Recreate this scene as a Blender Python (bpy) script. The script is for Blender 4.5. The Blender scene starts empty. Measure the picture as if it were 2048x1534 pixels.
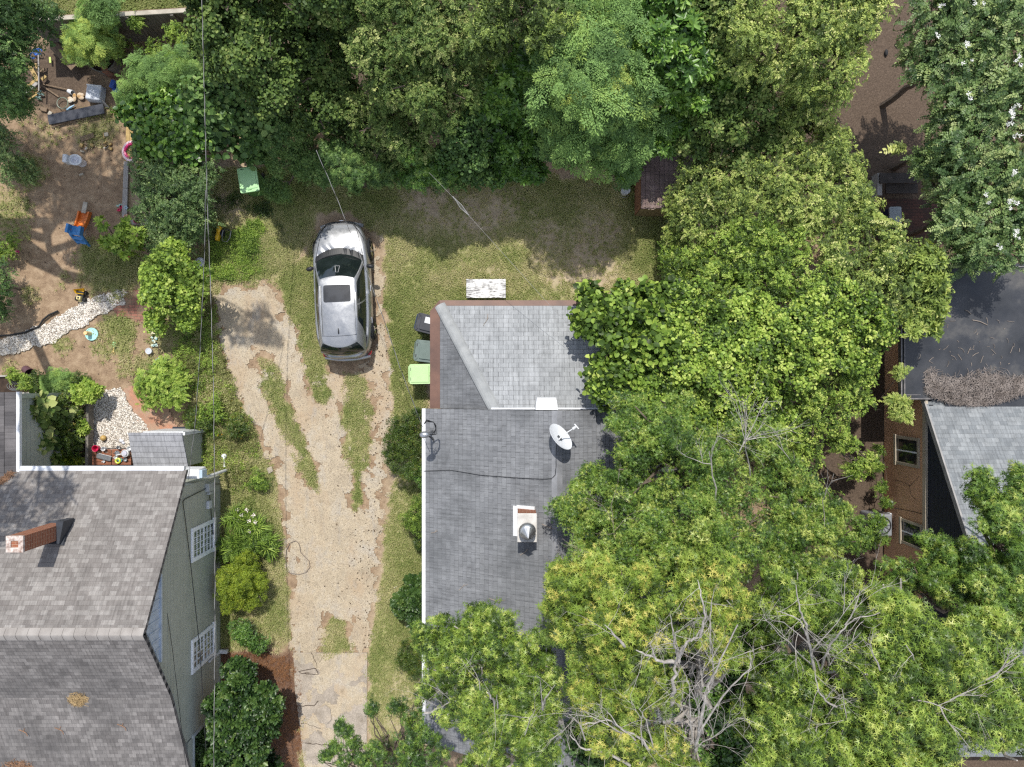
import bpy, bmesh, math, random
import numpy as np
from mathutils import Vector, Matrix, Euler
from mathutils.bvhtree import BVHTree
random.seed(11)
rng = np.random.default_rng(7)
C = bpy.context.scene.collection
R = math.radians

# ------------------------------------------------------------------ camera, sky, sun, exposure
F, H = 1420.0, 24.5          # focal length in photo pixels, drone height in metres
SUN_EL, SUN_AZ = R(60), R(0)  # sun stands towards +Y
sc = bpy.context.scene
cam = bpy.data.cameras.new('camera'); cam.sensor_width = 36; cam.lens = F / 2048 * 36
cam.clip_start = 0.1; cam.clip_end = 2000
co = bpy.data.objects.new('camera', cam); C.objects.link(co); co.location = (0, 0, H)
sc.camera = co
sun = bpy.data.lights.new('sun', 'SUN'); sun.energy = 4.2; sun.angle = R(0.5); sun.color = (1, .955, .88)
so = bpy.data.objects.new('sun', sun); C.objects.link(so); so.location = (0, 20, 40)
so.rotation_euler = (-(math.pi/2 - SUN_EL), 0, R(2.5))
wd = bpy.data.worlds.new('World'); sc.world = wd; wd.use_nodes = True
nt = wd.node_tree; nt.nodes.clear()
_o = nt.nodes.new('ShaderNodeOutputWorld'); _b = nt.nodes.new('ShaderNodeBackground')
_s = nt.nodes.new('ShaderNodeTexSky'); _s.sky_type = 'NISHITA'; _s.sun_disc = False
_s.sun_elevation = SUN_EL; _s.sun_rotation = SUN_AZ
_c = nt.nodes.new('ShaderNodeTexCoord'); _n = nt.nodes.new('ShaderNodeTexNoise')
_n.inputs['Scale'].default_value = 2.6; _n.inputs['Detail'].default_value = 7; _n.inputs['Roughness'].default_value = .55
_r = nt.nodes.new('ShaderNodeValToRGB'); _r.color_ramp.elements[0].position = .44; _r.color_ramp.elements[1].position = .62
_m = nt.nodes.new('ShaderNodeMix'); _m.data_type = 'RGBA'; _m.inputs['B'].default_value = (7.6, 7.8, 8.2, 1)
nt.links.new(_c.outputs['Generated'], _n.inputs['Vector']); nt.links.new(_n.outputs['Fac'], _r.inputs['Fac'])
nt.links.new(_r.outputs['Color'], _m.inputs['Factor']); nt.links.new(_s.outputs['Color'], _m.inputs['A'])
nt.links.new(_m.outputs['Result'], _b.inputs['Color']); nt.links.new(_b.outputs['Background'], _o.inputs['Surface'])
_b.inputs['Strength'].default_value = .15
sc.view_settings.view_transform = 'Standard'; sc.view_settings.look = 'None'
sc.view_settings.exposure = 0.25; sc.view_settings.gamma = 1
sc.render.engine = 'CYCLES'
sc.cycles.filter_width = 1.3; sc.cycles.max_bounces = 6; sc.cycles.diffuse_bounces = 3; sc.cycles.transmission_bounces = 4; sc.cycles.glossy_bounces = 3
sc.cycles.use_denoising = False; sc.cycles.caustics_reflective = False; sc.cycles.caustics_refractive = False; sc.cycles.sample_clamp_indirect = 2.5

# ------------------------------------------------------------------ helpers
def P(u, v, z=0.0):
    k = (H - z) / F
    return Vector(((u - 1024) * k, (767 - v) * k, z))
def PS(u, v, zf):                      # a point of the photo on a surface z = zf(x, y)
    z = 2.0
    for _ in range(14):
        p = P(u, v, z); z = zf(p.x, p.y)
    return P(u, v, z)

class MB:
    def __init__(s): s.v = []; s.f = []; s.uv = None
    def add(s, vs, fs):
        o = len(s.v); s.v += [tuple(q) for q in vs]; s.f += [tuple(i + o for i in q) for q in fs]; return s
    def box(s, c, d, rz=0, rx=0, ry=0, taper=1.0):
        m = Euler((rx, ry, rz)).to_matrix(); c = Vector(c); vs = []
        for z in (-.5, .5):
            t = taper if z < 0 else 1
            for x, y in ((-.5, -.5), (.5, -.5), (.5, .5), (-.5, .5)):
                vs.append(c + m @ Vector((x*d[0]*t, y*d[1]*t, z*d[2])))
        return s.add(vs, [(3,2,1,0),(4,5,6,7),(0,1,5,4),(1,2,6,5),(2,3,7,6),(3,0,4,7)])
    def prism(s, poly, z0, z1):
        n = len(poly); vs = [(p[0], p[1], z0) for p in poly] + [(p[0], p[1], z1) for p in poly]
        a = sum(poly[i][0]*poly[(i+1)%n][1]-poly[(i+1)%n][0]*poly[i][1] for i in range(n))
        fs = [tuple(range(n, 2*n)), tuple(range(n-1, -1, -1))] + [(i, (i+1)%n, (i+1)%n+n, i+n) for i in range(n)]
        if a < 0: fs = [f[::-1] for f in fs]
        return s.add(vs, fs)
    def slab(s, poly3, n, t):            # polygon in space, thickened by t along -n
        n = Vector(n); k = len(poly3); vs = [Vector(p) for p in poly3] + [Vector(p) - n*t for p in poly3]
        return s.add(vs, [tuple(range(k)), tuple(range(2*k-1, k-1, -1))] + [(i, i+k, (i+1)%k+k, (i+1)%k) for i in range(k)])
    def tube(s, pts, r, n=6, cap=True):
        pts = [Vector(p) for p in pts]; rs = r if isinstance(r, (list, tuple)) else [r]*len(pts)
        o = []; up = None
        for i, p in enumerate(pts):
            d = (pts[min(i+1, len(pts)-1)] - pts[max(i-1, 0)]); d = d.normalized() if d.length > 1e-9 else Vector((0, 0, 1))
            a = d.cross(Vector((0, 0, 1))) if abs(d.z) < .95 else d.cross(Vector((1, 0, 0)))
            if up is not None:
                a2 = up - d*up.dot(d)
                if a2.length > 1e-4: a = a2
            a.normalize(); up = a; b = d.cross(a)
            for j in range(n):
                t = 2*math.pi*j/n; o.append(p + (a*math.cos(t) + b*math.sin(t))*rs[i])
        fs = [(i*n+j, i*n+(j+1)%n, (i+1)*n+(j+1)%n, (i+1)*n+j) for i in range(len(pts)-1) for j in range(n)]
        if cap: fs += [tuple(range(n-1, -1, -1)), tuple(range((len(pts)-1)*n, len(pts)*n))]
        return s.add(o, fs)
    def lathe(s, prof, c=(0, 0, 0), n=20, axis='z', rot=None, a0=0, a1=2*math.pi):
        full = abs(a1-a0-2*math.pi) < 1e-6; m = n if full else n+1; o = []; c = Vector(c)
        for r, z in prof:
            for j in range(m):
                t = a0+(a1-a0)*j/n; q = Vector((r*math.cos(t), r*math.sin(t), z))
                if axis == 'x': q = Vector((q.z, q.x, q.y))
                if axis == 'y': q = Vector((q.x, q.z, q.y))
                if rot is not None: q = rot @ q
                o.append(c + q)
        fs = []
        for i in range(len(prof)-1):
            for j in range(n):
                j2 = (j+1) % m; fs.append((i*m+j, i*m+j2, (i+1)*m+j2, (i+1)*m+j))
        return s.add(o, fs)
    def ell(s, c, d, n=14, k=8, rz=0):
        prof = [(max(math.cos(t), 0)*1, math.sin(t)) for t in np.linspace(-math.pi/2, math.pi/2, k)]
        m = Matrix.Rotation(rz, 3, 'Z') @ Matrix.Diagonal((d[0], d[1], d[2]))
        return s.lathe(prof, c, n, rot=m)

def wloc(o):
    v = Vector((0, 0, 0))
    while o is not None: v += Vector(o.location); o = o.parent
    return v
def link(name, me, mat, parent=None):
    o = bpy.data.objects.new(name, me); C.objects.link(o)
    if mat is not None: me.materials.append(mat)
    if parent is not None: o.parent = parent
    return o
def obj(name, mb, mat, parent=None, world=False, bevel=0, smooth=False, seg=2):
    off = wloc(parent) if (world and parent is not None) else Vector((0, 0, 0))
    me = bpy.data.meshes.new(name)
    me.from_pydata([(x-off.x, y-off.y, z-off.z) for x, y, z in mb.v], [], mb.f); me.validate(); me.update()
    if mb.uv is not None:
        l = me.uv_layers.new(name='UVMap')
        for i, lp in enumerate(me.loops): l.data[i].uv = mb.uv[lp.vertex_index]
    if smooth:
        me.polygons.foreach_set('use_smooth', [True]*len(me.polygons))
        me.set_sharp_from_angle(angle=R(40))
    o = link(name, me, mat, parent)
    if bevel:
        b = o.modifiers.new('bevel', 'BEVEL'); b.width = bevel; b.segments = seg; b.limit_method = 'ANGLE'; b.angle_limit = R(40)
    return o
def tag(o, label, cat, group=None, kind=None):
    o['label'] = label; o['category'] = cat
    if group: o['group'] = group
    if kind: o['kind'] = kind
    return o
def thing(name, label, cat, loc=(0, 0, 0), rz=0, group=None):
    o = bpy.data.objects.new(name, None); C.objects.link(o); o.location = loc; o.rotation_euler = (0, 0, rz)
    o.empty_display_size = .2
    return tag(o, label, cat, group)
def struct(o, label=None):
    o['kind'] = 'structure'
    if label: o['label'] = label
    return o
def dup(root, loc, rz, label, group=None):
    r = root.copy(); C.objects.link(r); r.location = loc; r.rotation_euler = (0, 0, rz); r['label'] = label
    if group: r['group'] = group
    for ch in list(root.children):
        c = ch.copy(); C.objects.link(c); c.parent = r
        for g in ch.children:
            d = g.copy(); C.objects.link(d); d.parent = c
    return r

# smooth value noise in numpy
def vnoise(x, y, s, seed=0, octv=3):
    out = np.zeros_like(x); amp = 1; tot = 0
    for o in range(octv):
        g = np.random.default_rng(seed*17+o).random((256, 256)); X = x/s*2**o+1000; Y = y/s*2**o+1000
        xi = np.floor(X).astype(int); yi = np.floor(Y).astype(int); fx = X-xi; fy = Y-yi
        fx = fx*fx*(3-2*fx); fy = fy*fy*(3-2*fy)
        a = g[xi % 256, yi % 256]; b = g[(xi+1) % 256, yi % 256]; c = g[xi % 256, (yi+1) % 256]; d = g[(xi+1) % 256, (yi+1) % 256]
        out += amp*((a*(1-fx)+b*fx)*(1-fy)+(c*(1-fx)+d*fx)*fy); tot += amp; amp *= .5
    return out/tot
def inpoly(x, y, poly):
    r = np.zeros(x.shape, bool); n = len(poly)
    for i in range(n):
        x0, y0 = poly[i]; x1, y1 = poly[(i+1) % n]
        if y0 == y1: continue
        c = ((y0 > y) != (y1 > y)) & (x < (x1-x0)*(y-y0)/(y1-y0)+x0); r ^= c
    return r
def pxy(poly): return [tuple(P(u, v).xy) for u, v in poly]
def sd(x, y, poly):                     # signed distance, positive inside
    d = np.full(x.shape, 1e9); n = len(poly)
    for i in range(n):
        ax, ay = poly[i]; bx, by = poly[(i+1) % n]; ex, ey = bx-ax, by-ay
        t = np.clip(((x-ax)*ex+(y-ay)*ey)/max(ex*ex+ey*ey, 1e-9), 0, 1)
        d = np.minimum(d, np.hypot(x-ax-t*ex, y-ay-t*ey))
    return np.where(inpoly(x, y, poly), d, -d)

# ------------------------------------------------------------------ materials
class NT:
    def __init__(s, name):
        s.m = bpy.data.materials.new(name); s.m.use_nodes = True; s.t = s.m.node_tree; s.n = s.t.nodes
        s.b = s.n['Principled BSDF']; s.out = s.n['Material Output']; s.tc = s.n.new('ShaderNodeTexCoord')
    def l(s, a, b): s.t.links.new(a, b)
    def noise(s, scale, detail=4, rough=.55, coord='Object', vec=None, dist=0):
        n = s.n.new('ShaderNodeTexNoise'); n.inputs['Scale'].default_value = scale; n.inputs['Detail'].default_value = detail
        n.inputs['Roughness'].default_value = rough; n.inputs['Distortion'].default_value = dist
        s.l(vec if vec is not None else s.tc.outputs[coord], n.inputs['Vector']); return n.outputs['Fac']
    def ramp(s, fac, stops):
        r = s.n.new('ShaderNodeValToRGB'); e = r.color_ramp.elements
        while len(e) < len(stops): e.new(.5)
        for q, (p, c) in zip(e, stops):
            q.position = p; q.color = (*c, 1) if not isinstance(c, (int, float)) else (c, c, c, 1)
        s.l(fac, r.inputs['Fac']); return r.outputs['Color']
    def mix(s, fac, a, b, mode='MIX'):
        m = s.n.new('ShaderNodeMix'); m.data_type = 'RGBA'; m.blend_type = mode
        for k, q in (('Factor', fac), ('A', a), ('B', b)):
            if isinstance(q, tuple): m.inputs[k].default_value = (*q, 1)
            elif isinstance(q, (int, float)): m.inputs[k].default_value = q
            else: s.l(q, m.inputs[k])
        return m.outputs['Result']
    def math(s, op, a, b=0.0):
        m = s.n.new('ShaderNodeMath'); m.operation = op
        for i, q in enumerate((a, b)):
            if isinstance(q, (int, float)): m.inputs[i].default_value = q
            else: s.l(q, m.inputs[i])
        return m.outputs[0]
    def attr(s, name):
        a = s.n.new('ShaderNodeAttribute'); a.attribute_name = name; return a.outputs['Fac']
    def bump(s, h, strength=.4, dist=.02):
        b = s.n.new('ShaderNodeBump'); b.inputs['Strength'].default_value = strength; b.inputs['Distance'].default_value = dist
        s.l(h, b.inputs['Height']); s.l(b.outputs['Normal'], s.b.inputs['Normal'])
    def mapping(s, scale, coord='Object', rot=(0, 0, 0), loc=(0, 0, 0)):
        m = s.n.new('ShaderNodeMapping'); m.inputs['Scale'].default_value = scale; m.inputs['Rotation'].default_value = rot
        m.inputs['Location'].default_value = loc; s.l(s.tc.outputs[coord], m.inputs['Vector']); return m.outputs['Vector']
    def set(s, col=None, rough=None, metal=None, spec=None):
        for k, q in (('Base Color', col), ('Roughness', rough), ('Metallic', metal), ('Specular IOR Level', spec)):
            if q is None: continue
            if isinstance(q, tuple): s.b.inputs[k].default_value = (*q, 1)
            elif isinstance(q, (int, float)): s.b.inputs[k].default_value = q
            else: s.l(q, s.b.inputs[k])
        return s.m

def pm(name, c1, c2=None, scale=6, rough=.6, bump=.15, metal=0, spec=.4, detail=6, bscale=None, stretch=None):
    t = NT(name); c2 = c2 or tuple(x*.72 for x in c1)
    vec = t.mapping(stretch) if stretch else None
    n = t.noise(scale, detail, vec=vec)
    col = t.ramp(n, [(.32, c2), (.66, c1)])
    if bump: t.bump(t.noise(bscale or scale*6, 4, vec=vec), bump, .01)
    return t.set(col, rough, metal, spec)

def shingle_mat(name, c1, c2, stain, w=.3, h=.14, mortar=.004, bias=0.0, stain_lo=.45, stain_hi=.7, gap=(.03, .03, .033), big=None):
    t = NT(name); vec = t.tc.outputs['UV']
    b = t.n.new('ShaderNodeTexBrick'); b.offset = .5
    for k, q in (('Scale', 1), ('Mortar Size', mortar), ('Mortar Smooth', .1), ('Bias', bias), ('Brick Width', w), ('Row Height', h)): b.inputs[k].default_value = q
    b.inputs['Color1'].default_value = (*c1, 1); b.inputs['Color2'].default_value = (*c2, 1); b.inputs['Mortar'].default_value = (*gap, 1)
    t.l(vec, b.inputs['Vector'])
    n = t.noise(.55, 7, .62, vec=vec); f = t.ramp(n, [(stain_lo, 0.0), (stain_hi, 1.0)])
    col = t.mix(t.math('MULTIPLY', f, .75), b.outputs['Color'], stain)
    g = t.noise(85, 3, .6, vec=vec); col = t.mix(.55, col, t.ramp(g, [(.3, .28), (.7, .78)]), 'OVERLAY')
    st = t.noise(3.0, 5, .6, vec=t.mapping((6, .35, 1), 'UV')); col = t.mix(.5, col, t.ramp(st, [(.33, .3), (.65, .64)]), 'OVERLAY'); bl = t.noise(1.7, 6, .7, vec=vec, dist=.6); col = t.mix(.45, col, t.ramp(bl, [(.36, .3), (.6, .58)]), 'OVERLAY')
    t.bump(g, .25, .004)
    return t.set(col, .92, 0, .15)

def brick_mat(name, c1, c2, mortar, w=.2, h=.067, scale=1, coord='Object', rough=.85, rot=(0, 0, 0), ms=.012, dirt=None):
    t = NT(name); vec = t.mapping((1, 1, 1), coord, rot)
    b = t.n.new('ShaderNodeTexBrick')
    for k, q in (('Scale', scale), ('Mortar Size', ms), ('Mortar Smooth', .2), ('Brick Width', w), ('Row Height', h)): b.inputs[k].default_value = q
    b.inputs['Color1'].default_value = (*c1, 1); b.inputs['Color2'].default_value = (*c2, 1); b.inputs['Mortar'].default_value = (*mortar, 1)
    t.l(vec, b.inputs['Vector']); col = b.outputs['Color']
    if dirt: col = t.mix(t.math('MULTIPLY', t.ramp(t.noise(2.2, 7, .65), [(.42, 0.0), (.62, 1.0)]), .9), col, dirt)
    col = t.mix(.4, col, t.ramp(t.noise(40, 4), [(.3, .3), (.7, .75)]), 'OVERLAY')
    t.bump(b.outputs['Fac'], -.5, .01)
    return t.set(col, rough, 0, .2)

def leaf_mat(name, stops, rough=.5, spec=.35, trans=.28, tcol=None):
    t = NT(name); col = t.ramp(t.attr('tint'), [(p, c) for p, c in stops])
    t.set(col, rough, 0, spec)
    tr = t.n.new('ShaderNodeBsdfTranslucent'); t.l(t.mix(1.0, col, tcol or (1.0, 1.0, .45), 'MULTIPLY'), tr.inputs['Color'])
    a = t.n.new('ShaderNodeMixShader'); a.inputs[0].default_value = trans
    t.l(t.b.outputs[0], a.inputs[1]); t.l(tr.outputs[0], a.inputs[2]); t.l(a.outputs[0], t.out.inputs['Surface'])
    return t.m

M = {}
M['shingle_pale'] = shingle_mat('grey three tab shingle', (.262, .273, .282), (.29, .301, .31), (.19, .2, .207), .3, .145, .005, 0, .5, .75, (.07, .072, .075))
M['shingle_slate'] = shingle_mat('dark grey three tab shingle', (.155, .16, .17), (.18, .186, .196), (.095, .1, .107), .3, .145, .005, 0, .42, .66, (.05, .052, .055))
M['shingle_west'] = shingle_mat('weathered grey shingle', (.165, .17, .18), (.2, .206, .216), (.1, .105, .111), .3, .145, .005, 0, .42, .68, (.06, .062, .066))
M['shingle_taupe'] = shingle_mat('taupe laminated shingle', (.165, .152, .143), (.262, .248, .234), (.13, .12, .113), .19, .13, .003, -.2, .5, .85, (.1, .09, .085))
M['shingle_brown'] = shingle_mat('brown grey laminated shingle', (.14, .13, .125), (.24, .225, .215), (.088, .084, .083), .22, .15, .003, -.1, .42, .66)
M['shingle_wing'] = shingle_mat('charcoal laminated shingle', (.085, .08, .082), (.16, .15, .15), (.06, .058, .06), .4, .3, .004, -.1, .45, .7)
M['shingle_blue'] = shingle_mat('blue grey laminated shingle', (.165, .178, .188), (.25, .263, .27), (.145, .156, .163), .22, .14, .004, -.1, .5, .85, (.1, .105, .11))
M['shingle_locker'] = shingle_mat('lilac grey shingle', (.31, .315, .335), (.345, .35, .37), (.27, .275, .29), .3, .2, .005, 0, .55, .85, (.18, .18, .19))
M['sage'] = pm('sage siding paint', (.40, .415, .355), (.355, .37, .315), 2.5, .7, 0)
M['sage_dark'] = pm('sage groove paint', (.2, .215, .175), None, 4, .8, 0)
M['white'] = pm('white trim paint', (.66, .67, .68), (.54, .55, .56), 5, .5, .04)
M['frame_white'] = pm('white window paint', (.84, .86, .9), (.76, .78, .82), 5, .5, 0)
M['alu'] = pm('white aluminium gutter', (.66, .68, .71), (.5, .52, .55), 2, .42, .03, 0, .5)
M['pale_blue'] = pm('pale blue gable board', (.5, .56, .64), (.36, .42, .5), 5, .6, .05)
M['tan'] = pm('tan siding paint', (.68, .395, .235), (.55, .32, .19), 2, .7, 0)
M['tan_dark'] = pm('tan groove', (.2, .1, .055), None, 4, .8, 0)
M['navy'] = pm('navy siding paint', (.02, .027, .042), (.014, .019, .03), 3, .6, 0)
M['navy_dark'] = pm('navy groove', (.006, .008, .012), None, 4, .7, 0)
M['beige'] = pm('beige trim board', (.42, .36, .28), (.34, .29, .22), 4, .6, .05)
M['brown_metal'] = pm('brown gutter cover', (.16, .085, .06), (.095, .052, .04), 1.6, .55, .08, 0, .4, 8, 20, (1, 1, 1))
M['black_roof'] = None
M['wood_new'] = pm('fresh yellow timber', (.42, .3, .12), (.3, .2, .075), 5, .7, .1, stretch=(1, 6, 6))
M['wood_grey'] = pm('weathered grey board', (.36, .34, .32), (.25, .235, .22), 5, .8, .15, stretch=(6, 1, 6))
M['wood_old'] = pm('old brown board', (.2, .14, .09), (.11, .078, .05), 4, .8, .15, stretch=(6, 1, 6))
M['wood_fence'] = pm('silver grey fence board', (.2, .18, .155), (.12, .11, .095), 3, .85, .15, stretch=(8, 8, 1))
M['wood_cap'] = pm('pale fence cap', (.44, .4, .33), (.3, .27, .22), 4, .8, .1)
M['wood_red'] = pm('rust red stained board', (.27, .105, .055), (.17, .065, .035), 4, .7, .1)
M['wood_dark'] = pm('dark stained deck', (.055, .045, .04), (.03, .025, .022), 4, .8, .15)
M['cedar'] = pm('reddish shed board', (.24, .12, .06), (.13, .05, .025), 2.5, .75, .15, stretch=(6, 6, 1))
M['olive_wood'] = pm('mossy shed board', (.2, .16, .08), (.13, .09, .04), 3, .8, .15, stretch=(6, 6, 1))
M['soil'] = pm('garden soil', (.055, .035, .025), (.025, .016, .012), 7, .95, .5)
M['rubber'] = pm('tyre rubber', (.02, .02, .021), (.012, .012, .013), 20, .75, .1)
M['black'] = pm('black plastic', (.022, .023, .026), (.014, .015, .017), 12, .45, .05)
M['chrome'] = pm('bright metal', (.7, .7, .7), (.6, .6, .6), 8, .22, .02, 1)
M['steel'] = pm('dull steel', (.5, .51, .52), (.36, .37, .38), 6, .38, .05, .9)
M['bark'] = pm('grey brown bark', (.16, .125, .095), (.075, .058, .045), 8, .9, .5, bscale=18)
M['bark_pale'] = pm('pale grey bark', (.42, .39, .36), (.24, .22, .2), 7, .85, .4, bscale=20)
M['twig'] = pm('dry twig', (.36, .3, .25), (.2, .165, .135), 9, .9, .2)
M['concrete'] = None
# ------------------------------------------------------------------ ground and what lies on it
DRIVE = pxy([(436,590),(446,566),(468,572),(490,556),(508,566),(528,556),(552,588),(590,640),(612,690),(640,735),(700,745),(745,720),(752,640),(742,545),(738,480),(752,485),(766,560),(770,640),(776,720),(782,800),(779,900),(772,1000),(762,1100),(750,1200),(738,1312),(586,1312),(580,1200),(571,1090),(562,1010),(546,940),(521,870),(482,800),(446,720),(431,640)])
STRIPS = [pxy(q) for q in (
    [(520,720),(548,735),(580,810),(606,870),(628,930),(636,985),(612,960),(590,900),(560,840),(530,775)],
    [(608,705),(632,725),(656,770),(652,812),(634,790),(615,745)],
    [(690,748),(738,750),(744,830),(736,900),(728,950),(722,1010),(708,1010),(700,930),(690,850),(684,790)],
    [(652,1305),(655,1270),(668,1240),(690,1250),(700,1305)],
    [(560,560),(640,480),(650,720),(622,720),(585,640)])]
PATH = pxy([(-30,684),(40,664),(95,640),(128,620),(160,600),(205,586),(238,578),(258,584),(250,606),(226,620),(190,640),(150,663),(100,690),(40,708),(-30,716)])
BRICK = pxy([(246,578),(290,580),(312,606),(322,660),(300,655),(270,640),(236,632),(226,620)])
PEB = pxy([(188,800),(215,782),(240,778),(262,812),(288,850),(300,884),(262,900),(184,900)])
BRICK2 = pxy([(243,780),(262,772),(292,778),(330,810),(350,845),(362,866),(292,872),(262,815)])
SLAB = pxy([(587,1305),(735,1305),(734,1420),(734,1560),(612,1560),(598,1440),(590,1380)])
LAWN = pxy([(425,330),(640,330),(960,355),(1340,355),(1345,640),(860,640),(850,1580),(735,1580),(737,1305),(781,1000),(784,760),(765,480),(700,420),(640,430),(600,520),(520,560),(430,556),(405,430)])
VERGE = pxy([(420,540),(430,640),(446,720),(482,800),(521,870),(546,940),(562,1010),(571,1090),(580,1200),(588,1305),(605,1400),(615,1560),(400,1560),(430,960),(385,950),(385,830),(350,760),(340,640),(400,560)])
BACK = pxy([(-200,-400),(1200,-400),(1200,18),(380,24),(60,42),(-200,60)])
MULCH = pxy([(520,1300),(585,1300),(600,1380),(604,1480),(590,1560),(430,1560),(440,1300)])
RDIRT = pxy([(1600,-60),(2200,-60),(2200,1600),(1500,1600),(1560,900),(1640,560)])
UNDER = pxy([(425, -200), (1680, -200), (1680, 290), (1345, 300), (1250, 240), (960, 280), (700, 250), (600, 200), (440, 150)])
BED = pxy([(-60,752),(134,752),(134,786),(-60,786)])
BED2 = pxy([(40,795),(178,795),(178,940),(40,940)])

def zones(x, y):
    n1 = vnoise(x, y, 1.3, 1, 4); n2 = vnoise(x, y, .45, 2, 3); n3 = vnoise(x, y, 3.0, 3, 3)
    soft = lambda p, w=.25: np.clip(sd(x, y, p)/w+.5+(n2-.5)*1.6, 0, 1)
    g = soft(LAWN)*(.55+.5*n3+.7*(n1-.5))
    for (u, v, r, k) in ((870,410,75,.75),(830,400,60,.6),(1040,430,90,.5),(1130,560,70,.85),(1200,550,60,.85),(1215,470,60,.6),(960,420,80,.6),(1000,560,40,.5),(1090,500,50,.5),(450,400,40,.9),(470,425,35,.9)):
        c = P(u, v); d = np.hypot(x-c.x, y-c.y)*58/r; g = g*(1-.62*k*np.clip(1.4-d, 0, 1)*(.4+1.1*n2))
    for (u0, u1, v0, v1) in ((735, 860, 820, 1560),):
        a = P(u0, v1); b = P(u1, v0); inn = (x > a.x) & (x < b.x) & (y > a.y) & (y < b.y)
        g = np.where(inn, g*.85, g)
    ver = soft(VERGE)*(.3+.75*n1); g = np.maximum(g, ver)
    for s in STRIPS: g = np.maximum(g, np.clip(sd(x, y, s)/.3+.75+(n2-.5)*2.0, 0, 1)*(.45+.7*n1))
    for (u, v, r, k) in ((230,530,55,.95),(190,515,40,.8),(240,560,40,.8),(215,545,60,.7),(235,660,40,.75),(240,690,30,.7),(20,420,55,.5),(205,700,28,.5),(90,250,50,.5),(190,245,55,.6),(60,345,45,.55),(35,470,35,.4),(120,560,30,.3),(60,590,25,.5),(330,680,40,.6),(300,745,45,.6),(95,205,40,.6),(440,540,60,.9),(500,500,80,.9),(130,690,25,.5),(20,730,25,.4),(250,735,28,.5)):
        c = P(u, v); d = np.hypot(x-c.x, y-c.y)*58/r; g = np.maximum(g, k*np.clip(1.5-d*1.1, 0, 1)*(.5+.9*n2))
    g = np.maximum(g, soft(BACK)*1.2)
    mul = soft(MULCH, .4)*(.5+.8*n1)
    dark = soft(RDIRT, .5)*(.75+.4*n1)
    dark = np.maximum(dark, soft(BED, .1)); dark = np.maximum(dark, soft(BED2, .1))
    dark = np.maximum(dark, soft(UNDER, .6)*1.0)  # darker ground colour under the tree line stands in for canopy shade
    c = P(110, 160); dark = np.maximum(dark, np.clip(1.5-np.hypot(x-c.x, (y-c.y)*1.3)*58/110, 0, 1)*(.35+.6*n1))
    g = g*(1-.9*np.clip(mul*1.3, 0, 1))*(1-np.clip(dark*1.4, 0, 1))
    for p in (DRIVE,):
        ind = np.clip(sd(x, y, p)/.2+.5, 0, 1)
        st = np.zeros_like(x)
        for s in STRIPS: st = np.maximum(st, np.clip(sd(x, y, s)/.4+.8, 0, 1))
        g = np.where(ind > .5, np.minimum(g, .02+1.5*np.clip(vnoise(x, y, .9, 77, 4)-.56, 0, 1)+np.clip(.45-sd(x, y, p), 0, .45)*.9*n2+st*1.2), g)
    return np.clip(g, 0, 1.2), np.clip(mul, 0, 1), np.clip(dark, 0, 1)

def ground_mat():
    t = NT('ground'); n1 = t.noise(3.5, 8, .65); n2 = t.noise(28, 5, .7); n3 = t.noise(.5, 4)
    dirt = t.ramp(n1, [(.3, (.15, .098, .064)), (.5, (.25, .172, .112)), (.7, (.37, .275, .185))])
    dirt = t.mix(t.math('MULTIPLY', t.attr('lawn'), .8), dirt, t.ramp(n1, [(.3, (.3, .24, .165)), (.6, (.46, .385, .275)), (.75, (.52, .45, .34))]))
    dirt = t.mix(t.ramp(t.noise(55, 4, .7), [(.5, 0.0), (.66, .85)]), dirt, (.44, .34, .22))
    dirt = t.mix(t.ramp(t.noise(24, 5, .75), [(.30, .8), (.42, 0.0)]), dirt, (.075, .048, .03))
    gr = t.ramp(t.noise(7, 6, .7), [(.3, (.14, .165, .055)), (.5, (.25, .265, .1)), (.68, (.4, .35, .2))])
    gr = t.mix(t.ramp(n2, [(.52, 0.0), (.72, .7)]), gr, (.3, .25, .14))
    f = t.math('ADD', t.attr('grass'), t.math('MULTIPLY', t.math('SUBTRACT', n2, .5), 1.1))
    col = t.mix(t.ramp(f, [(.3, 0.0), (.62, 1.0)]), dirt, gr)
    mu = t.ramp(t.noise(30, 5, .7), [(.32, (.055, .033, .023)), (.55, (.155, .088, .058)), (.72, (.28, .19, .13))])
    col = t.mix(t.ramp(t.math('ADD', t.attr('mulch'), t.math('MULTIPLY', t.math('SUBTRACT', n2, .5), .8)), [(.3, 0.0), (.6, 1.0)]), col, mu)
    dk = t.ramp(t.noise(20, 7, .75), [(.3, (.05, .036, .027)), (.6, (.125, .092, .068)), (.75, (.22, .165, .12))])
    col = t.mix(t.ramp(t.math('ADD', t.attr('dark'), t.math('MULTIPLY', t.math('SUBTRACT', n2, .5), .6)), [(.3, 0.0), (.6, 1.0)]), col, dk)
    t.bump(t.math('ADD', n2, t.math('MULTIPLY', n1, 1.5)), .6, .03)
    return t.set(col, .95, 0, .15)

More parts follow.
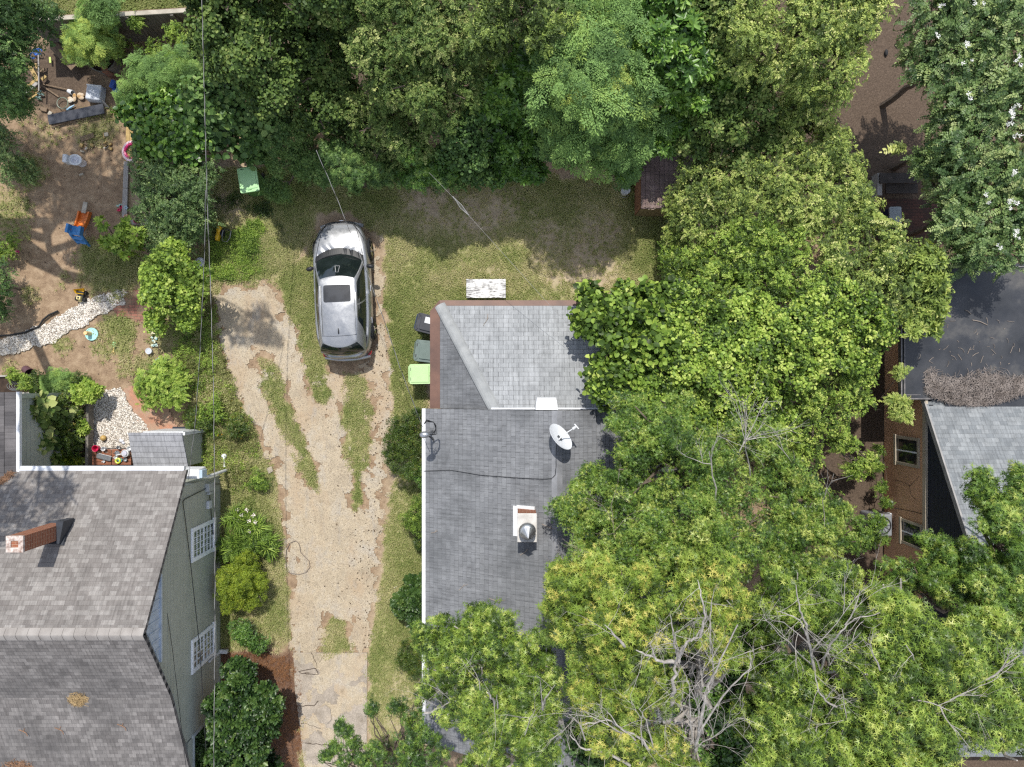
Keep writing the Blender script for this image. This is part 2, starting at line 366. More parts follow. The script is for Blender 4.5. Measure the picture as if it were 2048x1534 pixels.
def grid_mesh(xs, ys, zf):
    X, Y = np.meshgrid(xs, ys, indexing='ij'); nx, ny = X.shape
    v = np.stack([X, Y, zf(X, Y)], -1).reshape(-1, 3)
    i = np.arange(nx*ny).reshape(nx, ny)
    f = np.stack([i[:-1, :-1], i[1:, :-1], i[1:, 1:], i[:-1, 1:]], -1).reshape(-1, 4)
    return v, f, X.ravel(), Y.ravel()
def quads(name, v, f, mat, parent=None, attrs=None, smooth=False):
    me = bpy.data.meshes.new(name); me.vertices.add(len(v)); me.vertices.foreach_set('co', np.ascontiguousarray(v, np.float32).ravel())
    k = f.shape[1]; me.loops.add(f.size); me.loops.foreach_set('vertex_index', np.ascontiguousarray(f, np.int32).ravel())
    me.polygons.add(len(f)); me.polygons.foreach_set('loop_start', np.arange(0, f.size, k, dtype=np.int32))
    if smooth: me.polygons.foreach_set('use_smooth', np.ones(len(f), bool))
    for a, d in (attrs or {}).items():
        at = me.attributes.new(a, 'FLOAT', 'POINT'); at.data.foreach_set('value', np.ascontiguousarray(d, np.float32))
    me.update(calc_edges=True)
    return link(name, me, mat, parent)

xs = np.concatenate([np.linspace(-160, -20.5, 12), np.arange(-20, 20.01, .09), np.linspace(20.5, 160, 12)])
ys = np.concatenate([np.linspace(-160, -16.5, 12), np.arange(-16, 16.01, .09), np.linspace(16.5, 160, 12)])
gv, gf, gx, gy = grid_mesh(xs, ys, lambda x, y: (vnoise(x, y, .5, 9, 3)-.5)*.03-.015)
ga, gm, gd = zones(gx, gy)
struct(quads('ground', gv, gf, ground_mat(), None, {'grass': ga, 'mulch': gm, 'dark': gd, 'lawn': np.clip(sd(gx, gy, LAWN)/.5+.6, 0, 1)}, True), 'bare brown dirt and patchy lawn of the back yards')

def sheet(name, mask, box, cell, z, mat, jit=.35, label=None):
    x0, x1, y0, y1 = box; xs = np.arange(x0, x1, cell); ys = np.arange(y0, y1, cell)
    v, f, X, Y = grid_mesh(xs, ys, lambda x, y: np.full_like(x, z))
    c = v[f].mean(1); keep = mask(c[:, 0], c[:, 1]); f = f[keep]
    used = np.unique(f); mp = -np.ones(len(v), int); mp[used] = np.arange(len(used)); v = v[used]; f = mp[f]
    v[:, :2] += (rng.random((len(v), 2))-.5)*cell*jit*2
    v[:, 2] += (vnoise(v[:, 0], v[:, 1], .25, 5, 2)-.5)*.006
    return struct(quads(name, v, f, mat, None, None, True), label)

def gravel_mat(name, stops, spk, bsc=60, stain=None):
    t = NT(name); n1 = t.noise(1.1, 8, .68); n2 = t.noise(bsc, 3, .7)
    col = t.ramp(n1, stops)
    col = t.mix(.75, col, t.ramp(n2, [(.28, .2), (.5, .5), (.74, .86)]), 'OVERLAY')
    sp = t.ramp(t.noise(17, 5, .8), [(.3, 1.0), (.37, 0.0)])
    col = t.mix(t.math('MULTIPLY', sp, .7), col, spk)
    if stain:
        col = t.mix(t.ramp(t.noise(.55, 6, .65, vec=t.mapping((1, .6, 1), loc=(3.1, 1.2, 0))), [(.5, 0.0), (.66, .7)]), col, stain)
        col = t.mix(t.ramp(t.noise(1.3, 7, .72, vec=t.mapping((1.6, .5, 1), loc=(7.7, 2.2, 0))), [(.54, 0.0), (.66, .6)]), col, (.3, .28, .25))
        col = t.mix(t.ramp(t.noise(4, 7, .75, vec=t.mapping((1, .7, 1), loc=(1.7, 5.2, 0))), [(.57, 0.0), (.66, .55)]), col, (.17, .13, .085))
    t.bump(n2, .5, .02)
    return t.set(col, .95, 0, .15)
M['gravel'] = gravel_mat('tan gravel', [(.3, (.29, .243, .18)), (.5, (.385, .322, .232)), (.7, (.37, .337, .285))], (.13, .105, .08), 45, (.36, .26, .165))
def drive_mask(x, y):
    n = vnoise(x, y, .32, 21, 4)-.5; n2 = vnoise(x, y, .9, 22, 3)-.5
    m = sd(x, y, DRIVE)+n*1.0+n2*.7-.02 > 0
    for s in STRIPS: m &= sd(x, y, s)+n*1.25+n2*.8+.06 < 0
    return m
sheet('driveway', drive_mask, (-11, -4, -9.6, 5.2), .045, .012, M['gravel'], label='tan gravel driveway with grass strips between wheel tracks')
t = NT('exposed aggregate concrete'); n1 = t.noise(1.6, 7, .65); n2 = t.noise(48, 3, .75)
col = t.ramp(n1, [(.3, (.2, .168, .13)), (.5, (.3, .26, .215)), (.7, (.38, .32, .25))])
col = t.mix(.8, col, t.ramp(n2, [(.3, .25), (.7, .8)]), 'OVERLAY'); t.bump(n2, .4, .01)
M['concrete'] = t.set(col, .9, 0, .2)
mb = MB(); mb.prism([(p[0], p[1]) for p in SLAB], -.06, .03)
slab = struct(obj('concrete_driveway', mb, M['concrete'], bevel=.012), 'cracked exposed aggregate concrete end of the driveway')
sheet('gravel_patch', lambda x, y: (sd(x, y, SLAB) > .03) & (vnoise(x, y, .9, 88, 4)+.35*np.clip((y+9.9)/.8, 0, 1)+.12*(vnoise(x, y, .15, 89, 2)-.5) > .56), (-8.2, -4.8, -13.8, -9.2), .045, .036, M['gravel'], label='gravel and sand washed over the old concrete')
# cracks and a broken piece in the slab
mb = MB()
for pl in ([(622,1305),(634,1328),(632,1338),(588,1344)],[(650,1308),(634,1328)],[(632,1338),(636,1350),(600,1346)],[(600,1412),(628,1412),(640,1400)],[(640,1456),(616,1448),(600,1446)],[(610,1486),(650,1490),(672,1484),(668,1450)],[(600,1346),(625,1347)]):
    pts = []
    for a, b in zip(pl[:-1], pl[1:]):
        for k in range(5):
            u = a[0]+(b[0]-a[0])*k/5+random.uniform(-1.5, 1.5); v = a[1]+(b[1]-a[1])*k/5+random.uniform(-1.5, 1.5); pts.append(P(u, v, .031))
    mb.tube(pts, .012, 4)
obj('crack_fill', mb, M['soil'], slab)
mb = MB(); cpoly = [P(634,1416).xy, P(652,1408).xy, P(662,1416).xy, P(664,1438).xy, P(655,1447).xy, P(640,1444).xy, P(633,1430).xy]
mb.prism([tuple(q) for q in cpoly], .032, .075)
tag(obj('concrete_chunk', mb, M['concrete'], bevel=.02), 'broken round piece of concrete lying on the slab', 'concrete chunk')
mb = MB(); mb.prism([tuple(P(u, v).xy) for u, v in ((534,936),(544,932),(547,942),(538,948))], .0, .06)
tag(obj('flat_stone', mb, M['concrete'], bevel=.02), 'pale flat stone at the weedy edge of the driveway', 'stone')

t = NT('white pebble'); n2 = t.noise(30, 4, .75); col = t.ramp(n2, [(.34, (.2, .175, .145)), (.5, (.46, .41, .36)), (.64, (.68, .64, .58))]); t.bump(n2, .7, .03)
M['peb_base'] = t.set(col, .9, 0, .2)
sheet('gravel_path', lambda x, y: sd(x, y, PATH)+(vnoise(x, y, .25, 31, 3)-.5)*.22 > .08, (-18.5, -12.8, .6, 3.6), .06, .014, M['peb_base'], label='winding path of white pebbles')
sheet('pebble_bed', lambda x, y: sd(x, y, PEB)+(vnoise(x, y, .25, 32, 3)-.5)*.2 > 0, (-15, -12, -2.6, 0), .06, .014, M['peb_base'], label='pale pebble bed beside the house')
M['brick_pave'] = brick_mat('worn red paver', (.27, .12, .085), (.2, .09, .07), (.1, .075, .055), .21, .105, ms=.008, dirt=(.23, .17, .11))
M['brick_pave2'] = brick_mat('salmon brick paver', (.42, .21, .135), (.34, .18, .12), (.3, .17, .11), .2, .1, ms=.006, rot=(0, 0, R(45)), dirt=(.34, .25, .18))
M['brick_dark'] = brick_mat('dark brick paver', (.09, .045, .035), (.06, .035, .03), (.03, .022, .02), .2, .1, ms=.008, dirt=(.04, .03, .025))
sheet('brick_patio', lambda x, y: sd(x, y, BRICK)+(vnoise(x, y, .2, 33, 2)-.5)*.15 > 0, (-14.2, -11.5, 1.4, 3.6), .07, .018, M['brick_pave'], .1, 'worn red brick patio at the end of the pebble path')
sheet('brick_walk', lambda x, y: sd(x, y, BRICK2)+(vnoise(x, y, .2, 34, 2)-.5)*.1 > 0, (-14, -11, -2.4, .4), .07, .018, M['brick_pave2'], .1, 'salmon herringbone brick walk beside pebbles')
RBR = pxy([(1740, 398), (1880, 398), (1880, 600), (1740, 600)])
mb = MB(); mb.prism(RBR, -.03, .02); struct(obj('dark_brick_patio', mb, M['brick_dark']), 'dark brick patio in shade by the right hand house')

# pebbles, seed pods, gravel stones: loose small stuff
OCT_V = np.array([(1,0,0),(0,1,0),(-1,0,0),(0,-1,0),(0,0,1),(0,0,-1)], float)
OCT_F = np.array([(0,1,4),(1,2,4),(2,3,4),(3,0,4),(1,0,5),(2,1,5),(3,2,5),(0,3,5)])
def pebbles(name, pts, size, mat, label, flat=.6):
    n = len(pts); a = rng.random(n)*6.283; s = size*(.55+.9*rng.random(n))
    ex = (.7+.6*rng.random(n)); V = OCT_V[None]*np.stack([s*ex, s/ex, s*flat], -1)[:, None]
    c, sn = np.cos(a)[:, None], np.sin(a)[:, None]
    v = np.stack([V[..., 0]*c-V[..., 1]*sn, V[..., 0]*sn+V[..., 1]*c, V[..., 2]], -1)+pts[:, None]
    f = OCT_F[None]+(np.arange(n)*6)[:, None, None]
    o = quads(name, v.reshape(-1, 3), f.reshape(-1, 3), mat, None, {'tint': np.repeat(rng.random(n), 6)})
    o['kind'] = 'stuff'; o['label'] = label; return o
def scatter(n, box, mask, z=.02):
    x = box[0]+(box[1]-box[0])*rng.random(n); y = box[2]+(box[3]-box[2])*rng.random(n); k = mask(x, y)
    return np.stack([x[k], y[k], np.full(k.sum(), z)], -1)
def tint_mat(name, stops, rough=.85, spec=.25):
    t = NT(name); return t.set(t.ramp(t.attr('tint'), stops), rough, 0, spec)
M['pebbles'] = tint_mat('mixed pale pebble', [(0, (.2, .17, .14)), (.3, (.46, .41, .345)), (.6, (.66, .61, .54)), (1, (.78, .75, .7))])
M['stones'] = tint_mat('mixed gravel stone', [(0, (.14, .11, .085)), (.4, (.36, .29, .22)), (1, (.58, .5, .41))])
M['pods'] = tint_mat('brown seed pod', [(0, (.05, .035, .025)), (1, (.13, .09, .06))])
pm1 = lambda x, y: (sd(x, y, PATH)+(vnoise(x, y, .25, 31, 3)-.5)*.3 > .06)
pebbles('path_pebbles', scatter(30000, (-18.3, -12.8, .6, 3.6), pm1), .026, M['pebbles'], 'loose white pebbles of the winding path')
pm2 = lambda x, y: (sd(x, y, PEB)+(vnoise(x, y, .25, 32, 3)-.5)*.25 > -.03)
pebbles('bed_pebbles', scatter(14000, (-15, -12, -2.6, 0), pm2), .026, M['pebbles'], 'loose pale pebbles of the bed beside the house')
pebbles('driveway_stones', scatter(26000, (-11, -4, -9.6, 5.2), drive_mask, .013), .012, M['stones'], 'small stones loose on the gravel driveway')
def podmask(x, y):
    c = np.clip((x+6.6)/2.2, 0.04, 1); return (sd(x, y, DRIVE) > .02) & (rng.random(x.shape) < c*c*(.25+1.2*vnoise(x, y, .8, 41, 3)**2*2)) & drive_mask(x, y)
pebbles('seed_pods', np.concatenate([scatter(4200, (-10, -4, -9.6, 2.5), podmask, .024), scatter(120, (-18, -11, 0, 10), lambda x, y: np.ones(x.shape, bool), .01)]), .022, M['pods'], 'dark seed pods strewn over the driveway', .8)

# grass blades
GB_V = []; GB_F = []
for k in range(5):
    a = k*1.257+.3; l = 1; w = .11; c, s_ = math.cos(a), math.sin(a); o = len(GB_V)
    GB_V += [(-s_*w, c*w, 0), (s_*w, -c*w, 0), (c*.55+s_*w*.7, s_*.55-c*w*.7, .62), (c*.55-s_*w*.7, s_*.55+c*w*.7, .62), (c*1.0+s_*.02, s_*1.0-c*.02, .75), (c*1.0-s_*.02, s_*1.0+c*.02, .75)]
    GB_F += [(o, o+1, o+2, o+3), (o+3, o+2, o+4, o+5)]
GB_V = np.array(GB_V); GB_F = np.array(GB_F)
def inst(T, pos, nrm, yaw, scale, tint, dirv=None):
    V, Fq, dt = T; n = len(pos)
    z = nrm/np.maximum(np.linalg.norm(nrm, axis=1, keepdims=True), 1e-9)
    if dirv is None:
        ref = np.where(np.abs(z[:, 2:3]) < .9, np.array([[0, 0, 1.]]), np.array([[1., 0, 0]]))
        x = np.cross(ref, z); x /= np.linalg.norm(x, axis=1, keepdims=True); y = np.cross(z, x)
        c, s_ = np.cos(yaw)[:, None], np.sin(yaw)[:, None]; x = x*c+y*s_
    else:
        x = dirv-(dirv*z).sum(1, keepdims=True)*z; x /= np.maximum(np.linalg.norm(x, axis=1, keepdims=True), 1e-6)
    y = np.cross(z, x); s = np.asarray(scale)[:, None, None]
    v = pos[:, None]+s*(V[None, :, 0:1]*x[:, None]+V[None, :, 1:2]*y[:, None]+V[None, :, 2:3]*z[:, None])
    f = Fq[None]+(np.arange(n)*len(V))[:, None, None]
    tt = np.clip(np.asarray(tint)[:, None]+dt[None], 0, 1)
    return v.reshape(-1, 3), f.reshape(-1, Fq.shape[1]), tt.ravel()
GRASS_T = (GB_V, GB_F, np.tile(np.array([-.1, -.1, 0, 0, .1, .1]), 5))
M['grass'] = leaf_mat('grass blade', [(0, (.085, .125, .032)), (.3, (.185, .238, .066)), (.55, (.305, .325, .12)), (.75, (.46, .42, .22)), (1, (.6, .51, .33))], .6, .2, .3)
def grass(name, label, n, box, fmin, size, seed, dead=.25):
    x = box[0]+(box[1]-box[0])*rng.random(n); y = box[2]+(box[3]-box[2])*rng.random(n)
    g, m, d = zones(x, y); k = rng.random(n) < np.clip((g-fmin)*1.3, 0, 1)
    x, y, g = x[k], y[k], g[k]; q = len(x)
    nr = np.stack([(rng.random(q)-.5)*.7, (rng.random(q)-.5)*.7, np.ones(q)], -1)
    tn = .24+.5*vnoise(x, y, .9, seed, 3)+(rng.random(q)-.5)*.3+dead*np.clip(.9-g, 0, 1)
    v, f, t = inst(GRASS_T, np.stack([x, y, np.full(q, -.01)], -1), nr, rng.random(q)*6.28, size*(.6+.8*rng.random(q)), tn)
    o = quads(name, v, f, M['grass'], None, {'tint': t}); o['kind'] = 'stuff'; o['label'] = label; return o
grass('lawn_grass', 'patchy short grass of the lawn and driveway verges', 150000, (-10.8, 6, -14, 8), .2, .085, 51, .4)
grass('yard_grass', 'thin grass tufts in the bare dirt yard', 26000, (-18.5, -10.6, -.5, 11), .18, .1, 52, .25)
grass('neighbour_grass', 'bright grass beyond the board fence', 14000, (-18.5, -9, 12.4, 16), .3, .12, 53, 0)
# ------------------------------------------------------------------ houses
def clip(poly, axis, lim, keep_less):
    out = []; n = len(poly)
    for i in range(n):
        a, b = poly[i], poly[(i+1) % n]; ia = (a[axis] <= lim) == keep_less or a[axis] == lim; ib = (b[axis] <= lim) == keep_less or b[axis] == lim
        if ia: out.append(a)
        if ia != ib:
            t = (lim-a[axis])/(b[axis]-a[axis]); out.append(tuple(a[k]+(b[k]-a[k])*t for k in range(2)))
    return out
def roof(name, poly, e, mat, parent, course=.145, step=.014, thick=.1, phase=0.0):
    """courses of shingles over a flat convex roof slope: every course is a sheet tilted up at its lower edge"""
    poly = [Vector(p) for p in poly]; e = Vector(e).normalized()
    n = (poly[1]-poly[0]).cross(poly[2]-poly[0]).normalized()
    if n.z < 0: n = -n
    s = n.cross(e); s = -s if s.z < 0 else s
    o = poly[0]; P2 = [((p-o).dot(e), (p-o).dot(s)) for p in poly]
    b0 = min(p[1] for p in P2); b1 = max(p[1] for p in P2); mb = MB(); uv = []; k = 0; b = b0-phase
    mb.slab([p-n*.004 for p in poly] if n.dot((poly[1]-poly[0]).cross(poly[2]-poly[0])) > 0 else [p-n*.004 for p in poly][::-1], n, thick)
    for p in mb.v: uv.append(((Vector(p)-o).dot(e), (Vector(p)-o).dot(s)-b0))
    while b < b1-1e-4:
        q = clip(clip(P2, 1, b, False), 1, min(b+course, b1), True)
        if len(q) > 2:
            ar = sum(q[i][0]*q[(i+1) % len(q)][1]-q[(i+1) % len(q)][0]*q[i][1] for i in range(len(q)))
            if ar < 0: q = q[::-1]
            vs = [o+e*a+s*c+n*(step*(1-(c-b)/course)+.002) for a, c in q]
            if e.cross(s).dot(n) < 0: vs = vs[::-1]; q = q[::-1]
            base = len(mb.v); mb.add(vs, [tuple(range(len(vs)))]); uv += [(a, k*course+(c-b)) for a, c in q]
            lo = [i for i in range(len(q)) if abs(q[i][1]-max(b, b0)) < 1e-6]
            if len(lo) >= 2:
                A = min(lo, key=lambda i: q[i][0]); B = max(lo, key=lambda i: q[i][0])
                vs2 = [vs[A], vs[B], vs[B]-n*step, vs[A]-n*step]; mb.add(vs2, [(0, 3, 2, 1)]); uv += [(q[A][0], k*course), (q[B][0], k*course), (q[B][0], k*course), (q[A][0], k*course)]
        b += course; k += 1
    mb.uv = uv
    return obj(name, mb, mat, parent, True)
def planks(name, poly, e, n, mat, parent, w=.2, gap=.012, t=.02, back=None):
    """boards running up a flat wall: poly in space, e runs along the boards' row, n points outwards"""
    poly = [Vector(p) for p in poly]; e = Vector(e).normalized(); n = Vector(n).normalized(); s = n.cross(e)
    o = poly[0]; P2 = [((p-o).dot(e), (p-o).dot(s)) for p in poly]; a0 = min(p[0] for p in P2); a1 = max(p[0] for p in P2)
    mb = MB(); a = a0
    while a < a1-1e-3:
        q = clip(clip(P2, 0, a+gap/2, False), 0, min(a+w-gap/2, a1), True)
        if len(q) > 2:
            vs = [o+e*x+s*y+n*t for x, y in q]
            if (vs[1]-vs[0]).cross(vs[2]-vs[0]).dot(n) < 0: vs = vs[::-1]
            mb.slab(vs, n, t-.001)
        a += w
    r = obj(name, mb, mat, parent, True)
    if back:
        b = MB(); vs = poly if (poly[1]-poly[0]).cross(poly[2]-poly[0]).dot(n) > 0 else poly[::-1]; b.slab(vs, n, .12)
        ob = obj('groove_backing', b, back, parent, True)
    return r
def window(parent, x, y0, y1, z0, z1, sgn, fw, fmat, cols=2, rows=2, name='window', glass=None, deep=.05):
    """window in a wall that faces +x (sgn 1) or -x (sgn -1); y0<y1"""
    fr = MB(); cx = x+sgn*deep/2
    fr.box((cx, (y0+y1)/2, z1-fw/2), (deep, y1-y0, fw)); fr.box((cx, (y0+y1)/2, z0+fw*.6), (deep*1.6, y1-y0+.06, fw*1.2))
    fr.box((cx, y0+fw/2, (z0+z1)/2), (deep-.004, fw, z1-z0-2*fw)); fr.box((cx, y1-fw/2, (z0+z1)/2), (deep-.004, fw, z1-z0-2*fw))
    w = obj(name, fr, fmat, parent, True, .006)
    p = MB(); p.box((x+sgn*.008, (y0+y1)/2, (z0+z1)/2), (.01, y1-y0-2*fw+.01, z1-z0-2*fw+.01)); obj('pane', p, glass or M['glass'], w, True)
    m = MB(); iy0, iy1, iz0, iz1 = y0+fw, y1-fw, z0+fw, z1-fw; X = x+sgn*.024
    m.box((X, (iy0+iy1)/2, (iz0+iz1)/2), (.03, iy1-iy0, .04)) if rows > 1 else None
    for i in range(1, cols): m.box((X-sgn*.002, iy0+(iy1-iy0)*i/cols, (iz0+iz1)/2), (.022, .022 if cols > 2 else .045, iz1-iz0))
    for i in range(1, rows):
        if rows > 2: m.box((X-sgn*.004, (iy0+iy1)/2, iz0+(iz1-iz0)*i/rows), (.02, iy1-iy0, .022))
    obj('muntin', m, M['frame_white'], w, True); return w
t = NT('window glass'); M['glass'] = t.set((.02, .024, .025), .06, 0, .8)
t = NT('curtained glass'); M['curtain_glass'] = t.set(t.ramp(t.noise(9, 3, vec=t.mapping((1, 3, .2))), [(.5, (.13, .155, .125)), (.62, (.5, .51, .55))]), .12, 0, .7)

# ---- left: sage house with the taupe roof
XG = -10.07
sage = thing('sage_house', 'sage green sided house with taupe shingle gable roof and tall brick chimney', 'house', (-14, -6.7, 0))
RX, YE, YR, ZE, ZR = -9.84, -2.62, -6.72, 3.02, 5.54      # rake x, north eave, ridge, heights
XL = -24.0; YK, ZK = -9.05, 4.02; YS, ZS = -13.6, 2.25   # kink and south eave
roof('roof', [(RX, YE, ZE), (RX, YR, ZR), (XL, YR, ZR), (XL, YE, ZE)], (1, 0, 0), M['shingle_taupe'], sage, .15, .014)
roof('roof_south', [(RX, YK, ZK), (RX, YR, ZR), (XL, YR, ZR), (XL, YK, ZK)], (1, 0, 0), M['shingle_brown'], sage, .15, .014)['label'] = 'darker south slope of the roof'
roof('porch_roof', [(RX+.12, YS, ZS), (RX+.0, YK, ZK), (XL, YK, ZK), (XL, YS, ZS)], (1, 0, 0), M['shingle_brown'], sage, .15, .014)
mb = MB()                                               # ridge cap pieces
for i in range(46):
    x = RX-.17-i*.31; r = Matrix.Rotation(.04, 3, 'Y')
    pts = []
    for a in np.linspace(-1, 1, 7): pts.append((a*.17, -.30*(abs(a)**1.25)*.36))
    v0 = [Vector((x+.17, YR+a*1.0, ZR+.035+b)) for a, b in pts]; v1 = [Vector((x-.16, YR+a, ZR+.022+b)) for a, b in pts]
    mb.add(v0+v1, [(j, j+1, j+8, j+7) for j in range(6)])
obj('ridge_cap', mb, pm('pale ridge shingle', (.3, .28, .262), (.21, .192, .178), 3.1, .9, .3, bscale=60, stretch=(1, .6, 1)), sage, True)
planks('gable_wall', [(XG, -3.16, 0), (XG, -3.16, 2.95), (XG, -6.72, 5.12), (XG, -9.05, 3.72), (XG, -11.08, 2.6), (XG, -11.08, 0)], (0, 0, 1), (1, 0, 0), M['sage'], sage, .2, .014, .02, M['sage_dark'])
mb = MB()                                               # barge boards under the rake
for (a, b, w) in (((YE, ZE), (YR, ZR), .15), ((YR, ZR), (YK, ZK), .15), ((YK, ZK), (YS, ZS), .18)):
    mb.add([(RX-.02, a[0], a[1]-.02), (RX-.02, b[0], b[1]-.02), (RX-.02, b[0], b[1]-.02-w), (RX-.02, a[0], a[1]-.02-w), (RX-.06, a[0], a[1]-.02), (RX-.06, b[0], b[1]-.02), (RX-.06, b[0], b[1]-.02-w), (RX-.06, a[0], a[1]-.02-w)],
           [(0, 1, 2, 3), (7, 6, 5, 4), (0, 4, 5, 1), (1, 5, 6, 2), (2, 6, 7, 3), (3, 7, 4, 0)])
obj('barge_board', mb, pm('sage grey trim', (.34, .37, .36), (.26, .29, .28), 4, .6, .04), sage, True)
mb = MB(); gz = 4.33                                     # pale louvred triangle at the peak
yA = YR+(ZR-.42-gz)/.61; yB = YR-(ZR-.42-gz)/.66
mb.add([(XG+.06, yA, gz), (XG+.06, YR, ZR-.42), (XG+.06, yB, gz), (XG+.02, yA, gz), (XG+.02, YR, ZR-.42), (XG+.02, yB, gz)], [(2, 1, 0), (3, 4, 5), (0, 1, 4, 3), (1, 2, 5, 4), (2, 0, 3, 5)])
for i in range(9):
    y = yB+(yA-yB)*(i+.5)/9; top = min((y-yB)*.66*1.0, (yA-y)*.61)+gz
    if top-gz > .1: mb.box((XG+.07, y, (gz+top)/2), (.02, .05, top-gz-.06))
mb.box((XG+.08, (yA+yB)/2, gz-.03), (.05, yA-yB, .07))
obj('gable_vent', mb, M['pale_blue'], sage, True)
def bigwin(y0, y1): return window(sage, XG+.022, y0, y1, .52, 2.28, 1, .13, M['frame_white'], 4, 6, glass=M['curtain_glass'])
bigwin(-5.62, -4.54); bigwin(-9.12, -8.04)
mb = MB(); mb.box((-12.45, YE+.06, ZE-.06), (5.06, .12, .12)); mb.box((-12.45, YE-.03, ZE+.012), (5.06, .12, .02), rx=.2); obj('gutter', mb, M['alu'], sage, True, .01)
# north wall and porch
mb = MB(); mb.box((-12.7, -3.2, 1.45), (5.26, .1, 2.9)); obj('north_wall', mb, M['sage'], sage, True)
mb = MB(); mb.box((XG-.05, -12.6, 2.28), (.12, 2.9, .34)); mb.box((XG-.05, -13.9, 1.1), (.14, .14, 2.2)); obj('porch_beam', mb, M['sage'], sage, True)
mb = MB(); mb.box((XG+.0, -12.6, 2.09), (.1, 2.94, .06)); mb.box((XG+.03, -11.1, 1.1), (.06, .1, 2.2)); obj('porch_trim', mb, pm('grey white trim', (.5, .54, .55), None, 4, .5, .03), sage, True)
mb = MB(); mb.box((-14, -11.15, 1.2), (7.8, .1, 2.4)); obj('south_wall', mb, M['sage'], sage, True)
# chimney
cx, cy = -13.12, -4.24; ch = MB(); zt = 5.72
ch.box((cx, cy, 4.6), (.44, .42, 2.3)); chim = obj('chimney', ch, None, sage, True)
def uvbox(o, s=1.0):
    me = o.data; l = me.uv_layers.new(name='UVMap')
    for p in me.polygons:
        n = p.normal
        for li in p.loop_indices:
            q = me.vertices[me.loops[li].vertex_index].co
            l.data[li].uv = ((q.y if abs(n.x) > .5 else q.x)*s, (q.z if abs(n.z) < .5 else q.y)*s)
uvbox(chim); M['brick_red'] = brick_mat('old red brick', (.27, .1, .055), (.2, .07, .04), (.34, .24, .17), .2, .068, coord='UV', ms=.006)
chim.data.materials.append(M['brick_red'])
mb = MB(); z = zt+.02
for dx, dy, sx, sy in ((0, .155, .46, .13), (0, -.155, .46, .13), (.165, 0, .13, .182), (-.165, 0, .13, .182)): mb.box((cx+dx, cy+dy, z), (sx, sy, .09))
obj('chimney_cap', mb, pm('limewashed brick top', (.62, .55, .5), (.22, .14, .11), 9, .9, .5), chim, True, .012)
mb = MB(); mb.box((cx, cy, zt+.0), (.19, .19, .03)); obj('flue', mb, M['soil'], chim, True)
mb = MB(); mb.add([(cx-.3, cy+.26, 3.93), (cx+.36, cy+.34, 3.9), (cx+.36, cy-.34, 4.34), (cx-.3, cy-.3, 4.3)], [(0, 3, 2, 1)])
mb.prism([(cx+.21, cy+.34), (cx+.42, cy+.34), (cx+.30, cy-.3), (cx+.21, cy-.3)], 3.9, 4.4)
obj('flashing', mb, pm('dark lead flashing', (.04, .045, .055), None, 6, .5, .1), chim, True)
# meter box, conduits and cables on the gable wall
mb = MB(); mb.box((XG+.09, -3.42, 1.05), (.14, .26, .42)); mb.box((XG+.08, -3.62, 1.0), (.1, .1, .3)); obj('meter_box', mb, pm('grey meter box', (.45, .47, .47), None, 5, .45, .05), sage, True, .01)
mb = MB(); mb.box((XG+.07, -4.0, 1.05), (.1, .26, .24)); obj('junction_box', mb, M['alu'], sage, True, .015)
mb = MB()
mb.tube([PS(u, v, lambda x, y: 24.5-(XG+.05)*F/(u-1024)) for u, v in ((441, 968), (428, 968), (415, 976), (396, 985), (370, 998), (366, 1003))], .014, 5)
mb.tube([P(366, 1003, 24.5-(XG+.06)*F/(366-1024)), P(378, 1100, 2.5), P(400, 1300, 2.2), P(414, 1534, 2.0)], .012, 5)
mb.tube([(XG+.05, -3.5, 1.0), (XG+.05, -4.8, .75), (XG+.05, -6.2, .35)], .012, 5)
mb.tube([P(322, 1140, 3.9), P(345, 1300, 3.7), P(372, 1534, 3.3)], .008, 5)
obj('wall_cable', mb, M['black'], sage, True)
mb = MB(); mb.box((XG+.05, -9.2, .5), (.07, .08, 1.0)); mb.box((XG+.16, -9.2, .12), (.3, .12, .14)); obj('downspout', mb, M['alu'], sage, True, .01)
# rear wing, left edge
WX, WZ = -14.98, 3.05
roof('wing_roof', [(WX, -.26, WZ), (WX, -4.9, WZ), (-24, -4.9, WZ+9.02*.42), (-24, -.26, WZ+9.02*.42)], (0, 1, 0), M['shingle_wing'], sage, .3, .016)
mb = MB(); mb.box((WX+.05, -1.5, WZ-.05), (.11, 2.5, .12)); obj('wing_gutter', mb, M['white'], sage, True, .01)
planks('wing_wall', [(WX-.16, -.42, 0), (WX-.16, -.42, 2.9), (WX-.16, -3.15, 2.9), (WX-.16, -3.15, 0)], (0, 0, 1), (1, 0, 0), M['sage'], sage, .2, .012, .02, M['sage_dark'])
mb = MB(); mb.box((WX-.13, -.38, 1.46), (.14, .14, 2.92)); obj('corner_board', mb, pm('pale sage board', (.4, .44, .38), (.3, .33, .28), 3, .6, .05), sage, True)
mb = MB(); mb.box((-19.6, -.42, 1.45), (8.7, .1, 2.9)); obj('wing_north_wall', mb, M['sage'], sage, True)
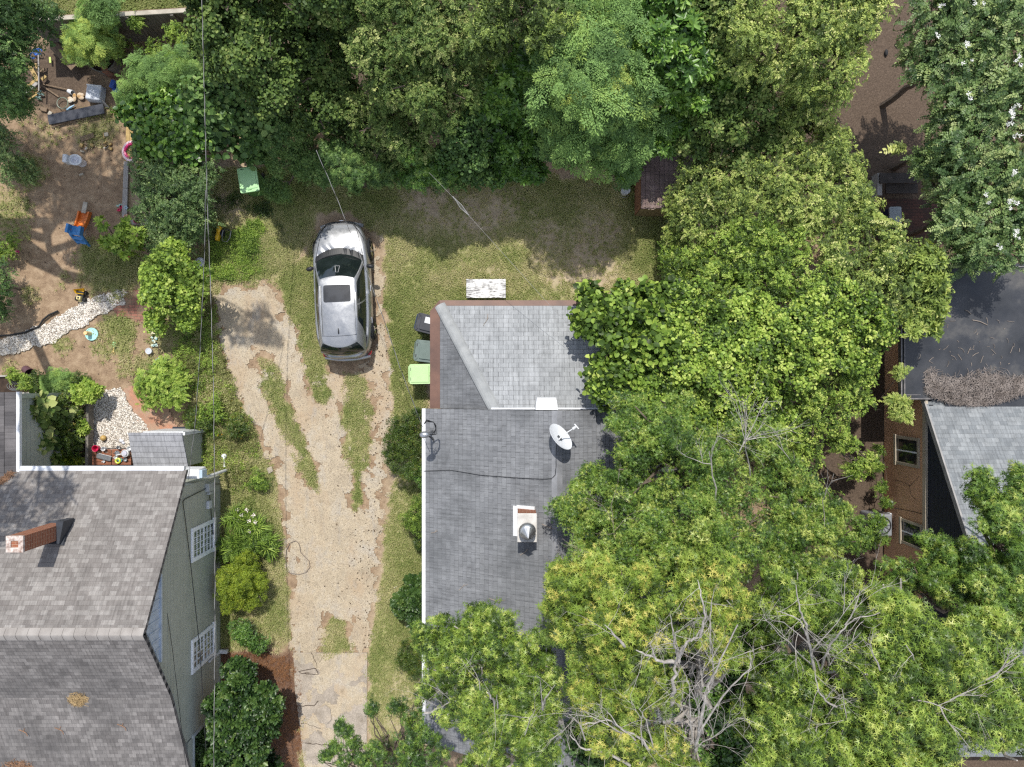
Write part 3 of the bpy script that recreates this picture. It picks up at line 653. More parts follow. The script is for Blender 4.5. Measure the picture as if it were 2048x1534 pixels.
# leaf litter, pine straw on the roof
def litter(name, pts, nrm, size, mat, label, cat, kindstuff=True, spread=None):
    mb = MB()
    for p in pts:
        a = random.uniform(0, 6.28); l = size*random.uniform(.5, 1.4); d = Vector((math.cos(a)*l, math.sin(a)*l, random.uniform(-.1, .1)*l)); d -= Vector(nrm)*d.dot(Vector(nrm))*.85
        p = Vector(p)+Vector(nrm)*random.uniform(.005, .04); mb.tube([p-d, p+d*.2+Vector((0, 0, .006)), p+d], [.006, .005, .003], 3, False)
    o = obj(name, mb, mat)
    if kindstuff: o['kind'] = 'stuff'; o['label'] = label
    else: tag(o, label, cat)
    return o
def zsage(x, y): return ZE+(YE-y)*(ZR-ZE)/(YE-YR) if y > YR else (ZR+(y-YR)*(ZR-ZK)/(YR-YK) if y > YK else ZK+(y-YK)*(ZK-ZS)/(YK-YS))
M['straw'] = pm('dry straw', (.4, .29, .15), (.25, .17, .08), 12, .9, .1)
M['straw_red'] = pm('reddish pine straw', (.3, .17, .1), (.17, .1, .06), 12, .9, .1)
pts = [PS(157+22*q*math.cos(w), 1398+15*q*math.sin(w), zsage) for q, w in [(random.random()**.75*(.75+.3*random.random()), random.uniform(0, 6.28)) for _ in range(420)]]
litter('pine_straw_clump', pts, (0, -.35, .93), .07, M['straw'], 'pale clump of pine straw on the brown roof', 'pine straw', False)
pts = [PS(35+34*q*math.cos(w), 1532+14*q*math.sin(w), zsage) for q, w in [(random.random()**.75*(.7+.35*random.random()), random.uniform(0, 6.28)) for _ in range(350)]]
litter('pine_straw_heap', pts, (0, -.35, .93), .07, M['straw_red'], 'reddish heap of pine straw at the bottom left roof corner', 'pine straw', False)
vz = lambda x, y: max(zsage(x, y), WZ+(WX-x)*.42)
pts = [PS(28-q*34+random.gauss(0, 3), 946+q*22+random.gauss(0, 3), vz)+Vector((0, 0, .03)) for q in np.random.default_rng(3).random(260)]
litter('valley_leaf_litter', pts, (0, 0, 1), .06, M['straw_red'], 'brown leaf litter in the roof valley', 'litter')
for (u, v, l) in ((245, 1451, 'small brown leaf on the brown roof right of the straw clump'), (120, 1458, 'small curled twig low on the brown roof'), (48, 1462, 'bent twig on the brown roof at the left')):
    mb = MB(); p = PS(u, v, zsage)+Vector((0, 0, .03)); mb.tube([p+Vector((-.14, .05, 0)), p, p+Vector((.1, -.04, .02)), p+Vector((.12, -.14, 0))], .012, 4); mb.tube([p, p+Vector((.05, .1, .02))], .01, 4)
    tag(obj('twig', mb, M['straw_red']), l, 'twig')

# ---- middle: grey roofed house
grey = thing('grey_house', 'grey shingle roofed white house with rear hip roof in the middle', 'house', (0, -5, 0))
MX, MZ, MP = -2.62, 2.92, .5; RXm = 1.25; RZ = MZ+(RXm-MX)*MP; MXE = RXm*2-MX; YN, YSo = -.76, -10.95
zmid = lambda x, y: MZ+(x-MX)*MP if x < RXm else RZ-(x-RXm)*MP
roof('west_slope', [(MX, YN, MZ), (MX, YSo, MZ), (RXm, YSo, RZ), (RXm, YN, RZ)], (0, 1, 0), M['shingle_west'], grey)
roof('east_slope', [(MXE, YN, MZ), (MXE, YSo, MZ), (RXm, YSo, RZ), (RXm, YN, RZ)], (0, 1, 0), M['shingle_west'], grey)
mb = MB()
for i in range(33):
    y = YN-.15-i*.31; mb.add([(RXm-.15, y+.16, RZ-.045), (RXm, y+.16, RZ+.032), (RXm+.15, y+.16, RZ-.045), (RXm-.15, y-.16, RZ-.057), (RXm, y-.16, RZ+.02), (RXm+.15, y-.16, RZ-.057)], [(0, 1, 4, 3), (1, 2, 5, 4)])
obj('ridge_cap', mb, pm('grey ridge shingle', (.24, .245, .26), (.15, .155, .165), 3, .9, .3, bscale=60), grey, True)
mb = MB(); mb.box((MX-.06, (YN+YSo)/2, MZ-.06), (.12, YN-YSo, .12)); obj('gutter', mb, M['white'], grey, True, .01)
mb = MB(); mb.box((-2.45, (YN+YSo)/2-.1, 1.42), (.1, YN-YSo-.5, 2.84)); mb.box((MXE-.2, (YN+YSo)/2-.1, 1.42), (.1, YN-YSo-.5, 2.84))
mb.slab([(-2.4, YSo+.3, 0), (MXE-.2, YSo+.3, 0), (MXE-.2, YSo+.3, 2.85), (RXm, YSo+.3, RZ-.2), (-2.4, YSo+.3, 2.85)], (0, -1, 0), .1)
mb.slab([(-2.4, YN-.02, 2.6), (RXm, YN-.02, RZ-.12), (MXE-.2, YN-.02, 2.6)], (0, 1, 0), .1); obj('wall', mb, M['white'], grey, True)
mb = MB(); mb.box((-2.62, -5.2, 1.3), (.34, .85, 2.2)); obj('bay_window', mb, M['white'], grey, True, .02)
# rear hip roof with the brown gutter cover
EX, EY, EZ = -2.2, 2.38, 2.72; ER = 5.0; HZ = 3.86; hx = -.5; hy = YN
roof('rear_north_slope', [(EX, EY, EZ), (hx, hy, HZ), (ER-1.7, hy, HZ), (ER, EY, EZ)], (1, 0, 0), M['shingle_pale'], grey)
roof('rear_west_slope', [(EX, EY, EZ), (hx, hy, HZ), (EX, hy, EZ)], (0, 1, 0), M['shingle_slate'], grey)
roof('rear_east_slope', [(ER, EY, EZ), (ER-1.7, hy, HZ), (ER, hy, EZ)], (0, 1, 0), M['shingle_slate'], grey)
mb = MB(); a = Vector((EX, EY, EZ+.02)); b = Vector((hx, hy, HZ+.02)); d = (b-a); L = d.length; d.normalize(); sd_ = d.cross(Vector((0, 0, 1))).normalized(); up = sd_.cross(d)
N = 14
for i in range(N):
    p0 = a+d*(L*i/N-.04); p1 = a+d*(L*(i+1)/N)
    row = [(-.17, -.045), (-.12, .0), (-.05, .028), (0.05, .028), (.12, .0), (.17, -.045)]
    v0 = [p0+sd_*x+up*(z+.02) for x, z in row]; v1 = [p1+sd_*x+up*(z+.005) for x, z in row]
    mb.add(v0+v1, [(j, j+1, j+7, j+6) for j in range(5)]+[(5, 4, 3, 2, 1, 0)])
obj('hip_cap', mb, pm('pale hip shingle', (.3, .31, .31), (.22, .23, .235), 3, .95, .3, bscale=70), grey, True)
mb = MB(); gx0 = -2.52; gy1 = 2.56; gz = EZ-.02
mb.add([(EX+.02, EY, gz+.035), (EX+.02, hy, gz+.035), (gx0, hy, gz-.02), (gx0, EY-.16, gz-.02), (EX-.03, gy1, gz-.02), (ER, gy1, gz-.02), (ER, EY-.01, gz+.035)], [(0, 3, 2, 1), (0, 4, 3), (0, 6, 5, 4)])
mb.add([(gx0, hy, gz-.02), (gx0, EY-.16, gz-.02), (EX-.03, gy1, gz-.02), (ER, gy1, gz-.02), (gx0, hy, gz-.16), (gx0, EY-.16, gz-.16), (EX-.03, gy1, gz-.16), (ER, gy1, gz-.16)], [(0, 1, 5, 4), (1, 2, 6, 5), (2, 3, 7, 6)])
gut = obj('brown_gutter_cover', mb, M['brown_metal'], grey, True)
mb = MB(); mb.box((-2.1, .72, 1.32), (.1, 2.96, 2.62)); mb.box((1.4, 2.2, 1.32), (7.1, .1, 2.62)); mb.box((4.9, .72, 1.32), (.1, 2.9, 2.62)); obj('rear_wall', mb, M['white'], grey, True)
# white peak vent between the two roofs, flashing strip
mb = MB(); vx = .98; zz = HZ-.03
w = .32; mb.add([(vx-w, YN+.02, zz), (vx+w, YN+.02, zz), (vx+w, YN+.02, zz+.72), (vx, YN+.02, zz+.86), (vx-w, YN+.02, zz+.72), (vx-w*.86, YN+.36, zz-.06), (vx+w*.86, YN+.36, zz-.06), (vx+w*.86, YN+.36, zz+.55), (vx, YN+.36, zz+.64), (vx-w*.86, YN+.36, zz+.55)],
    [(5, 6, 7, 8, 9)[::-1], (0, 4, 9, 5), (1, 6, 7, 2), (2, 7, 8, 3), (3, 8, 9, 4)])
obj('vent_housing', mb, M['white'], grey, True, .008)
mb = MB(); mb.box((1.6, YN+.035, HZ+.05), (4.4, .05, .06)); obj('flashing', mb, M['alu'], grey, True)
# stub chimney with turbine cap
mcx, mcy = .41, -3.92; zb = zmid(mcx, mcy)
mb = MB(); mb.box((mcx, mcy, zb+.22), (.5, .76, 1.04)); ch2 = obj('chimney', mb, None, grey, True); uvbox(ch2); ch2.data.materials.append(M['brick_red'])
mb = MB(); mb.box((mcx, mcy, zb+.765), (.53, .78, .05)); obj('cap_plate', mb, pm('streaked metal plate', (.62, .6, .57), (.45, .43, .4), 4, .55, .1, .2), ch2, True, .01)
mb = MB(); zc = zb+.79; c = (mcx, mcy-.03, 0)
mb.lathe([(.115, zc), (.115, zc+.10)], c, 18)
mb.lathe([(.115, zc+.1), (.19, zc+.17), (.232, zc+.27), (.22, zc+.36), (.15, zc+.43), (.0, zc+.45)], c, 20)
cw = obj('wind_cowl', mb, M['steel'], ch2, True, smooth=True)
mb = MB()
Q = lambda r, a, z: Vector((mcx+r*math.cos(a), mcy-.05+r*math.sin(a), z))
apex = Vector((mcx+.02, mcy-.15, zc+.66)); ring = [Q(.175, a, zc+.44+.05*math.sin(a)) for a in np.linspace(R(-55), R(245), 13)]
mb.add([apex]+ring, [(0, i+1, i+2) for i in range(12)]); mb.add([apex, ring[0], ring[0]+Vector((.06, -.01, .07))], [(0, 1, 2), (0, 2, 1)])
obj('cowl_hood', mb, M['steel'], ch2, True, smooth=False)
mb = MB(); mb.slab([(mcx-.38, mcy-.42, zb-.19+.03), (mcx-.25, mcy-.42, zb-.125+.035), (mcx-.25, mcy+.44, zb-.125+.035), (mcx-.38, mcy+.44, zb-.19+.03)], (-.44, 0, .9), .02); mb.box((mcx-.02, mcy+.42, zb+.03), (.56, .1, .05), ry=-.46)
obj('flashing', mb, M['white'], ch2, True)
# satellite dish
dz = zmid(1.2, -1.5)
dsh = thing('satellite_dish', 'white oval satellite dish with feed arm on the grey roof', 'satellite dish', (1.34, -1.5, dz))
n = Vector((.72, .62, .55)).normalized(); maj = Vector((.66, -.75, 0)); maj = (maj-n*maj.dot(n)).normalized(); oth = n.cross(maj); ctr = Vector((-.03, .06, .52))
mb = MB(); rings = []
for r in np.linspace(0, 1, 7):
    rings.append([ctr+(maj*math.cos(a)*.415+oth*math.sin(a)*.39)*r+n*(.07*(r*r)-.05) for a in np.linspace(0, 6.283, 28, endpoint=False)])
vs = sum(rings, []); nn = 28
fs = [(i*nn+j, i*nn+(j+1) % nn, (i+1)*nn+(j+1) % nn, (i+1)*nn+j) for i in range(6) for j in range(nn)]
mb.add(vs, fs); mb.add([v-n*.015 for v in vs], [f[::-1] for f in fs]); o = (6*nn); k = len(vs)
mb.f += [(o+j, o+k+j, o+k+(j+1) % nn, o+(j+1) % nn) for j in range(nn)]
dish = obj('reflector', mb, pm('off white dish', (.66, .68, .71), (.58, .6, .63), 3, .45, .02), dsh, smooth=True)
mb = MB(); mb.box(tuple(ctr+n*.0+oth*-.06), (.16, .05, .012), rz=R(-48), rx=.3); obj('emblem', mb, pm('grey emblem', (.06, .065, .07), None, 9, .5, .02), dish)
mb = MB(); mb.tube([Vector((0, 0, 0)), Vector((-.02, .0, .3)), ctr-n*.1], .03, 8); mb.box((0, 0, .01), (.2, .2, .02), ry=0); obj('mast', mb, M['steel'], dsh)
lnb = ctr+n*.46-oth*.0+Vector((.06, .0, -.02))
mb = MB(); mb.tube([ctr-oth*.2+n*.02, ctr-oth*.1+n*.2+Vector((0, 0, -.08)), lnb], .016, 6); obj('feed_arm', mb, M['white'], dsh)
mb = MB(); mb.tube([lnb-n*.05, lnb+n*.06], [.045, .035], 10); mb.box(tuple(lnb+n*.07), (.03, .17, .05), rz=R(40)); obj('feed_head', mb, M['white'], dsh)
mb = MB(); pts = [PS(u, v, zmid)+Vector((0, 0, .028)) for u, v in ((847, 942), (880, 941), (905, 941), (925, 944), (960, 950), (1000, 953), (1040, 956), (1085, 958), (1103, 957), (1110, 950), (1112, 935), (1112, 905), (1113, 885))]
mb.tube(pts, .011, 5); tag(obj('coaxial_cable', mb, M['black']), 'black cable running across the grey roof to the dish', 'cable')
# service mast
mz0 = zmid(-2.42, -1.44); mst = thing('service_mast', 'grey electric service mast with looped wires at the roof edge', 'service mast', (-2.45, -1.45, mz0))
mb = MB(); mb.tube([(0, 0, -.3), (0, 0, 1.32)], .034, 10); mb.lathe([(.1, .0), (.05, .06), (.036, .1)], (0, 0, 0), 12); obj('pole', mb, M['steel'], mst, smooth=True)
mb = MB(); mb.ell((-.03, 0, 1.38), (.15, .1, .1)); obj('weather_head', mb, M['steel'], mst, smooth=True)
mb = MB()
for k in range(3):
    a = [Vector((.04, 0, 1.34)), Vector((.16+.05*k, -.02, 1.2-.1*k)), Vector((.26, .14+.05*k, 1.02)), Vector((.2, .34, 1.1)), Vector((.02, .36+.03*k, 1.3)), Vector((-.04, .3, 1.42))]
    pts = []
    for i in range(len(a)-1):
        for q in range(4): pts.append(a[i].lerp(a[i+1], q/4))
    mb.tube(pts+[a[-1]], .012, 5)
for k in range(2): mb.tube([Vector((.05, -.02, 1.3)), Vector((.1+.06*k, -.12, .9)), Vector((.16, -.22-.08*k, .5)), Vector((.05+.05*k, -.1, .9)), Vector((0, 0, 1.3))], .011, 5)
obj('wire_loop', mb, M['black'], mst)
# twigs on the grey roof
def ztw(x, y):
    if y > YN: return max(EZ+(EY-y)*(HZ-EZ)/(EY-hy), 0) if (x-EX)*1.1/1.7 > (EY-y)*1.1/3.14 else EZ+(x-EX)*(HZ-EZ)/(hx-EX)
    return zmid(x, y)
TW = [((976,628),(974,640),(966,652),'pale curved twig on the pale rear roof slope'),((862,1066),(870,1064),(876,1061),'short pale twig on the grey roof beside the white gutter'),((1040,1050+60),(1050,1104),(1056,1098),'thin twig on the grey roof below the chimney'),((1084,1048),(1100,1055),(1112,1058),'thin pale twig right of the capped chimney'),((918,1180),(926,1172),(936,1168),'forked twig low on the grey roof'),((978,1196),(994,1202),(1010,1200),'pale twig low on the grey roof near the branches')]
for a, b, c_, l in TW:
    mb = MB(); pts = [PS(*q, ztw)+Vector((0, 0, .025)) for q in (a, b, c_)]; mb.tube(pts, [.009, .008, .005], 4); mb.tube([pts[1], pts[1]+Vector((.05, .08, .01))], .006, 4); tag(obj('roof_twig', mb, M['twig']), l, 'twig')

# ---- right: tan and navy house with flat black rear roof
tanh = thing('tan_house', 'tan and navy sided house with blue grey roof and flat black rear roof', 'house', (15, -3, 0))
TX = 12.86; tz = 2.45
planks('lower_wall', [(TX, -.45, 0), (TX, -.45, tz), (TX, -9.5, tz), (TX, -9.5, 0)], (0, 0, 1), (-1, 0, 0), M['tan'], tanh, .155, .014, .02, M['tan_dark'])
def zt_(y): return 2.42+(-.42-y)*.56 if y > -6 else 2.42+5.58*.56+(y+6)*.56
planks('upper_wall', [(TX+.03, -.45, tz), (TX+.03, -6, zt_(-6)-.15), (TX+.03, -11.5, tz)], (0, 0, 1), (-1, 0, 0), M['navy'], tanh, .2, .014, .02, M['navy_dark'])
mb = MB(); mb.box((TX-.04, -5, tz+.02), (.08, 9.2, .16)); mb.box((TX-.035, -.47, 1.2), (.09, .12, 2.4)); obj('trim_board', mb, M['beige'], tanh, True)
mb = MB()
for (a, b) in ((-.42, -6), (-6, -11.6)): mb.add([(TX-.1, a, zt_(a)+.02), (TX-.1, b, zt_(b)+.02), (TX-.1, b, zt_(b)-.16), (TX-.1, a, zt_(a)-.16), (TX-.05, a, zt_(a)+.02), (TX-.05, b, zt_(b)+.02), (TX-.05, b, zt_(b)-.16), (TX-.05, a, zt_(a)-.16)], [(0, 3, 2, 1), (4, 5, 6, 7), (0, 1, 5, 4), (3, 7, 6, 2)])
obj('rake_board', mb, pm('grey rake board', (.3, .29, .28), None, 5, .6, .05), tanh, True)
roof('roof', [(TX-.08, -.42, zt_(-.42)), (TX-.08, -6, zt_(-6)), (24, -6, zt_(-6)), (24, -.42, zt_(-.42))], (1, 0, 0), M['shingle_blue'], tanh, .16, .014)
roof('south_roof', [(TX-.08, -11.6, zt_(-11.6)), (TX-.08, -6, zt_(-6)), (24, -6, zt_(-6)), (24, -11.6, zt_(-11.6))], (1, 0, 0), M['shingle_blue'], tanh, .16, .014)
window(tanh, TX-.022, -2.68, -1.72, .72, 2.16, -1, .1, M['beige'], 2, 1); window(tanh, TX-.022, -5.24, -4.42, 1.05, 2.32, -1, .09, M['beige'], 2, 1)
t = NT('black membrane'); n = t.noise(.7, 6, .6); col = t.ramp(n, [(.38, (.017, .019, .023)), (.55, (.036, .038, .043)), (.68, (.1, .095, .088))])
col = t.mix(t.ramp(t.noise(38, 4, .8), [(.66, 0.0), (.74, .7)]), col, (.25, .24, .22)); M['membrane'] = t.set(col, t.ramp(t.noise(1.1, 4), [(.35, .28), (.65, .5)]), 0, .5)
fz = 2.62; FX, FY0, FY1 = 12.02, -.45, 3.7
mb = MB(); mb.box(((FX+24)/2, (FY0+FY1)/2, fz-.08), (24-FX, FY1-FY0, .16)); mb.box(((TX+.5+24)/2, FY0-.25, fz-.09), (24-TX-.5, .5, .14)); obj('flat_roof', mb, M['membrane'], tanh, True)
mb = MB()
mb.box((FX+.06, (FY0+FY1)/2, fz+.02), (.03, FY1-FY0-.06, .05)); mb.box(((FX+24)/2, FY1-.1, fz+.015), (24-FX-.1, .03, .03)); mb.box((FX-.02, (FY0+FY1)/2, fz-.07), (.035, FY1-FY0+.02, .17)); mb.box(((FX+TX)/2+.0, FY0-.02, fz-.07), (TX-FX+.2, .035, .17)); mb.box((FX+.32, FY0+.1, fz+.01), (.5, .02, .02))
obj('drip_edge', mb, pm('dark drip edge', (.1, .1, .105), (.24, .22, .21), 6, .5, .1, .3), tanh, True)
mb = MB(); mb.box((TX+.05, 1.6, 1.22), (.1, 4.0, 2.44)); mb.box((18.5, 3.5, 1.22), (11.2, .1, 2.44)); obj('rear_wall', mb, M['tan'], tanh, True)
for u, v in ((1782, 1006), (1779, 1030)): k = 24.5-(TX-.05)*F/(u-1024); p = P(u, v, k); mb = MB(); mb.box(tuple(p), (.08, .16, .2)); obj('outlet_box', mb, M['alu'], tanh, True, .01)
mb = MB(); f2 = lambda u, v: P(u, v, 24.5-(TX-.03)*F/(u-1024))
mb.tube([f2(*q) for q in ((1788, 1016), (1810, 1020), (1830, 1024), (1850, 1030), (1856, 1036))], .008, 4); mb.tube([f2(*q) for q in ((1790, 960), (1805, 964), (1820, 972), (1831, 960), (1838, 952))], .006, 4); mb.tube([f2(*q) for q in ((1818, 970), (1822, 990), (1832, 1000))], .005, 4)
obj('wall_cable', mb, M['black'], tanh, True)
# heap of twigs where the two roofs meet
mb = MB(); rs = random.Random(5)
for _ in range(5200):
    u = 1852+rs.random()**.9*290; e = (u-1950)/112
    hi = 752+8*math.sin(u*.05)+rs.gauss(0, 7); lo = 812-34*min(1, abs(e))**2.2 if u > 1850 else 790
    v = hi+(lo-hi)*rs.random()
    x, y = P(u, v, 2.7).xy; z = (fz if y > -.7 else max(zt_(y), fz*0))+.02+.1*rs.random()*max(0, 1-abs((v-784)/34))
    if y <= -.7: z = max(z, zt_(y)+.03)
    a = rs.uniform(0, 6.28); l = rs.uniform(.03, .12); d = Vector((math.cos(a)*l, math.sin(a)*l, rs.uniform(-.2, .3)*l)); p = Vector((x, y, z)); mb.tube([p-d, p+Vector((0, 0, .01)), p+d], [.0065, .006, .004], 3, False)
M['debris'] = pm('grey brown twig debris', (.3, .26, .235), (.15, .125, .11), 5, .9, .2)
o = tag(obj('twig_heap', mb, M['debris']), 'broad heap of grey twigs lying across the flat black roof edge', 'twig heap')
mb = MB()
for _ in range(46):
    u, v = rs.uniform(1830, 2040), rs.uniform(640, 750); p = P(u, v, fz+.015); a = rs.uniform(0, 6.28); l = rs.uniform(.02, .12); mb.tube([p-Vector((math.cos(a), math.sin(a), 0))*l, p+Vector((.01, .01, .01)), p+Vector((math.cos(a+.3), math.sin(a+.3), 0))*l], .006, 3)
for a, b in (((1945, 640), (1975, 650)), ((1930, 620), (1942, 628))): mb.tube([P(*a, fz+.02), P((a[0]+b[0])/2, (a[1]+b[1])/2-2, fz+.03), P(*b, fz+.02)], .012, 4)
o = obj('scattered_twigs', mb, M['twig']); o['kind'] = 'stuff'; o['label'] = 'pale twigs scattered over the flat black roof'
# low locker beside the sage house
lk = thing('storage_locker', 'low white storage locker with lilac grey shingle lid beside the house', 'storage locker', (-11.5, -2.2, 0))
LX0, LX1, LY0, LY1, LZ0, LZ1 = -12.34, -10.62, -2.78, -1.6, 1.2, 1.68
roof('roof', [(LX0-.06, LY0, LZ0), (LX1, LY0, LZ0), (LX1+.0, LY1, LZ1), (LX0, LY1, LZ1)], (1, 0, 0), M['shingle_locker'], lk, .2, .012, .05)
mb = MB(); mb.add([(LX0+.06, LY0+.08, 0), (LX1-.02, LY0+.08, 0), (LX1-.02, LY1-.03, 0), (LX0+.06, LY1-.03, 0), (LX0+.06, LY0+.08, LZ0-.02), (LX1-.02, LY0+.08, LZ0-.02), (LX1-.02, LY1-.03, LZ1-.06), (LX0+.06, LY1-.03, LZ1-.06)], [(0, 1, 5, 4), (1, 2, 6, 5), (2, 3, 7, 6), (3, 0, 4, 7)])
obj('wall', mb, M['sage'], lk, True)
mb = MB(); mb.box(((LX0+LX1)/2+.2, LY1+.02, .8), (1.3, .06, 1.5)); mb.box((LX1+.02, LY1-.02, .8), (.1, .1, 1.6)); obj('door', mb, M['white'], lk, True)
mb = MB(); mb.box(((LX0+LX1)/2+.25, LY1+.06, .04), (.9, .1, .08)); obj('sill', mb, M['navy'], lk, True)
# ------------------------------------------------------------------ car
def plain(name, c, rough=.5, metal=0, spec=.5, var=.88, bump=.02, scale=9):
    return pm(name, c, tuple(x*var for x in c), scale, rough, bump, metal, spec)
t = NT('silver car paint'); n = t.noise(260, 2, .6); col = t.ramp(n, [(.3, (.27, .278, .29)), (.7, (.36, .37, .385))])
t.set(col, .3, .6, .5); t.b.inputs['Coat Weight'].default_value = .5; t.b.inputs['Coat Roughness'].default_value = .05
dst = t.ramp(t.noise(5, 6, .7), [(.4, .3), (.7, .46)]); t.l(dst, t.b.inputs['Roughness']); M['paint'] = t.m
t = NT('tinted car glass'); M['car_glass'] = t.set(t.ramp(t.noise(2, 2), [(.4, (.008, .012, .012)), (.6, (.014, .02, .02))]), .04, 0, .9)
t = NT('sunroof glass'); M['sunroof'] = t.set(t.ramp(t.noise(3, 2), [(.4, (.035, .037, .042)), (.6, (.045, .048, .055))]), .45, 0, .12)
t = NT('headlamp lens'); M['lamp'] = t.set(t.ramp(t.noise(20, 2), [(.4, (.35, .37, .4)), (.6, (.55, .57, .6))]), .15, .5, .7)
t = NT('tail lamp lens'); M['tail'] = t.set(t.ramp(t.noise(20, 2), [(.4, (.2, .012, .012)), (.6, (.3, .02, .02))]), .15, 0, .6)
car = thing('suv', 'silver estate style SUV with sunroof parked on grass beside the gravel driveway', 'car', (-5.66, 3.12, 0), R(2.6))
NTH = 140
_d = [2*math.pi*i/4000 for i in range(4000)]
_q = [(math.copysign(abs(math.cos(a))**(2/(3.7 if math.sin(a) > 0 else 4.6)), math.cos(a))*.93, math.copysign(abs(math.sin(a))**(2/(3.7 if math.sin(a) > 0 else 4.6)), math.sin(a))*2.32) for a in _d]
_l = np.concatenate([[0], np.cumsum([math.dist(_q[i], _q[(i+1) % 4000]) for i in range(4000)])])
OUT = []
for i in range(NTH):
    k = int(np.searchsorted(_l, _l[-1]*(i+.5)/NTH))-1; OUT.append((math.cos(_d[k]), math.sin(_d[k])))
def hw(y): return .93*(1-min(1, abs(y)/2.33)**3.7)**(1/3.7)*(1-.05*max(0, (y-.9)/1.4)**2)
def outline(s):
    o = []
    for i in range(NTH):
        c, sn = OUT[i]; p = 3.7 if sn > 0 else 4.6
        x = .93*math.copysign(abs(c)**(2/p), c); y = (2.33 if sn > 0 else 2.31)*math.copysign(abs(sn)**(2/p), sn)
        if y > .9: x *= 1-.05*((y-.9)/1.4)**2
        if y < -.8: x *= 1-.05*((y+.8)/1.5)**2
        o.append((x*s, y-(1-s)*y*(.42 if abs(y) > 1.2 else .4)))
    return o
def zsh(y): return float(np.interp(y, [-2.4, -2.2, -1.6, 0, 1.0, 1.5, 2.0, 2.2, 2.33], [.9, .97, 1.0, .97, .95, .9, .8, .7, .6]))
LEV = [(.9, .2, 0), (.965, .3, 0), (.99, .42, 0), (1.0, .55, 0), (1.0, .66, 0), (.99, .76, .25), (.972, .0, 1), (.945, .035, 1), (.88, .06, 1), (.75, .085, 1), (.55, .105, 1), (.3, .12, 1), (.08, .125, 1)]
vs = []
for s, z, m in LEV:
    for x, y in outline(s):
        zz = z if m == 0 else (zsh(y)+z if m == 1 else min(.78, zsh(y)-.04)); 
        if m == 0: zz = min(z, zsh(y)-.07+.15*z)
        if m == 1 and z > .05 and y < 1.2-.3*(x/.8)**2 and abs(x) < .76 and y > -2.1: zz -= .14
        vs.append((x, y, zz))
fs = [(i*NTH+j, i*NTH+(j+1) % NTH, (i+1)*NTH+(j+1) % NTH, (i+1)*NTH+j) for i in range(len(LEV)-1) for j in range(NTH)]
fs += [tuple((len(LEV)-1)*NTH+j for j in range(NTH))]
mb = MB(); mb.add(vs, fs); body = obj('body', mb, M['paint'], car, smooth=True); body.data.set_sharp_from_angle(angle=R(65))
bvh = BVHTree.FromPolygons([Vector(v) for v in vs], fs)
def top(x, y):
    h = bvh.ray_cast(Vector((x, y, 4)), Vector((0, 0, -1))); return h[0].z if h[0] else .5
def patch(mb, poly, off=.006, cell=.035, top=None):
    top = top or globals()['top']
    xs_ = [p[0] for p in poly]; ys_ = [p[1] for p in poly]; X = np.arange(min(xs_), max(xs_)+cell, cell); Y = np.arange(min(ys_), max(ys_)+cell, cell)
    for x in X[:-1]:
        for y in Y[:-1]:
            q = [(x, y), (x+cell, y), (x+cell, y+cell), (x, y+cell)]
            pp = q; n_ = len(poly); ar = sum(poly[i][0]*poly[(i+1) % n_][1]-poly[(i+1) % n_][0]*poly[i][1] for i in range(n_)); P_ = poly if ar > 0 else poly[::-1]
            for i in range(n_):
                a, b = P_[i], P_[(i+1) % n_]; out = []
                side = lambda p: (b[0]-a[0])*(p[1]-a[1])-(b[1]-a[1])*(p[0]-a[0])
                for j in range(len(pp)):
                    c_, d_ = pp[j], pp[(j+1) % len(pp)]; sc_, sd2 = side(c_), side(d_)
                    if sc_ >= 0: out.append(c_)
                    if sc_*sd2 < 0: tt = sc_/(sc_-sd2); out.append((c_[0]+(d_[0]-c_[0])*tt, c_[1]+(d_[1]-c_[1])*tt))
                pp = out
                if len(pp) < 3: break
            if len(pp) >= 3: mb.add([(a[0], a[1], top(*a)+off) for a in pp], [tuple(range(len(pp)))])
def line(mb, pts, r=.006, off=.0, n=4, sub=8):
    q = []
    for a, b in zip(pts[:-1], pts[1:]):
        for k in range(sub): x = a[0]+(b[0]-a[0])*k/sub; y = a[1]+(b[1]-a[1])*k/sub; q.append((x, y, top(x, y)+off))
    q.append((*pts[-1], top(*pts[-1])+off)); mb.tube(q, r, n)
mb = MB()
for s in (1, -1): line(mb, [(s*.5, 2.17), (s*.6, 1.9), (s*.72, 1.35), (s*.8, .95)], .011, -.002)
line(mb, [(-.5, 2.17), (-.25, 2.26), (0, 2.28), (.25, 2.26), (.5, 2.17)], .010)
obj('hood_seam', mb, M['black'], body)
for s in (1, -1):
    mb = MB(); patch(mb, [(s*.46, 2.16), (s*.58, 2.03), (s*.78, 1.72), (s*.955*hw(1.62), 1.6), (s*.965*hw(1.78), 1.78), (s*.96*hw(2.0), 2.0), (s*.94*hw(2.2), 2.2)]); obj('headlight', mb, M['lamp'], car)
    mb = MB(); line(mb, [(s*.46, 2.15), (s*.58, 2.02), (s*.78, 1.7), (s*.95*hw(1.6), 1.58)], .014, .003); obj('lamp_edge', mb, M['black'], body)
    mb = MB(); patch(mb, [(s*.62, -2.245), (s*.80, -2.17), (s*.86, -1.95), (s*.80, -1.9), (s*.72, -2.12), (s*.6, -2.2)], .01); obj('taillight', mb, M['tail'], car)
mb = MB(); patch(mb, [(-.46, 2.24), (-.25, 2.30), (0, 2.315), (.25, 2.30), (.46, 2.24), (.3, 2.4), (-.3, 2.4)], .008); obj('grille', mb, M['chrome'], car)
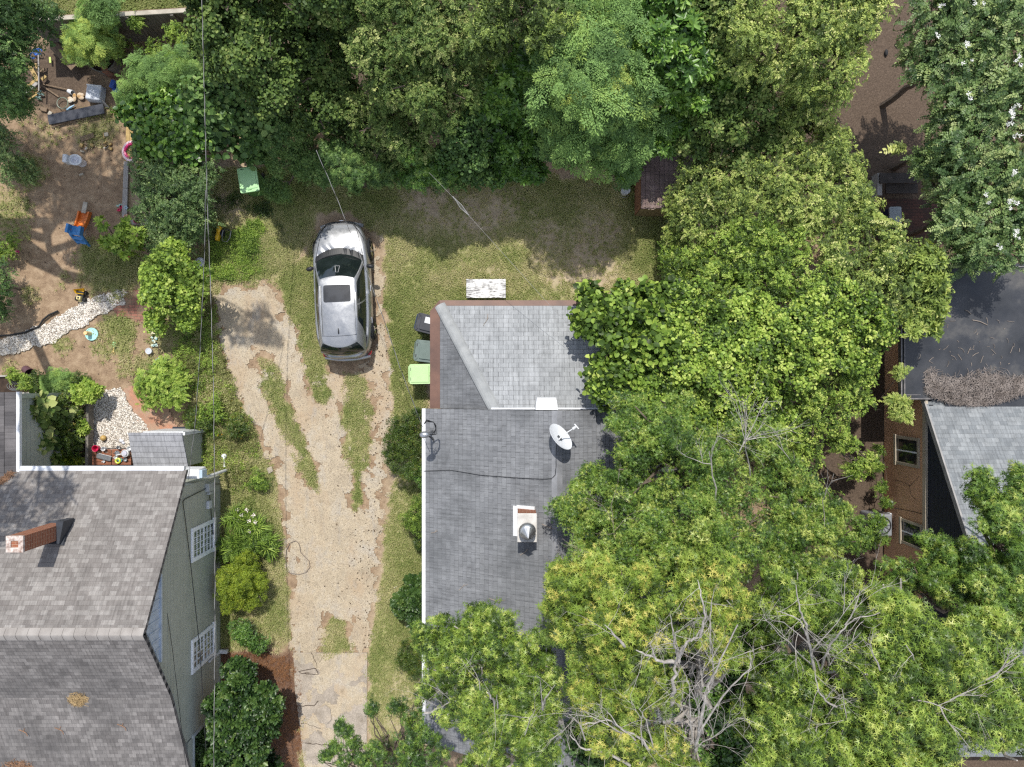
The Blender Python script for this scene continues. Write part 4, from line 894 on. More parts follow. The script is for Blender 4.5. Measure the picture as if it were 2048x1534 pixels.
mb = MB(); mb.tube([(x, 2.31-.18*(x/.7)**2*.6, .42) for x in np.linspace(-.72, .72, 13)], .07, 8); obj('bumper', mb, M['paint'], car, smooth=True); mb = MB(); mb.tube([(x, -2.3+.10*(x/.75)**2, .42) for x in np.linspace(-.76, .76, 13)], .07, 8); obj('bumper', mb, M['paint'], car, smooth=True)
# greenhouse between the belt loop and the roof loop
def loop(front, rear, hw_f, hw_r, fc, rc, z_f, z_s, z_r, nf=14, ns=20):
    pts = []                                   # anticlockwise from front right
    def xs_(k, n): return [1-2*i/n for i in range(n)]
    for t_ in xs_(0, nf): pts.append((hw_f*t_, front-fc*t_*t_, z_f))
    for i in range(ns):
        f_ = i/ns; y = (front-fc)+((rear+rc)-(front-fc))*f_; w = hw_f+(hw_r-hw_f)*f_+.05*math.sin(math.pi*f_); pts.append((-w, y, z_f+(z_s-z_f)*min(1, f_*3) if f_ < .34 else z_s+(z_r-z_s)*(f_-.34)/.66))
    for t_ in xs_(0, nf): pts.append((-hw_r*t_, rear+rc*t_*t_, z_r))
    for i in range(ns):
        f_ = 1-i/ns; y = (front-fc)+((rear+rc)-(front-fc))*f_; w = hw_f+(hw_r-hw_f)*f_+.05*math.sin(math.pi*f_); pts.append((w, y, z_f+(z_s-z_f)*min(1, f_*3) if f_ < .34 else z_s+(z_r-z_s)*(f_-.34)/.66))
    return [Vector(p) for p in pts]
nf, ns = 14, 20
belt = loop(1.24, -2.22, .80, .74, .26, .14, 1.03, 1.02, 1.04); rof = loop(.36, -1.93, .575, .54, .10, .17, 1.50, 1.57, 1.52)
for p in belt: p.z = max(p.z, top(p.x, max(min(p.y, 2.0), -2.1))-.01)
K = len(belt)
def srf(i, t_, off=0.0):
    a, b = belt[i % K], rof[i % K]; p = a.lerp(b, t_); c_ = Vector((0, (a.y+b.y)/2*.55, 1.0)); d = p-c_; d.z = max(d.z, .0)*.6
    bul = .045*math.sin(math.pi*t_); d2 = Vector((d.x, d.y*.25, .12)).normalized(); return p+d2*(bul+off)
T_ = np.linspace(0, 1, 7); vs = [srf(i, t_) for t_ in T_ for i in range(K)]
fs = [(a*K+j, a*K+(j+1) % K, (a+1)*K+(j+1) % K, (a+1)*K+j) for a in range(6) for j in range(K)]
o = len(vs)-K; cy0 = (-.85)
for q, s_ in enumerate((.94, .85, .75, .64, .52, .4, .28, .16, .05)):
    for p in rof: vs.append(Vector((p.x*s_, cy0+(p.y-cy0)*s_, p.z+(1.63-p.z)*(1-s_**2.2))))
    b0 = len(vs)-2*K; fs += [(b0+j, b0+(j+1) % K, b0+K+(j+1) % K, b0+K+j) for j in range(K)]
fs.append(tuple(len(vs)-K+j for j in range(K)))
mb = MB(); mb.add(vs, fs); cabin = obj('cabin_roof', mb, M['paint'], car, smooth=True)
bvh2 = BVHTree.FromPolygons([Vector(v) for v in vs], fs)
def topc(x, y):
    h = bvh2.ray_cast(Vector((x, y, 4)), Vector((0, 0, -1))); return h[0].z if h[0] else top(x, y)
def glass(name, i0, i1, t0, t1, off=.008, mat=None, n=6):
    mb = MB(); idx = np.linspace(i0, i1, int(abs(i1-i0))*2+1); vs = []
    for t_ in np.linspace(0, 1, n):
        for q in idx:
            a = int(math.floor(q)); fr = q-a; lo = t0(q) if callable(t0) else t0; hi = t1(q) if callable(t1) else t1; tt = lo+(hi-lo)*t_
            vs.append(srf(a, tt, off).lerp(srf(a+1, tt, off), fr))
    w = len(idx); mb.add(vs, [(r_*w+j, r_*w+j+1, (r_+1)*w+j+1, (r_+1)*w+j) for r_ in range(n-1) for j in range(w-1)]); return obj(name, mb, mat or M['car_glass'], car, smooth=True)
ws = glass('windshield', .35, nf-.35, .0, .985)
mb = MB(); mb.tube([srf(6, .62, .012).lerp(srf(7, .62, .012), .4), srf(7, .62, .012).lerp(srf(8, .62, .012), .6), srf(7, .85, .012).lerp(srf(8, .85, .012), .35), srf(6, .85, .012).lerp(srf(7, .85, .012), .65), srf(6, .62, .012).lerp(srf(7, .62, .012), .4)], .012, 4); obj('sensor_frame', mb, M['steel'], ws)
cowl = MB(); _v = []
for t_ in np.linspace(-1, 1, 25): x = .79*t_; yo = 1.36-.27*abs(t_)**2.2; yi = 1.14-.25*abs(t_)**2.2; _v += [(x, yo, top(x, yo)+.012), (x, yi, max(top(x, yo), 1.06)+.045)]
cowl.add(_v, [(2*i, 2*i+1, 2*i+3, 2*i+2) for i in range(24)]); obj('cowl', cowl, M['black'], car)
side = lambda a, b: (lambda q: .95-.75*max(0, (q-b)/4))
glass('side_window', nf+.9, nf+8.3, lambda q: .1, lambda q: min(.93, .2+.9*(q-nf-.6)/1.2)); glass('side_window', nf+8.8, nf+16.8, .1, lambda q: .93 if q < nf+13.5 else .93-.24*(q-nf-13.5))
glass('side_window', 2*nf+2*ns-.9, 2*nf+2*ns-8.3+ns-ns, lambda q: .1, lambda q: min(.93, .2+.9*(2*nf+2*ns-.6-q)/1.2)); glass('side_window', 2*nf+2*ns-8.8, 2*nf+2*ns-16.8, .1, lambda q: .93 if q > 2*nf+2*ns-13.5 else .93-.24*(2*nf+2*ns-13.5-q))
glass('rear_window', nf+ns+.2, 2*nf+ns-.2, .16, .94)
def top2(mb, poly, off, cell=.06):
    n_ = len(poly); z = [topc(*p)+off for p in poly]; cx_ = sum(p[0] for p in poly)/n_; cy_ = sum(p[1] for p in poly)/n_
    mb.add([(cx_, cy_, topc(cx_, cy_)+off)]+[(p[0], p[1], q) for p, q in zip(poly, z)], [(0, 1+i, 1+(i+1) % n_) for i in range(n_)])
def rrect(x, y, w, h, r, n=4):
    o = []
    for cx_, cy_, a in ((x+w/2-r, y+h/2-r, 0), (x-w/2+r, y+h/2-r, 90), (x-w/2+r, y-h/2+r, 180), (x+w/2-r, y-h/2+r, 270)):
        for k in range(n+1): o.append((cx_+r*math.cos(R(a+90*k/n)), cy_+r*math.sin(R(a+90*k/n))))
    return o
mb = MB(); patch(mb, rrect(0, -.21, .88, .56, .06), .012, .08, topc); obj('sunroof', mb, M['sunroof'], car)
for s in (1, -1):
    mb = MB(); mb.tube([(s*(.54-.0*k), y, topc(s*.54, y)+.03) for k, y in enumerate(np.linspace(.05, -1.55, 9))], .016, 6); obj('roof_rail', mb, M['steel'], car)
mb = MB(); mb.tube([(x, -1.56-.03*(1-(x/.56)**2), topc(x, -1.56)+.001) for x in np.linspace(-.56, .56, 13)], .006, 4); obj('hatch_seam', mb, M['black'], cabin)
mb = MB(); z = topc(0, -1.42); mb.add([(-.022, -1.52, z), (.022, -1.52, z), (0.018, -1.3, z), (-.018, -1.3, z), (0, -1.5, z+.07), (0, -1.34, z+.012)], [(0, 1, 4), (1, 2, 5, 4), (2, 3, 5), (3, 0, 4, 5)]); obj('antenna', mb, M['black'], car)
mb = MB()
for a, b in (((-.55, 1.08), (.1, 1.2)), ((.15, 1.12), (.66, .98))):
    mb.tube([(a[0]+(b[0]-a[0])*k/6, a[1]+(b[1]-a[1])*k/6-.05, topc(a[0]+(b[0]-a[0])*k/6, a[1]+(b[1]-a[1])*k/6-.05)+.025) for k in range(7)], .010, 4)
obj('wiper', mb, M['black'], car)
mb = MB(); mb.tube([(x, -2.17+.05*(x/.4)**2, topc(x, -2.1)+.02) for x in np.linspace(-.35, .3, 6)], .01, 4); obj('rear_wiper', mb, M['black'], car)
for s in (1, -1):
    mb = MB(); mb.ell((s*1.0, .72, 1.0), (.13, .075, .075), rz=s*R(-14)); mb.tube([(s*.86, .76, .96), (s*.95, .73, .97)], .03, 6); obj('mirror', mb, M['black'], car, smooth=True)
    for y in (1.36, -1.32):
        w = MB(); w.lathe([(.2, -.11), (.33, -.11), (.35, -.07), (.35, .07), (.33, .11), (.2, .11)], (s*.845, y, .35), 28, 'x'); wh = obj('wheel', w, M['rubber'], car, smooth=True)
        r = MB(); r.lathe([(.0, .085), (.05, .085), (.06, .07)], (s*.845, y, .35), 20, 'x') if s > 0 else r.lathe([(.0, -.085), (.05, -.085), (.06, -.07)], (s*.845, y, .35), 20, 'x')
        for k in range(5):
            a = k*1.2566; d = Vector((0, math.cos(a), math.sin(a))); r.tube([Vector((s*.93, y, .35))+d*.04, Vector((s*.935, y, .35))+d*.24], [.035, .028], 6)
        r.lathe([(.24, .095*s), (.21, .09*s), (.21, -.05*s)], (s*.845, y, .35), 24, 'x'); obj('rim', r, M['chrome'], wh)
        a_ = MB(); a_.tube([(s*.915, y+.41*math.cos(q), .36+.41*math.sin(q)) for q in np.linspace(0, math.pi, 14)], .03, 5); obj('wheel_arch', a_, M['black'], car)
mb = MB()
for s in (1, -1):
    for y in (.12, -.95): mb.tube([(s*(.935), y, .80), (s*.945, y-.11, .81), (s*.935, y-.2, .8)], .013, 5)
obj('door_handle', mb, M['chrome'], car)
mb = MB()
for s in (1, -1): mb.tube([srf(i, .05, .006) for i in (range(nf+1, nf+18) if s < 0 else range(2*nf+2*ns-1, 2*nf+2*ns-18, -1))], .011, 4)
obj('window_trim', mb, M['chrome'], car)

# ------------------------------------------------------------------ wheeled bins
def cart(label, loc, rz, lid, bodym, style=0, w=.62, d=.74, h=1.0, sticker=False, name='wheeled_bin'):
    t_ = thing(name, label, 'bin', loc, rz)
    b = MB(); b.box((0, 0, h*.48), (w*.93, d*.88, h*.9), taper=.78); obj('body', b, bodym, t_, bevel=.03)
    b = MB(); b.prism(rrect(0, 0, w, d, .05, 3), h*.935, h*.985)
    if style == 0:
        b.box((0, .02, h*.99), (w*.8, d*.78, .03), taper=1.1)
        for s in (1, -1): b.tube([(s*w*.42, -d*.2, h), (s*w*.28, -d*.36, h+.002), (s*.1, -d*.36, h)], .008, 4)
        b.tube([(-w*.1, -d*.4, h), (w*.1, -d*.4, h)], .02, 5)
    else:
        b.prism(rrect(0, -.01, w*.74, d*.66, .05, 3), h*.985, h*1.03)
        for sx in (1, -1):
            for sy in (1, -1): b.box((sx*w*.4, sy*d*.42, h*.99), (.13, .035, .03), rz=sx*sy*R(42))
    l = obj('lid', b, lid, t_, bevel=.012)
    b = MB()
    for s in (1, -1): b.box((s*w*.25, d/2-.05, h*.9875), (.1, .03, .012))
    obj('hinge_slot', b, M['black'], l)
    b = MB(); b.tube([(-w*.4, d/2+.03, h*.92), (w*.4, d/2+.03, h*.92)], .016, 8); obj('handle', b, bodym, t_)
    for s in (1, -1):
        b = MB(); b.lathe([(0, -.04), (.1, -.04), (.12, -.02), (.12, .02), (.1, .04), (0, .04)], (s*w*.36, d*.42, .12), 16, 'x'); obj('wheel', b, M['rubber'], t_)
    if sticker:
        b = MB(); b.box((.12, -.02, h*1.034), (.2, .26, .004)); obj('sticker', b, M['white'], l)
    return t_
M['mint'] = pm('mint green plastic', (.42, .68, .36), (.3, .54, .25), 2.2, .45, .05)
M['mint_body'] = plain('green plastic', (.1, .22, .06), .5)
M['lime'] = pm('pale lime plastic', (.42, .6, .3), (.36, .54, .25), 2, .45, .03)
M['navy_plastic'] = plain('navy plastic', (.035, .05, .11), .4)
M['char_plastic'] = pm('charcoal plastic', (.035, .037, .045), (.022, .024, .03), 5, .4, .03)
M['greygreen'] = pm('grey green plastic', (.12, .16, .145), (.09, .125, .11), 3, .45, .03)
p = P(496, 359, 1.05); cart('mint green wheeled bin standing alone under the trees', (p.x, p.y, 0), R(9), M['mint'], M['mint_body'], 0, .64, .82, 1.05)
p = P(855, 648, 1.05); cart('navy wheeled bin with black lid tucked under the eave', (p.x, p.y, 0), R(76), M['char_plastic'], M['navy_plastic'], 1, .62, .76, 1.05, True)
p = P(855, 703, 1.02); cart('grey green wheeled bin between the navy and lime bins', (p.x, p.y, 0), R(83), M['greygreen'], M['greygreen'], 1, .72, .84, 1.02)
p = P(841, 748, 1.0); cart('lime green wheeled bin under the eave beside the house', (p.x, p.y, 0), R(91), M['lime'], M['lime'], 0, .66, .74, 1.0)
p = P(1791, 432, .85); b_ = thing('storage_box', 'dark blue plastic box with dusty grey lid on the dark bricks', 'storage box', (p.x, p.y, 0), R(1.5))
mb = MB(); mb.box((0, 0, .4), (.36, .58, .8), taper=.92); obj('body', mb, plain('deep navy plastic', (.008, .014, .045), .4), b_, bevel=.03)
mb = MB(); mb.prism(rrect(0, 0, .4, .62, .05, 3), .8, .86); mb.box((0, -.33, .82), (.16, .07, .05)); obj('lid', mb, pm('dusty grey lid', (.33, .36, .37), (.24, .27, .285), 7, .4, .05), b_, bevel=.012)

# ------------------------------------------------------------------ step, shed, fence
t = NT('streaked white paint'); st = t.noise(7, 7, .75, vec=t.mapping((.8, 9, 1))); e_ = t.noise(3, 5, .7)
col = t.mix(t.ramp(t.math('ADD', st, t.math('MULTIPLY', t.math('SUBTRACT', e_, .5), .5)), [(.47, 0.0), (.56, .95)]), (.68, .68, .67), (.09, .085, .085)); M['streaky'] = t.set(col, .7, 0, .3)
p = P(972, 577, .35); st_ = thing('back_step', 'white painted back step with black worn streaks by the brown gutter', 'step', (p.x, p.y, 0))
mb = MB(); mb.box((0, 0, .17), (1.28, .56, .34)); obj('base', mb, M['concrete'], st_, bevel=.01)
mb = MB(); mb.box((0, 0, .355), (1.34, .64, .035)); obj('tread', mb, M['streaky'], st_, bevel=.008)
sh = thing('garden_shed', 'small reddish wooden garden shed with mossy shingle roof under vines', 'shed', (4.9, 6.6, 0))
sx0, sx1, sy0, sy1, szb = 4.24, 5.75, 5.78, 7.6, 1.22
planks('west_wall', [(sx0, sy1, 0), (sx0, sy1, szb), (sx0, sy0, szb), (sx0, sy0, 0)], (0, 1, 0), (-1, 0, 0), M['cedar'], sh, .16, .012, .02, M['soil'])
planks('south_wall', [(sx0, sy0, 0), (sx0, sy0, szb), (sx1, sy0, szb), (sx1, sy0, 0)], (1, 0, 0), (0, -1, 0), M['olive_wood'], sh, .16, .012, .02, M['soil'])
M['shed_roof'] = shingle_mat('mossy pink shingle', (.17, .12, .115), (.24, .18, .17), (.09, .075, .065), .3, .15, .004, 0, .42, .6)
roof('roof', [(sx0-.02, sy0-.06, 1.26), (sx1+.1, sy0-.06, 1.5), (sx1+.1, sy1, 1.5), (sx0-.02, sy1, 1.26)], (0, 1, 0), M['shed_roof'], sh, .15, .016, .05)
mb = MB(); rs = random.Random(9)
for _ in range(150):
    y = rs.choice([rs.uniform(sy0, sy1), rs.gauss(sy0+.1, .08)]); x = rs.uniform(sx0, sx1-.1); q = Vector((x, y, 1.29+(x-sx0)*.155)); a = rs.uniform(0, 6.28); l = rs.uniform(.02, .07); mb.tube([q-Vector((math.cos(a), math.sin(a), 0))*l, q+Vector((0, 0, .01)), q+Vector((math.cos(a), math.sin(a), 0))*l], .009, 3)
o = obj('leaf_litter', mb, pm('faded leaf', (.36, .29, .24), (.2, .15, .12), 9, .9, .1), sh, True); o['kind'] = 'stuff'
p = P(1252, 379, .4); bk = thing('paint_bucket', 'white lidded bucket standing beside the garden shed', 'bucket', (p.x, p.y, 0))
mb = MB(); mb.lathe([(.0, 0), (.125, 0), (.145, .36), (.15, .37)], n=20); obj('body', mb, M['white'], bk, smooth=True)
mb = MB(); mb.lathe([(.155, .355), (.158, .385), (.14, .39), (.135, .38), (0, .38)], n=20)
for a, r in ((.5, .06), (2.1, .05), (4, .09)): mb.ell((r*math.cos(a), r*math.sin(a), .383), (.015, .015, .006), 6, 4)
obj('lid', mb, pm('dirty white lid', (.5, .52, .53), (.33, .35, .36), 9, .5, .05), bk)
mb = MB(); mb.tube([(.15*math.cos(a), -.02+.15*math.sin(a)*.9-.05, .12) for a in np.linspace(R(200), R(340), 9)], .008, 5); obj('handle', mb, M['steel'], bk)
# board fence at the top left
fn = thing('board_fence', 'weathered grey board fence with a pale cap along the top edge', 'fence', (-13.5, 12.3, 0))
y0f = 12.12; zf = 1.72
ang = math.atan2(P(365, 22, zf).y-P(60, 40, zf).y, P(365, 22, zf).x-P(60, 40, zf).x)
a = P(40, 41, zf); b = P(372, 21, zf); e = Vector((b.x-a.x, b.y-a.y, 0)).normalized(); nrm = Vector((e.y, -e.x, 0))
a0 = Vector((a.x, a.y, 0)); b0 = Vector((b.x, b.y, 0)); up = Vector((0, 0, zf-.03))
planks('boards', [a0, a0+up, b0+up, b0], e, nrm, M['wood_fence'], fn, .15, .01, .02, M['wood_old'])
mb = MB(); c = (a0+b0)/2; mb.box((c.x, c.y, zf), ((b0-a0).length, .14, .05), rz=math.atan2(e.y, e.x)); obj('cap_rail', mb, M['wood_cap'], fn, True, .01)
for k in range(4):
    q = a0.lerp(b0, .1+.27*k)+nrm*.07; mb = MB(); mb.box((q.x, q.y, .85), (.1, .1, 1.7), rz=ang); obj('post', mb, M['wood_fence'], fn, True)

# ------------------------------------------------------------------ left yard: boards, toys, pots
def simple(name, label, cat, mb, mat, bevel=.01, group=None, smooth=False):
    return tag(obj(name, mb, mat, bevel=bevel, smooth=smooth), label, cat, group)
def plank(label, u0, v0, u1, v1, w, mat, z=.06, th=.04, name='plank', group=None, tilt=0.0, cat='plank'):
    a = P(u0, v0, z); b = P(u1, v1, z+tilt); c = (a+b)/2; d = b-a; mb = MB(); mb.box(tuple(c), (d.length, w, th), rz=math.atan2(d.y, d.x), ry=-math.asin(max(-1, min(1, (b.z-a.z)/max(d.length, .01)))))
    return simple(name, label, cat, mb, mat, .006, group)
sb = thing('sandbox', 'wooden sandbox frame of yellow and grey boards half under bushes', 'sandbox', tuple(P(300, 350, 0)))
def fr(u0, v0, u1, v1, w, mat, nm, z=.22, lab=None):
    a, b = P(u0, v0, z), P(u1, v1, z); c = (a+b)/2; d = b-a; mb = MB(); mb.box((c.x, c.y, z), (d.length, w, .04), rz=math.atan2(d.y, d.x)); mb.box((c.x, c.y, z/2-.01), (d.length-.01, .05, z-.03), rz=math.atan2(d.y, d.x)); o = obj(nm, mb, mat, sb, True, .006)
    if lab: o['label'] = lab
fr(257, 238, 254, 322, .13, M['wood_new'], 'rim_board', lab='fresh yellow board'); fr(264, 238, 261, 322, .1, M['wood_new'], 'rim_board', lab='fresh yellow board')
fr(252.5, 323, 251, 376, .16, M['wood_grey'], 'rim_board'); fr(251, 377, 249, 434, .17, M['wood_grey'], 'rim_board'); fr(258, 443, 306, 445, .2, M['wood_grey'], 'rim_board')
mb = MB(); mb.prism(pxy([(262, 240), (330, 240), (330, 440), (256, 436)]), -.02, .08); obj('sand', mb, pm('play sand', (.45, .36, .24), (.33, .26, .17), 8, .95, .3), sb, True)
# lumber pile
LB = 'loose timber boards in the pile under the dark tree'
specs = [(58,128,76,162,.13,'wood_new',.34,'wide pale board lying topmost across the lumber pile'),(46,190,78,163,.11,'wood_grey',.2,'grey board slanting under the topmost pale board'),(40,186,72,160,.1,'wood_new',.12,'pale board pointing down left in the lumber pile'),(84,160,92,152,.1,'wood_new',.14,'short stub of pale board right of the grey pole'),(46,178,76,178,.1,'wood_new',.08,'level pale board low in the lumber pile'),(44,188,78,184,.09,'wood_new',.05,'lower pale board near the rag in the pile'),(52,202,74,188,.08,'wood_new',.03,'lowest thin pale board of the lumber pile'),(62,150,90,138,.09,'wood_old',.1,'brown board behind the pale timber pile'),(70,128,76,136,.1,'wood_new',.2,'short yellow offcut at the head of the lumber pile')]
for u0, v0, u1, v1, w, m, z, l in specs: plank(l, u0, v0, u1, v1, w, M[m], z, .045, 'timber_board', LB)
mb = MB(); mb.tube([P(77, 110, .42), P(78, 186, .38)], .024, 7); simple('grey_pole', 'thin grey pole standing over the lumber pile', 'pole', mb, M['wood_grey'], 0)
plank('long brown board leaning near the fence and the feathery plant', 103, 86, 150, 134, .34, M['wood_old'], .25, .04, 'leaning_board', None, .1, 'board')
plank('thin grey stake lying right of the lumber pile', 82, 170, 118, 194, .05, M['wood_old'], .05, .03, 'stake', None, 0, 'stake'); plank('second thin stake pointing at the white cup', 84, 168, 135, 179, .04, M['wood_old'], .05, .03, 'stake', None, 0, 'stake')
# slate coloured long board, red rake behind
plank('long dark slate board lying across the yard', 97, 240, 208, 217, .34, pm('slate sheet', (.05, .055, .07), (.035, .038, .05), 3, .7, .1), .12, .04, 'slate_board', None, .05, 'board')
plank('rough brown plank below the slate board', 104, 252, 134, 241, .14, M['wood_old'], .06, .05, 'brown_plank')
plank('narrow orange brown batten under the slate board', 150, 236, 198, 225, .06, M['wood_red'], .06, .04, 'batten', None, 0, 'batten')
plank('grey weathered plank on the dirt above the small blocks', 162, 279, 188, 270, .17, M['wood_old'], .05, .05, 'dirt_plank')
BL = 'small wooden toy blocks on the dirt'
for u, v, s, a, m, l in ((163, 291, (.13, .1), 70, 'wood_new', 'square yellow block, leftmost of the small blocks'), (173, 288, (.12, .06), -35, 'wood_old', 'brown narrow block beside the square yellow block'), (184, 290, (.11, .09), -30, 'wood_new', 'yellow block with pale end, right of the brown one'), (173, 297, (.1, .07), 60, 'wood_cap', 'pale small block in the middle below the others'), (165, 303, (.14, .05), -15, 'wood_cap', 'thin pale stick block lowest of the small blocks'), (213, 269, (.14, .12), 10, 'wood_cap', 'pale square block beside the thin upright stick'), (208, 271, (.05, .2), 5, 'wood_new', 'thin upright stick beside the pale square block'), (211, 285, (.12, .05), 35, 'wood_new', 'small slanting strip above the paired planks'), (217, 291, (.26, .06), 32, 'wood_new', 'upper strip of the pair of slanting strips'), (213, 294, (.2, .05), 32, 'wood_cap', 'lower strip of the pair of slanting strips'), (221, 297, (.12, .09), -25, 'wood_new', 'yellow block at the foot of the slanting strips'), (163, 349, (.15, .05), 20, 'wood_cap', 'lone pale stick on the dirt below the toilet'), (101, 227, (.13, .13), -30, 'wood_cap', 'pale square block left of the slate board'), (88, 219, (.24, .13), -15, 'wood_old', 'flat brown stone like block by the slate board')):
    mb = MB(); q = P(u, v, .04); mb.box((q.x, q.y, .04), (s[0], s[1], .07), rz=R(a)); simple('toy_block', l, 'block', mb, M[m], .006, BL)
# white tub, cups, rag, odds
M['tub'] = pm('scuffed pale plastic', (.55, .58, .63), (.38, .41, .46), 6, .5, .05)
p = P(186, 184, .3); tb = thing('upturned_tub', 'scuffed white plastic tub lying upside down by the slate board', 'tub', (p.x, p.y, 0), R(-8))
mb = MB(); mb.box((0, 0, .15), (.5, .5, .3), taper=1.12); obj('body', mb, M['tub'], tb, bevel=.04); mb = MB(); mb.box((0, .22, .31), (.5, .06, .02)); mb.box((.2, .2, .3), (.12, .12, .04)); obj('rim', mb, M['white'], tb, bevel=.008)
mb = MB(); c = P(142, 184, .1); rt = Matrix.Rotation(R(70), 3, 'Y') @ Matrix.Rotation(.4, 3, 'X'); mb.lathe([(0, -.12), (.07, -.12), (.085, .1), (.075, .1), (.06, -.1)], (c.x, c.y, .1), 14, rot=rt); simple('white_cup', 'white plastic cup tipped over beside the tub', 'cup', mb, M['white'], 0, None, True)
mb = MB()
for k in range(9): a = k*.7; c = P(80+4*math.cos(a*2.3), 191+7*math.sin(a*1.7), .06); mb.tube([c+Vector((-.06, .02, .02)), c+Vector((0, .03, .05)), c+Vector((.07*math.cos(a), -.07*math.sin(a), .0))], [.02, .03, .015], 5)
simple('crumpled_glove', 'teal and white crumpled work glove below the lumber pile', 'glove', mb, pm('teal cloth', (.3, .42, .4), (.05, .1, .095), 14, .8, .2), 0)
mb = MB()
for c in (P(66, 111, .12), P(72, 104, .12), P(78, 103, .12)): mb.tube([c+Vector((.1*math.cos(a), .1*math.sin(a), .0)) for a in np.linspace(0, 5.5, 12)], .02, 5)
simple('blue_hose', 'tangle of bright blue hose in the shade of the dark tree', 'hose', mb, plain('bright blue rubber', (.02, .12, .5), .4), 0)
plank('yellow green stick upright in the shade by the leaning board', 100, 114, 101, 126, .07, plain('yellow green paint', (.5, .6, .15), .5), .1, .03, 'painted_stick', None, 0, 'stick')
mb = MB(); c = P(228, 170, .15); mb.box(tuple(c), (.16, .28, .26), rz=R(-20)); mb.ell((c.x+.05, c.y-.16, .12), (.12, .1, .1)); simple('blue_tarp_bundle', 'blue bundle beside the feathery shrub', 'bundle', mb, plain('blue plastic sheet', (.03, .09, .36), .4), .03)
mb = MB(); c = P(152, 196, .05)
for k in range(8): a = k*.9; q = c+Vector((.18*math.cos(a)*1.1, .1*math.sin(a*1.3), .03)); mb.ell(tuple(q), (.1, .07, .03), 8, 5, a)
simple('faded_cloth', 'ochre and white crumpled cloth on the dirt left of the tub', 'cloth', mb, pm('ochre white cloth', (.55, .5, .42), (.4, .22, .06), 5, .9, .2), 0, None, True)
mb = MB(); a, b = P(135, 219, .05), P(149, 210, .07); mb.tube([a, a.lerp(b, .4), b], [.03, .045, .015], 6); mb.ell(tuple(a), (.05, .04, .03)); simple('toy_plane', 'pale blue plastic toy lying above the slate board', 'toy', mb, plain('pale blue plastic', (.3, .48, .62), .4), 0)
mb = MB(); c = P(125, 206, .1); mb.tube([c+Vector((.19*math.cos(a), .19*math.sin(a), 0)) for a in np.linspace(0, 6.28, 20)], .012, 5); simple('wire_hoop', 'thin green wire hoop among weeds above the slate board', 'hoop', mb, plain('grey green wire', (.2, .26, .2), .5), 0)
mb = MB(); c = P(214, 211, .02); mb.add([tuple(c+Vector((-.1, -.08, .02))), tuple(c+Vector((.12, -.1, .02))), tuple(c+Vector((-.02, .14, .3))), tuple(c+Vector((.0, -.02, .02)))], [(0, 1, 2), (0, 2, 3), (1, 3, 2), (0, 3, 1)]); simple('stone_slab', 'pale triangular stone slab leaning at the end of the slate board', 'stone', mb, M['wood_grey'], .01)
# round planter with brick pier
p = P(203, 115, .5); pl = thing('round_planter', 'large round metal ringed planter holding the feathery plant', 'planter', (p.x, p.y, 0))
mb = MB(); mb.lathe([(.42, 0), (.49, .5), (.5, .53), (.465, .53), (.455, .44)], n=30); obj('body', mb, pm('weathered tub metal', (.25, .24, .22), (.14, .13, .12), 5, .6, .1, .2), pl, smooth=True)
mb = MB(); mb.lathe([(.456, .44), (.0, .47)], n=30); obj('soil', mb, M['soil'], pl)
p = P(206, 126, .5); mb = MB(); mb.box((p.x+.03, p.y-.06, .27), (.2, .5, .54), rz=R(14)); o = obj('brick_pier', mb, None); uvbox(o); o.data.materials.append(brick_mat('reddish block', (.26, .12, .08), (.2, .09, .06), (.2, .15, .11), .22, .11, coord='UV')); tag(o, 'short reddish brick pier beside the round planter', 'brick pier')
# toilet
p = P(150, 321, .3); to = thing('toilet', 'white toilet bowl with seat standing on the dirt yard', 'toilet', (p.x, p.y, 0), R(-4))
mb = MB(); mb.lathe([(.0, 0), (.13, 0), (.12, .12), (.17, .3), (.18, .38), (.135, .385), (.11, .3), (0, .26)], (.06, 0, 0), 22, rot=Matrix.Diagonal((1.25, 1, 1))); obj('bowl', mb, plain('white porcelain', (.72, .73, .78), .2, 0, .6), to, smooth=True)
mb = MB(); mb.lathe([(.125, .39), (.13, .41), (.185, .41), (.19, .39)], (.06, 0, 0), 24, rot=Matrix.Diagonal((1.25, 1, 1))); obj('seat', mb, M['white'], to, smooth=True)
mb = MB(); mb.box((-.22, 0, .36), (.16, .28, .34)); obj('tank', mb, M['white'], to, bevel=.03)
# slide
sl = thing('toy_slide', 'plastic toy slide with orange chute and blue ladder', 'toy slide', tuple(P(160, 465, 0)))
mb = MB()                                                 # chute: from low end (up) to platform
pth = [P(171, 424, .06), P(168, 436, .12), P(163, 450, .34), P(156, 460, .56), P(150, 466, .66)]
secs = []
for i, q in enumerate(pth):
    d = (pth[min(i+1, 4)]-pth[max(i-1, 0)]); d.z = 0; d.normalize(); s_ = Vector((d.y, -d.x, 0)); w = .2
    secs.append([q+s_*-w+Vector((0, 0, .12)), q+s_*(-w+.05)+Vector((0, 0, .12)), q+s_*(-w+.06), q+s_*(w-.06), q+s_*(w-.05)+Vector((0, 0, .12)), q+s_*w+Vector((0, 0, .12)), q+s_*w+Vector((0, 0, -.05)), q-s_*w+Vector((0, 0, -.05))])
mb.add(sum(secs, []), [(i*8+j, i*8+(j+1) % 8, (i+1)*8+(j+1) % 8, (i+1)*8+j) for i in range(4) for j in range(8)]+[tuple(range(7, -1, -1)), tuple(range(32, 40))])
obj('chute', mb, plain('orange plastic', (.62, .16, .025), .45), sl, True)
mb = MB(); M['toy_blue'] = plain('mid blue plastic', (.05, .2, .45), .45)
pt = [P(151, 465, .68), P(156, 474, .55), P(163, 482, .3), P(170, 490, .05)]
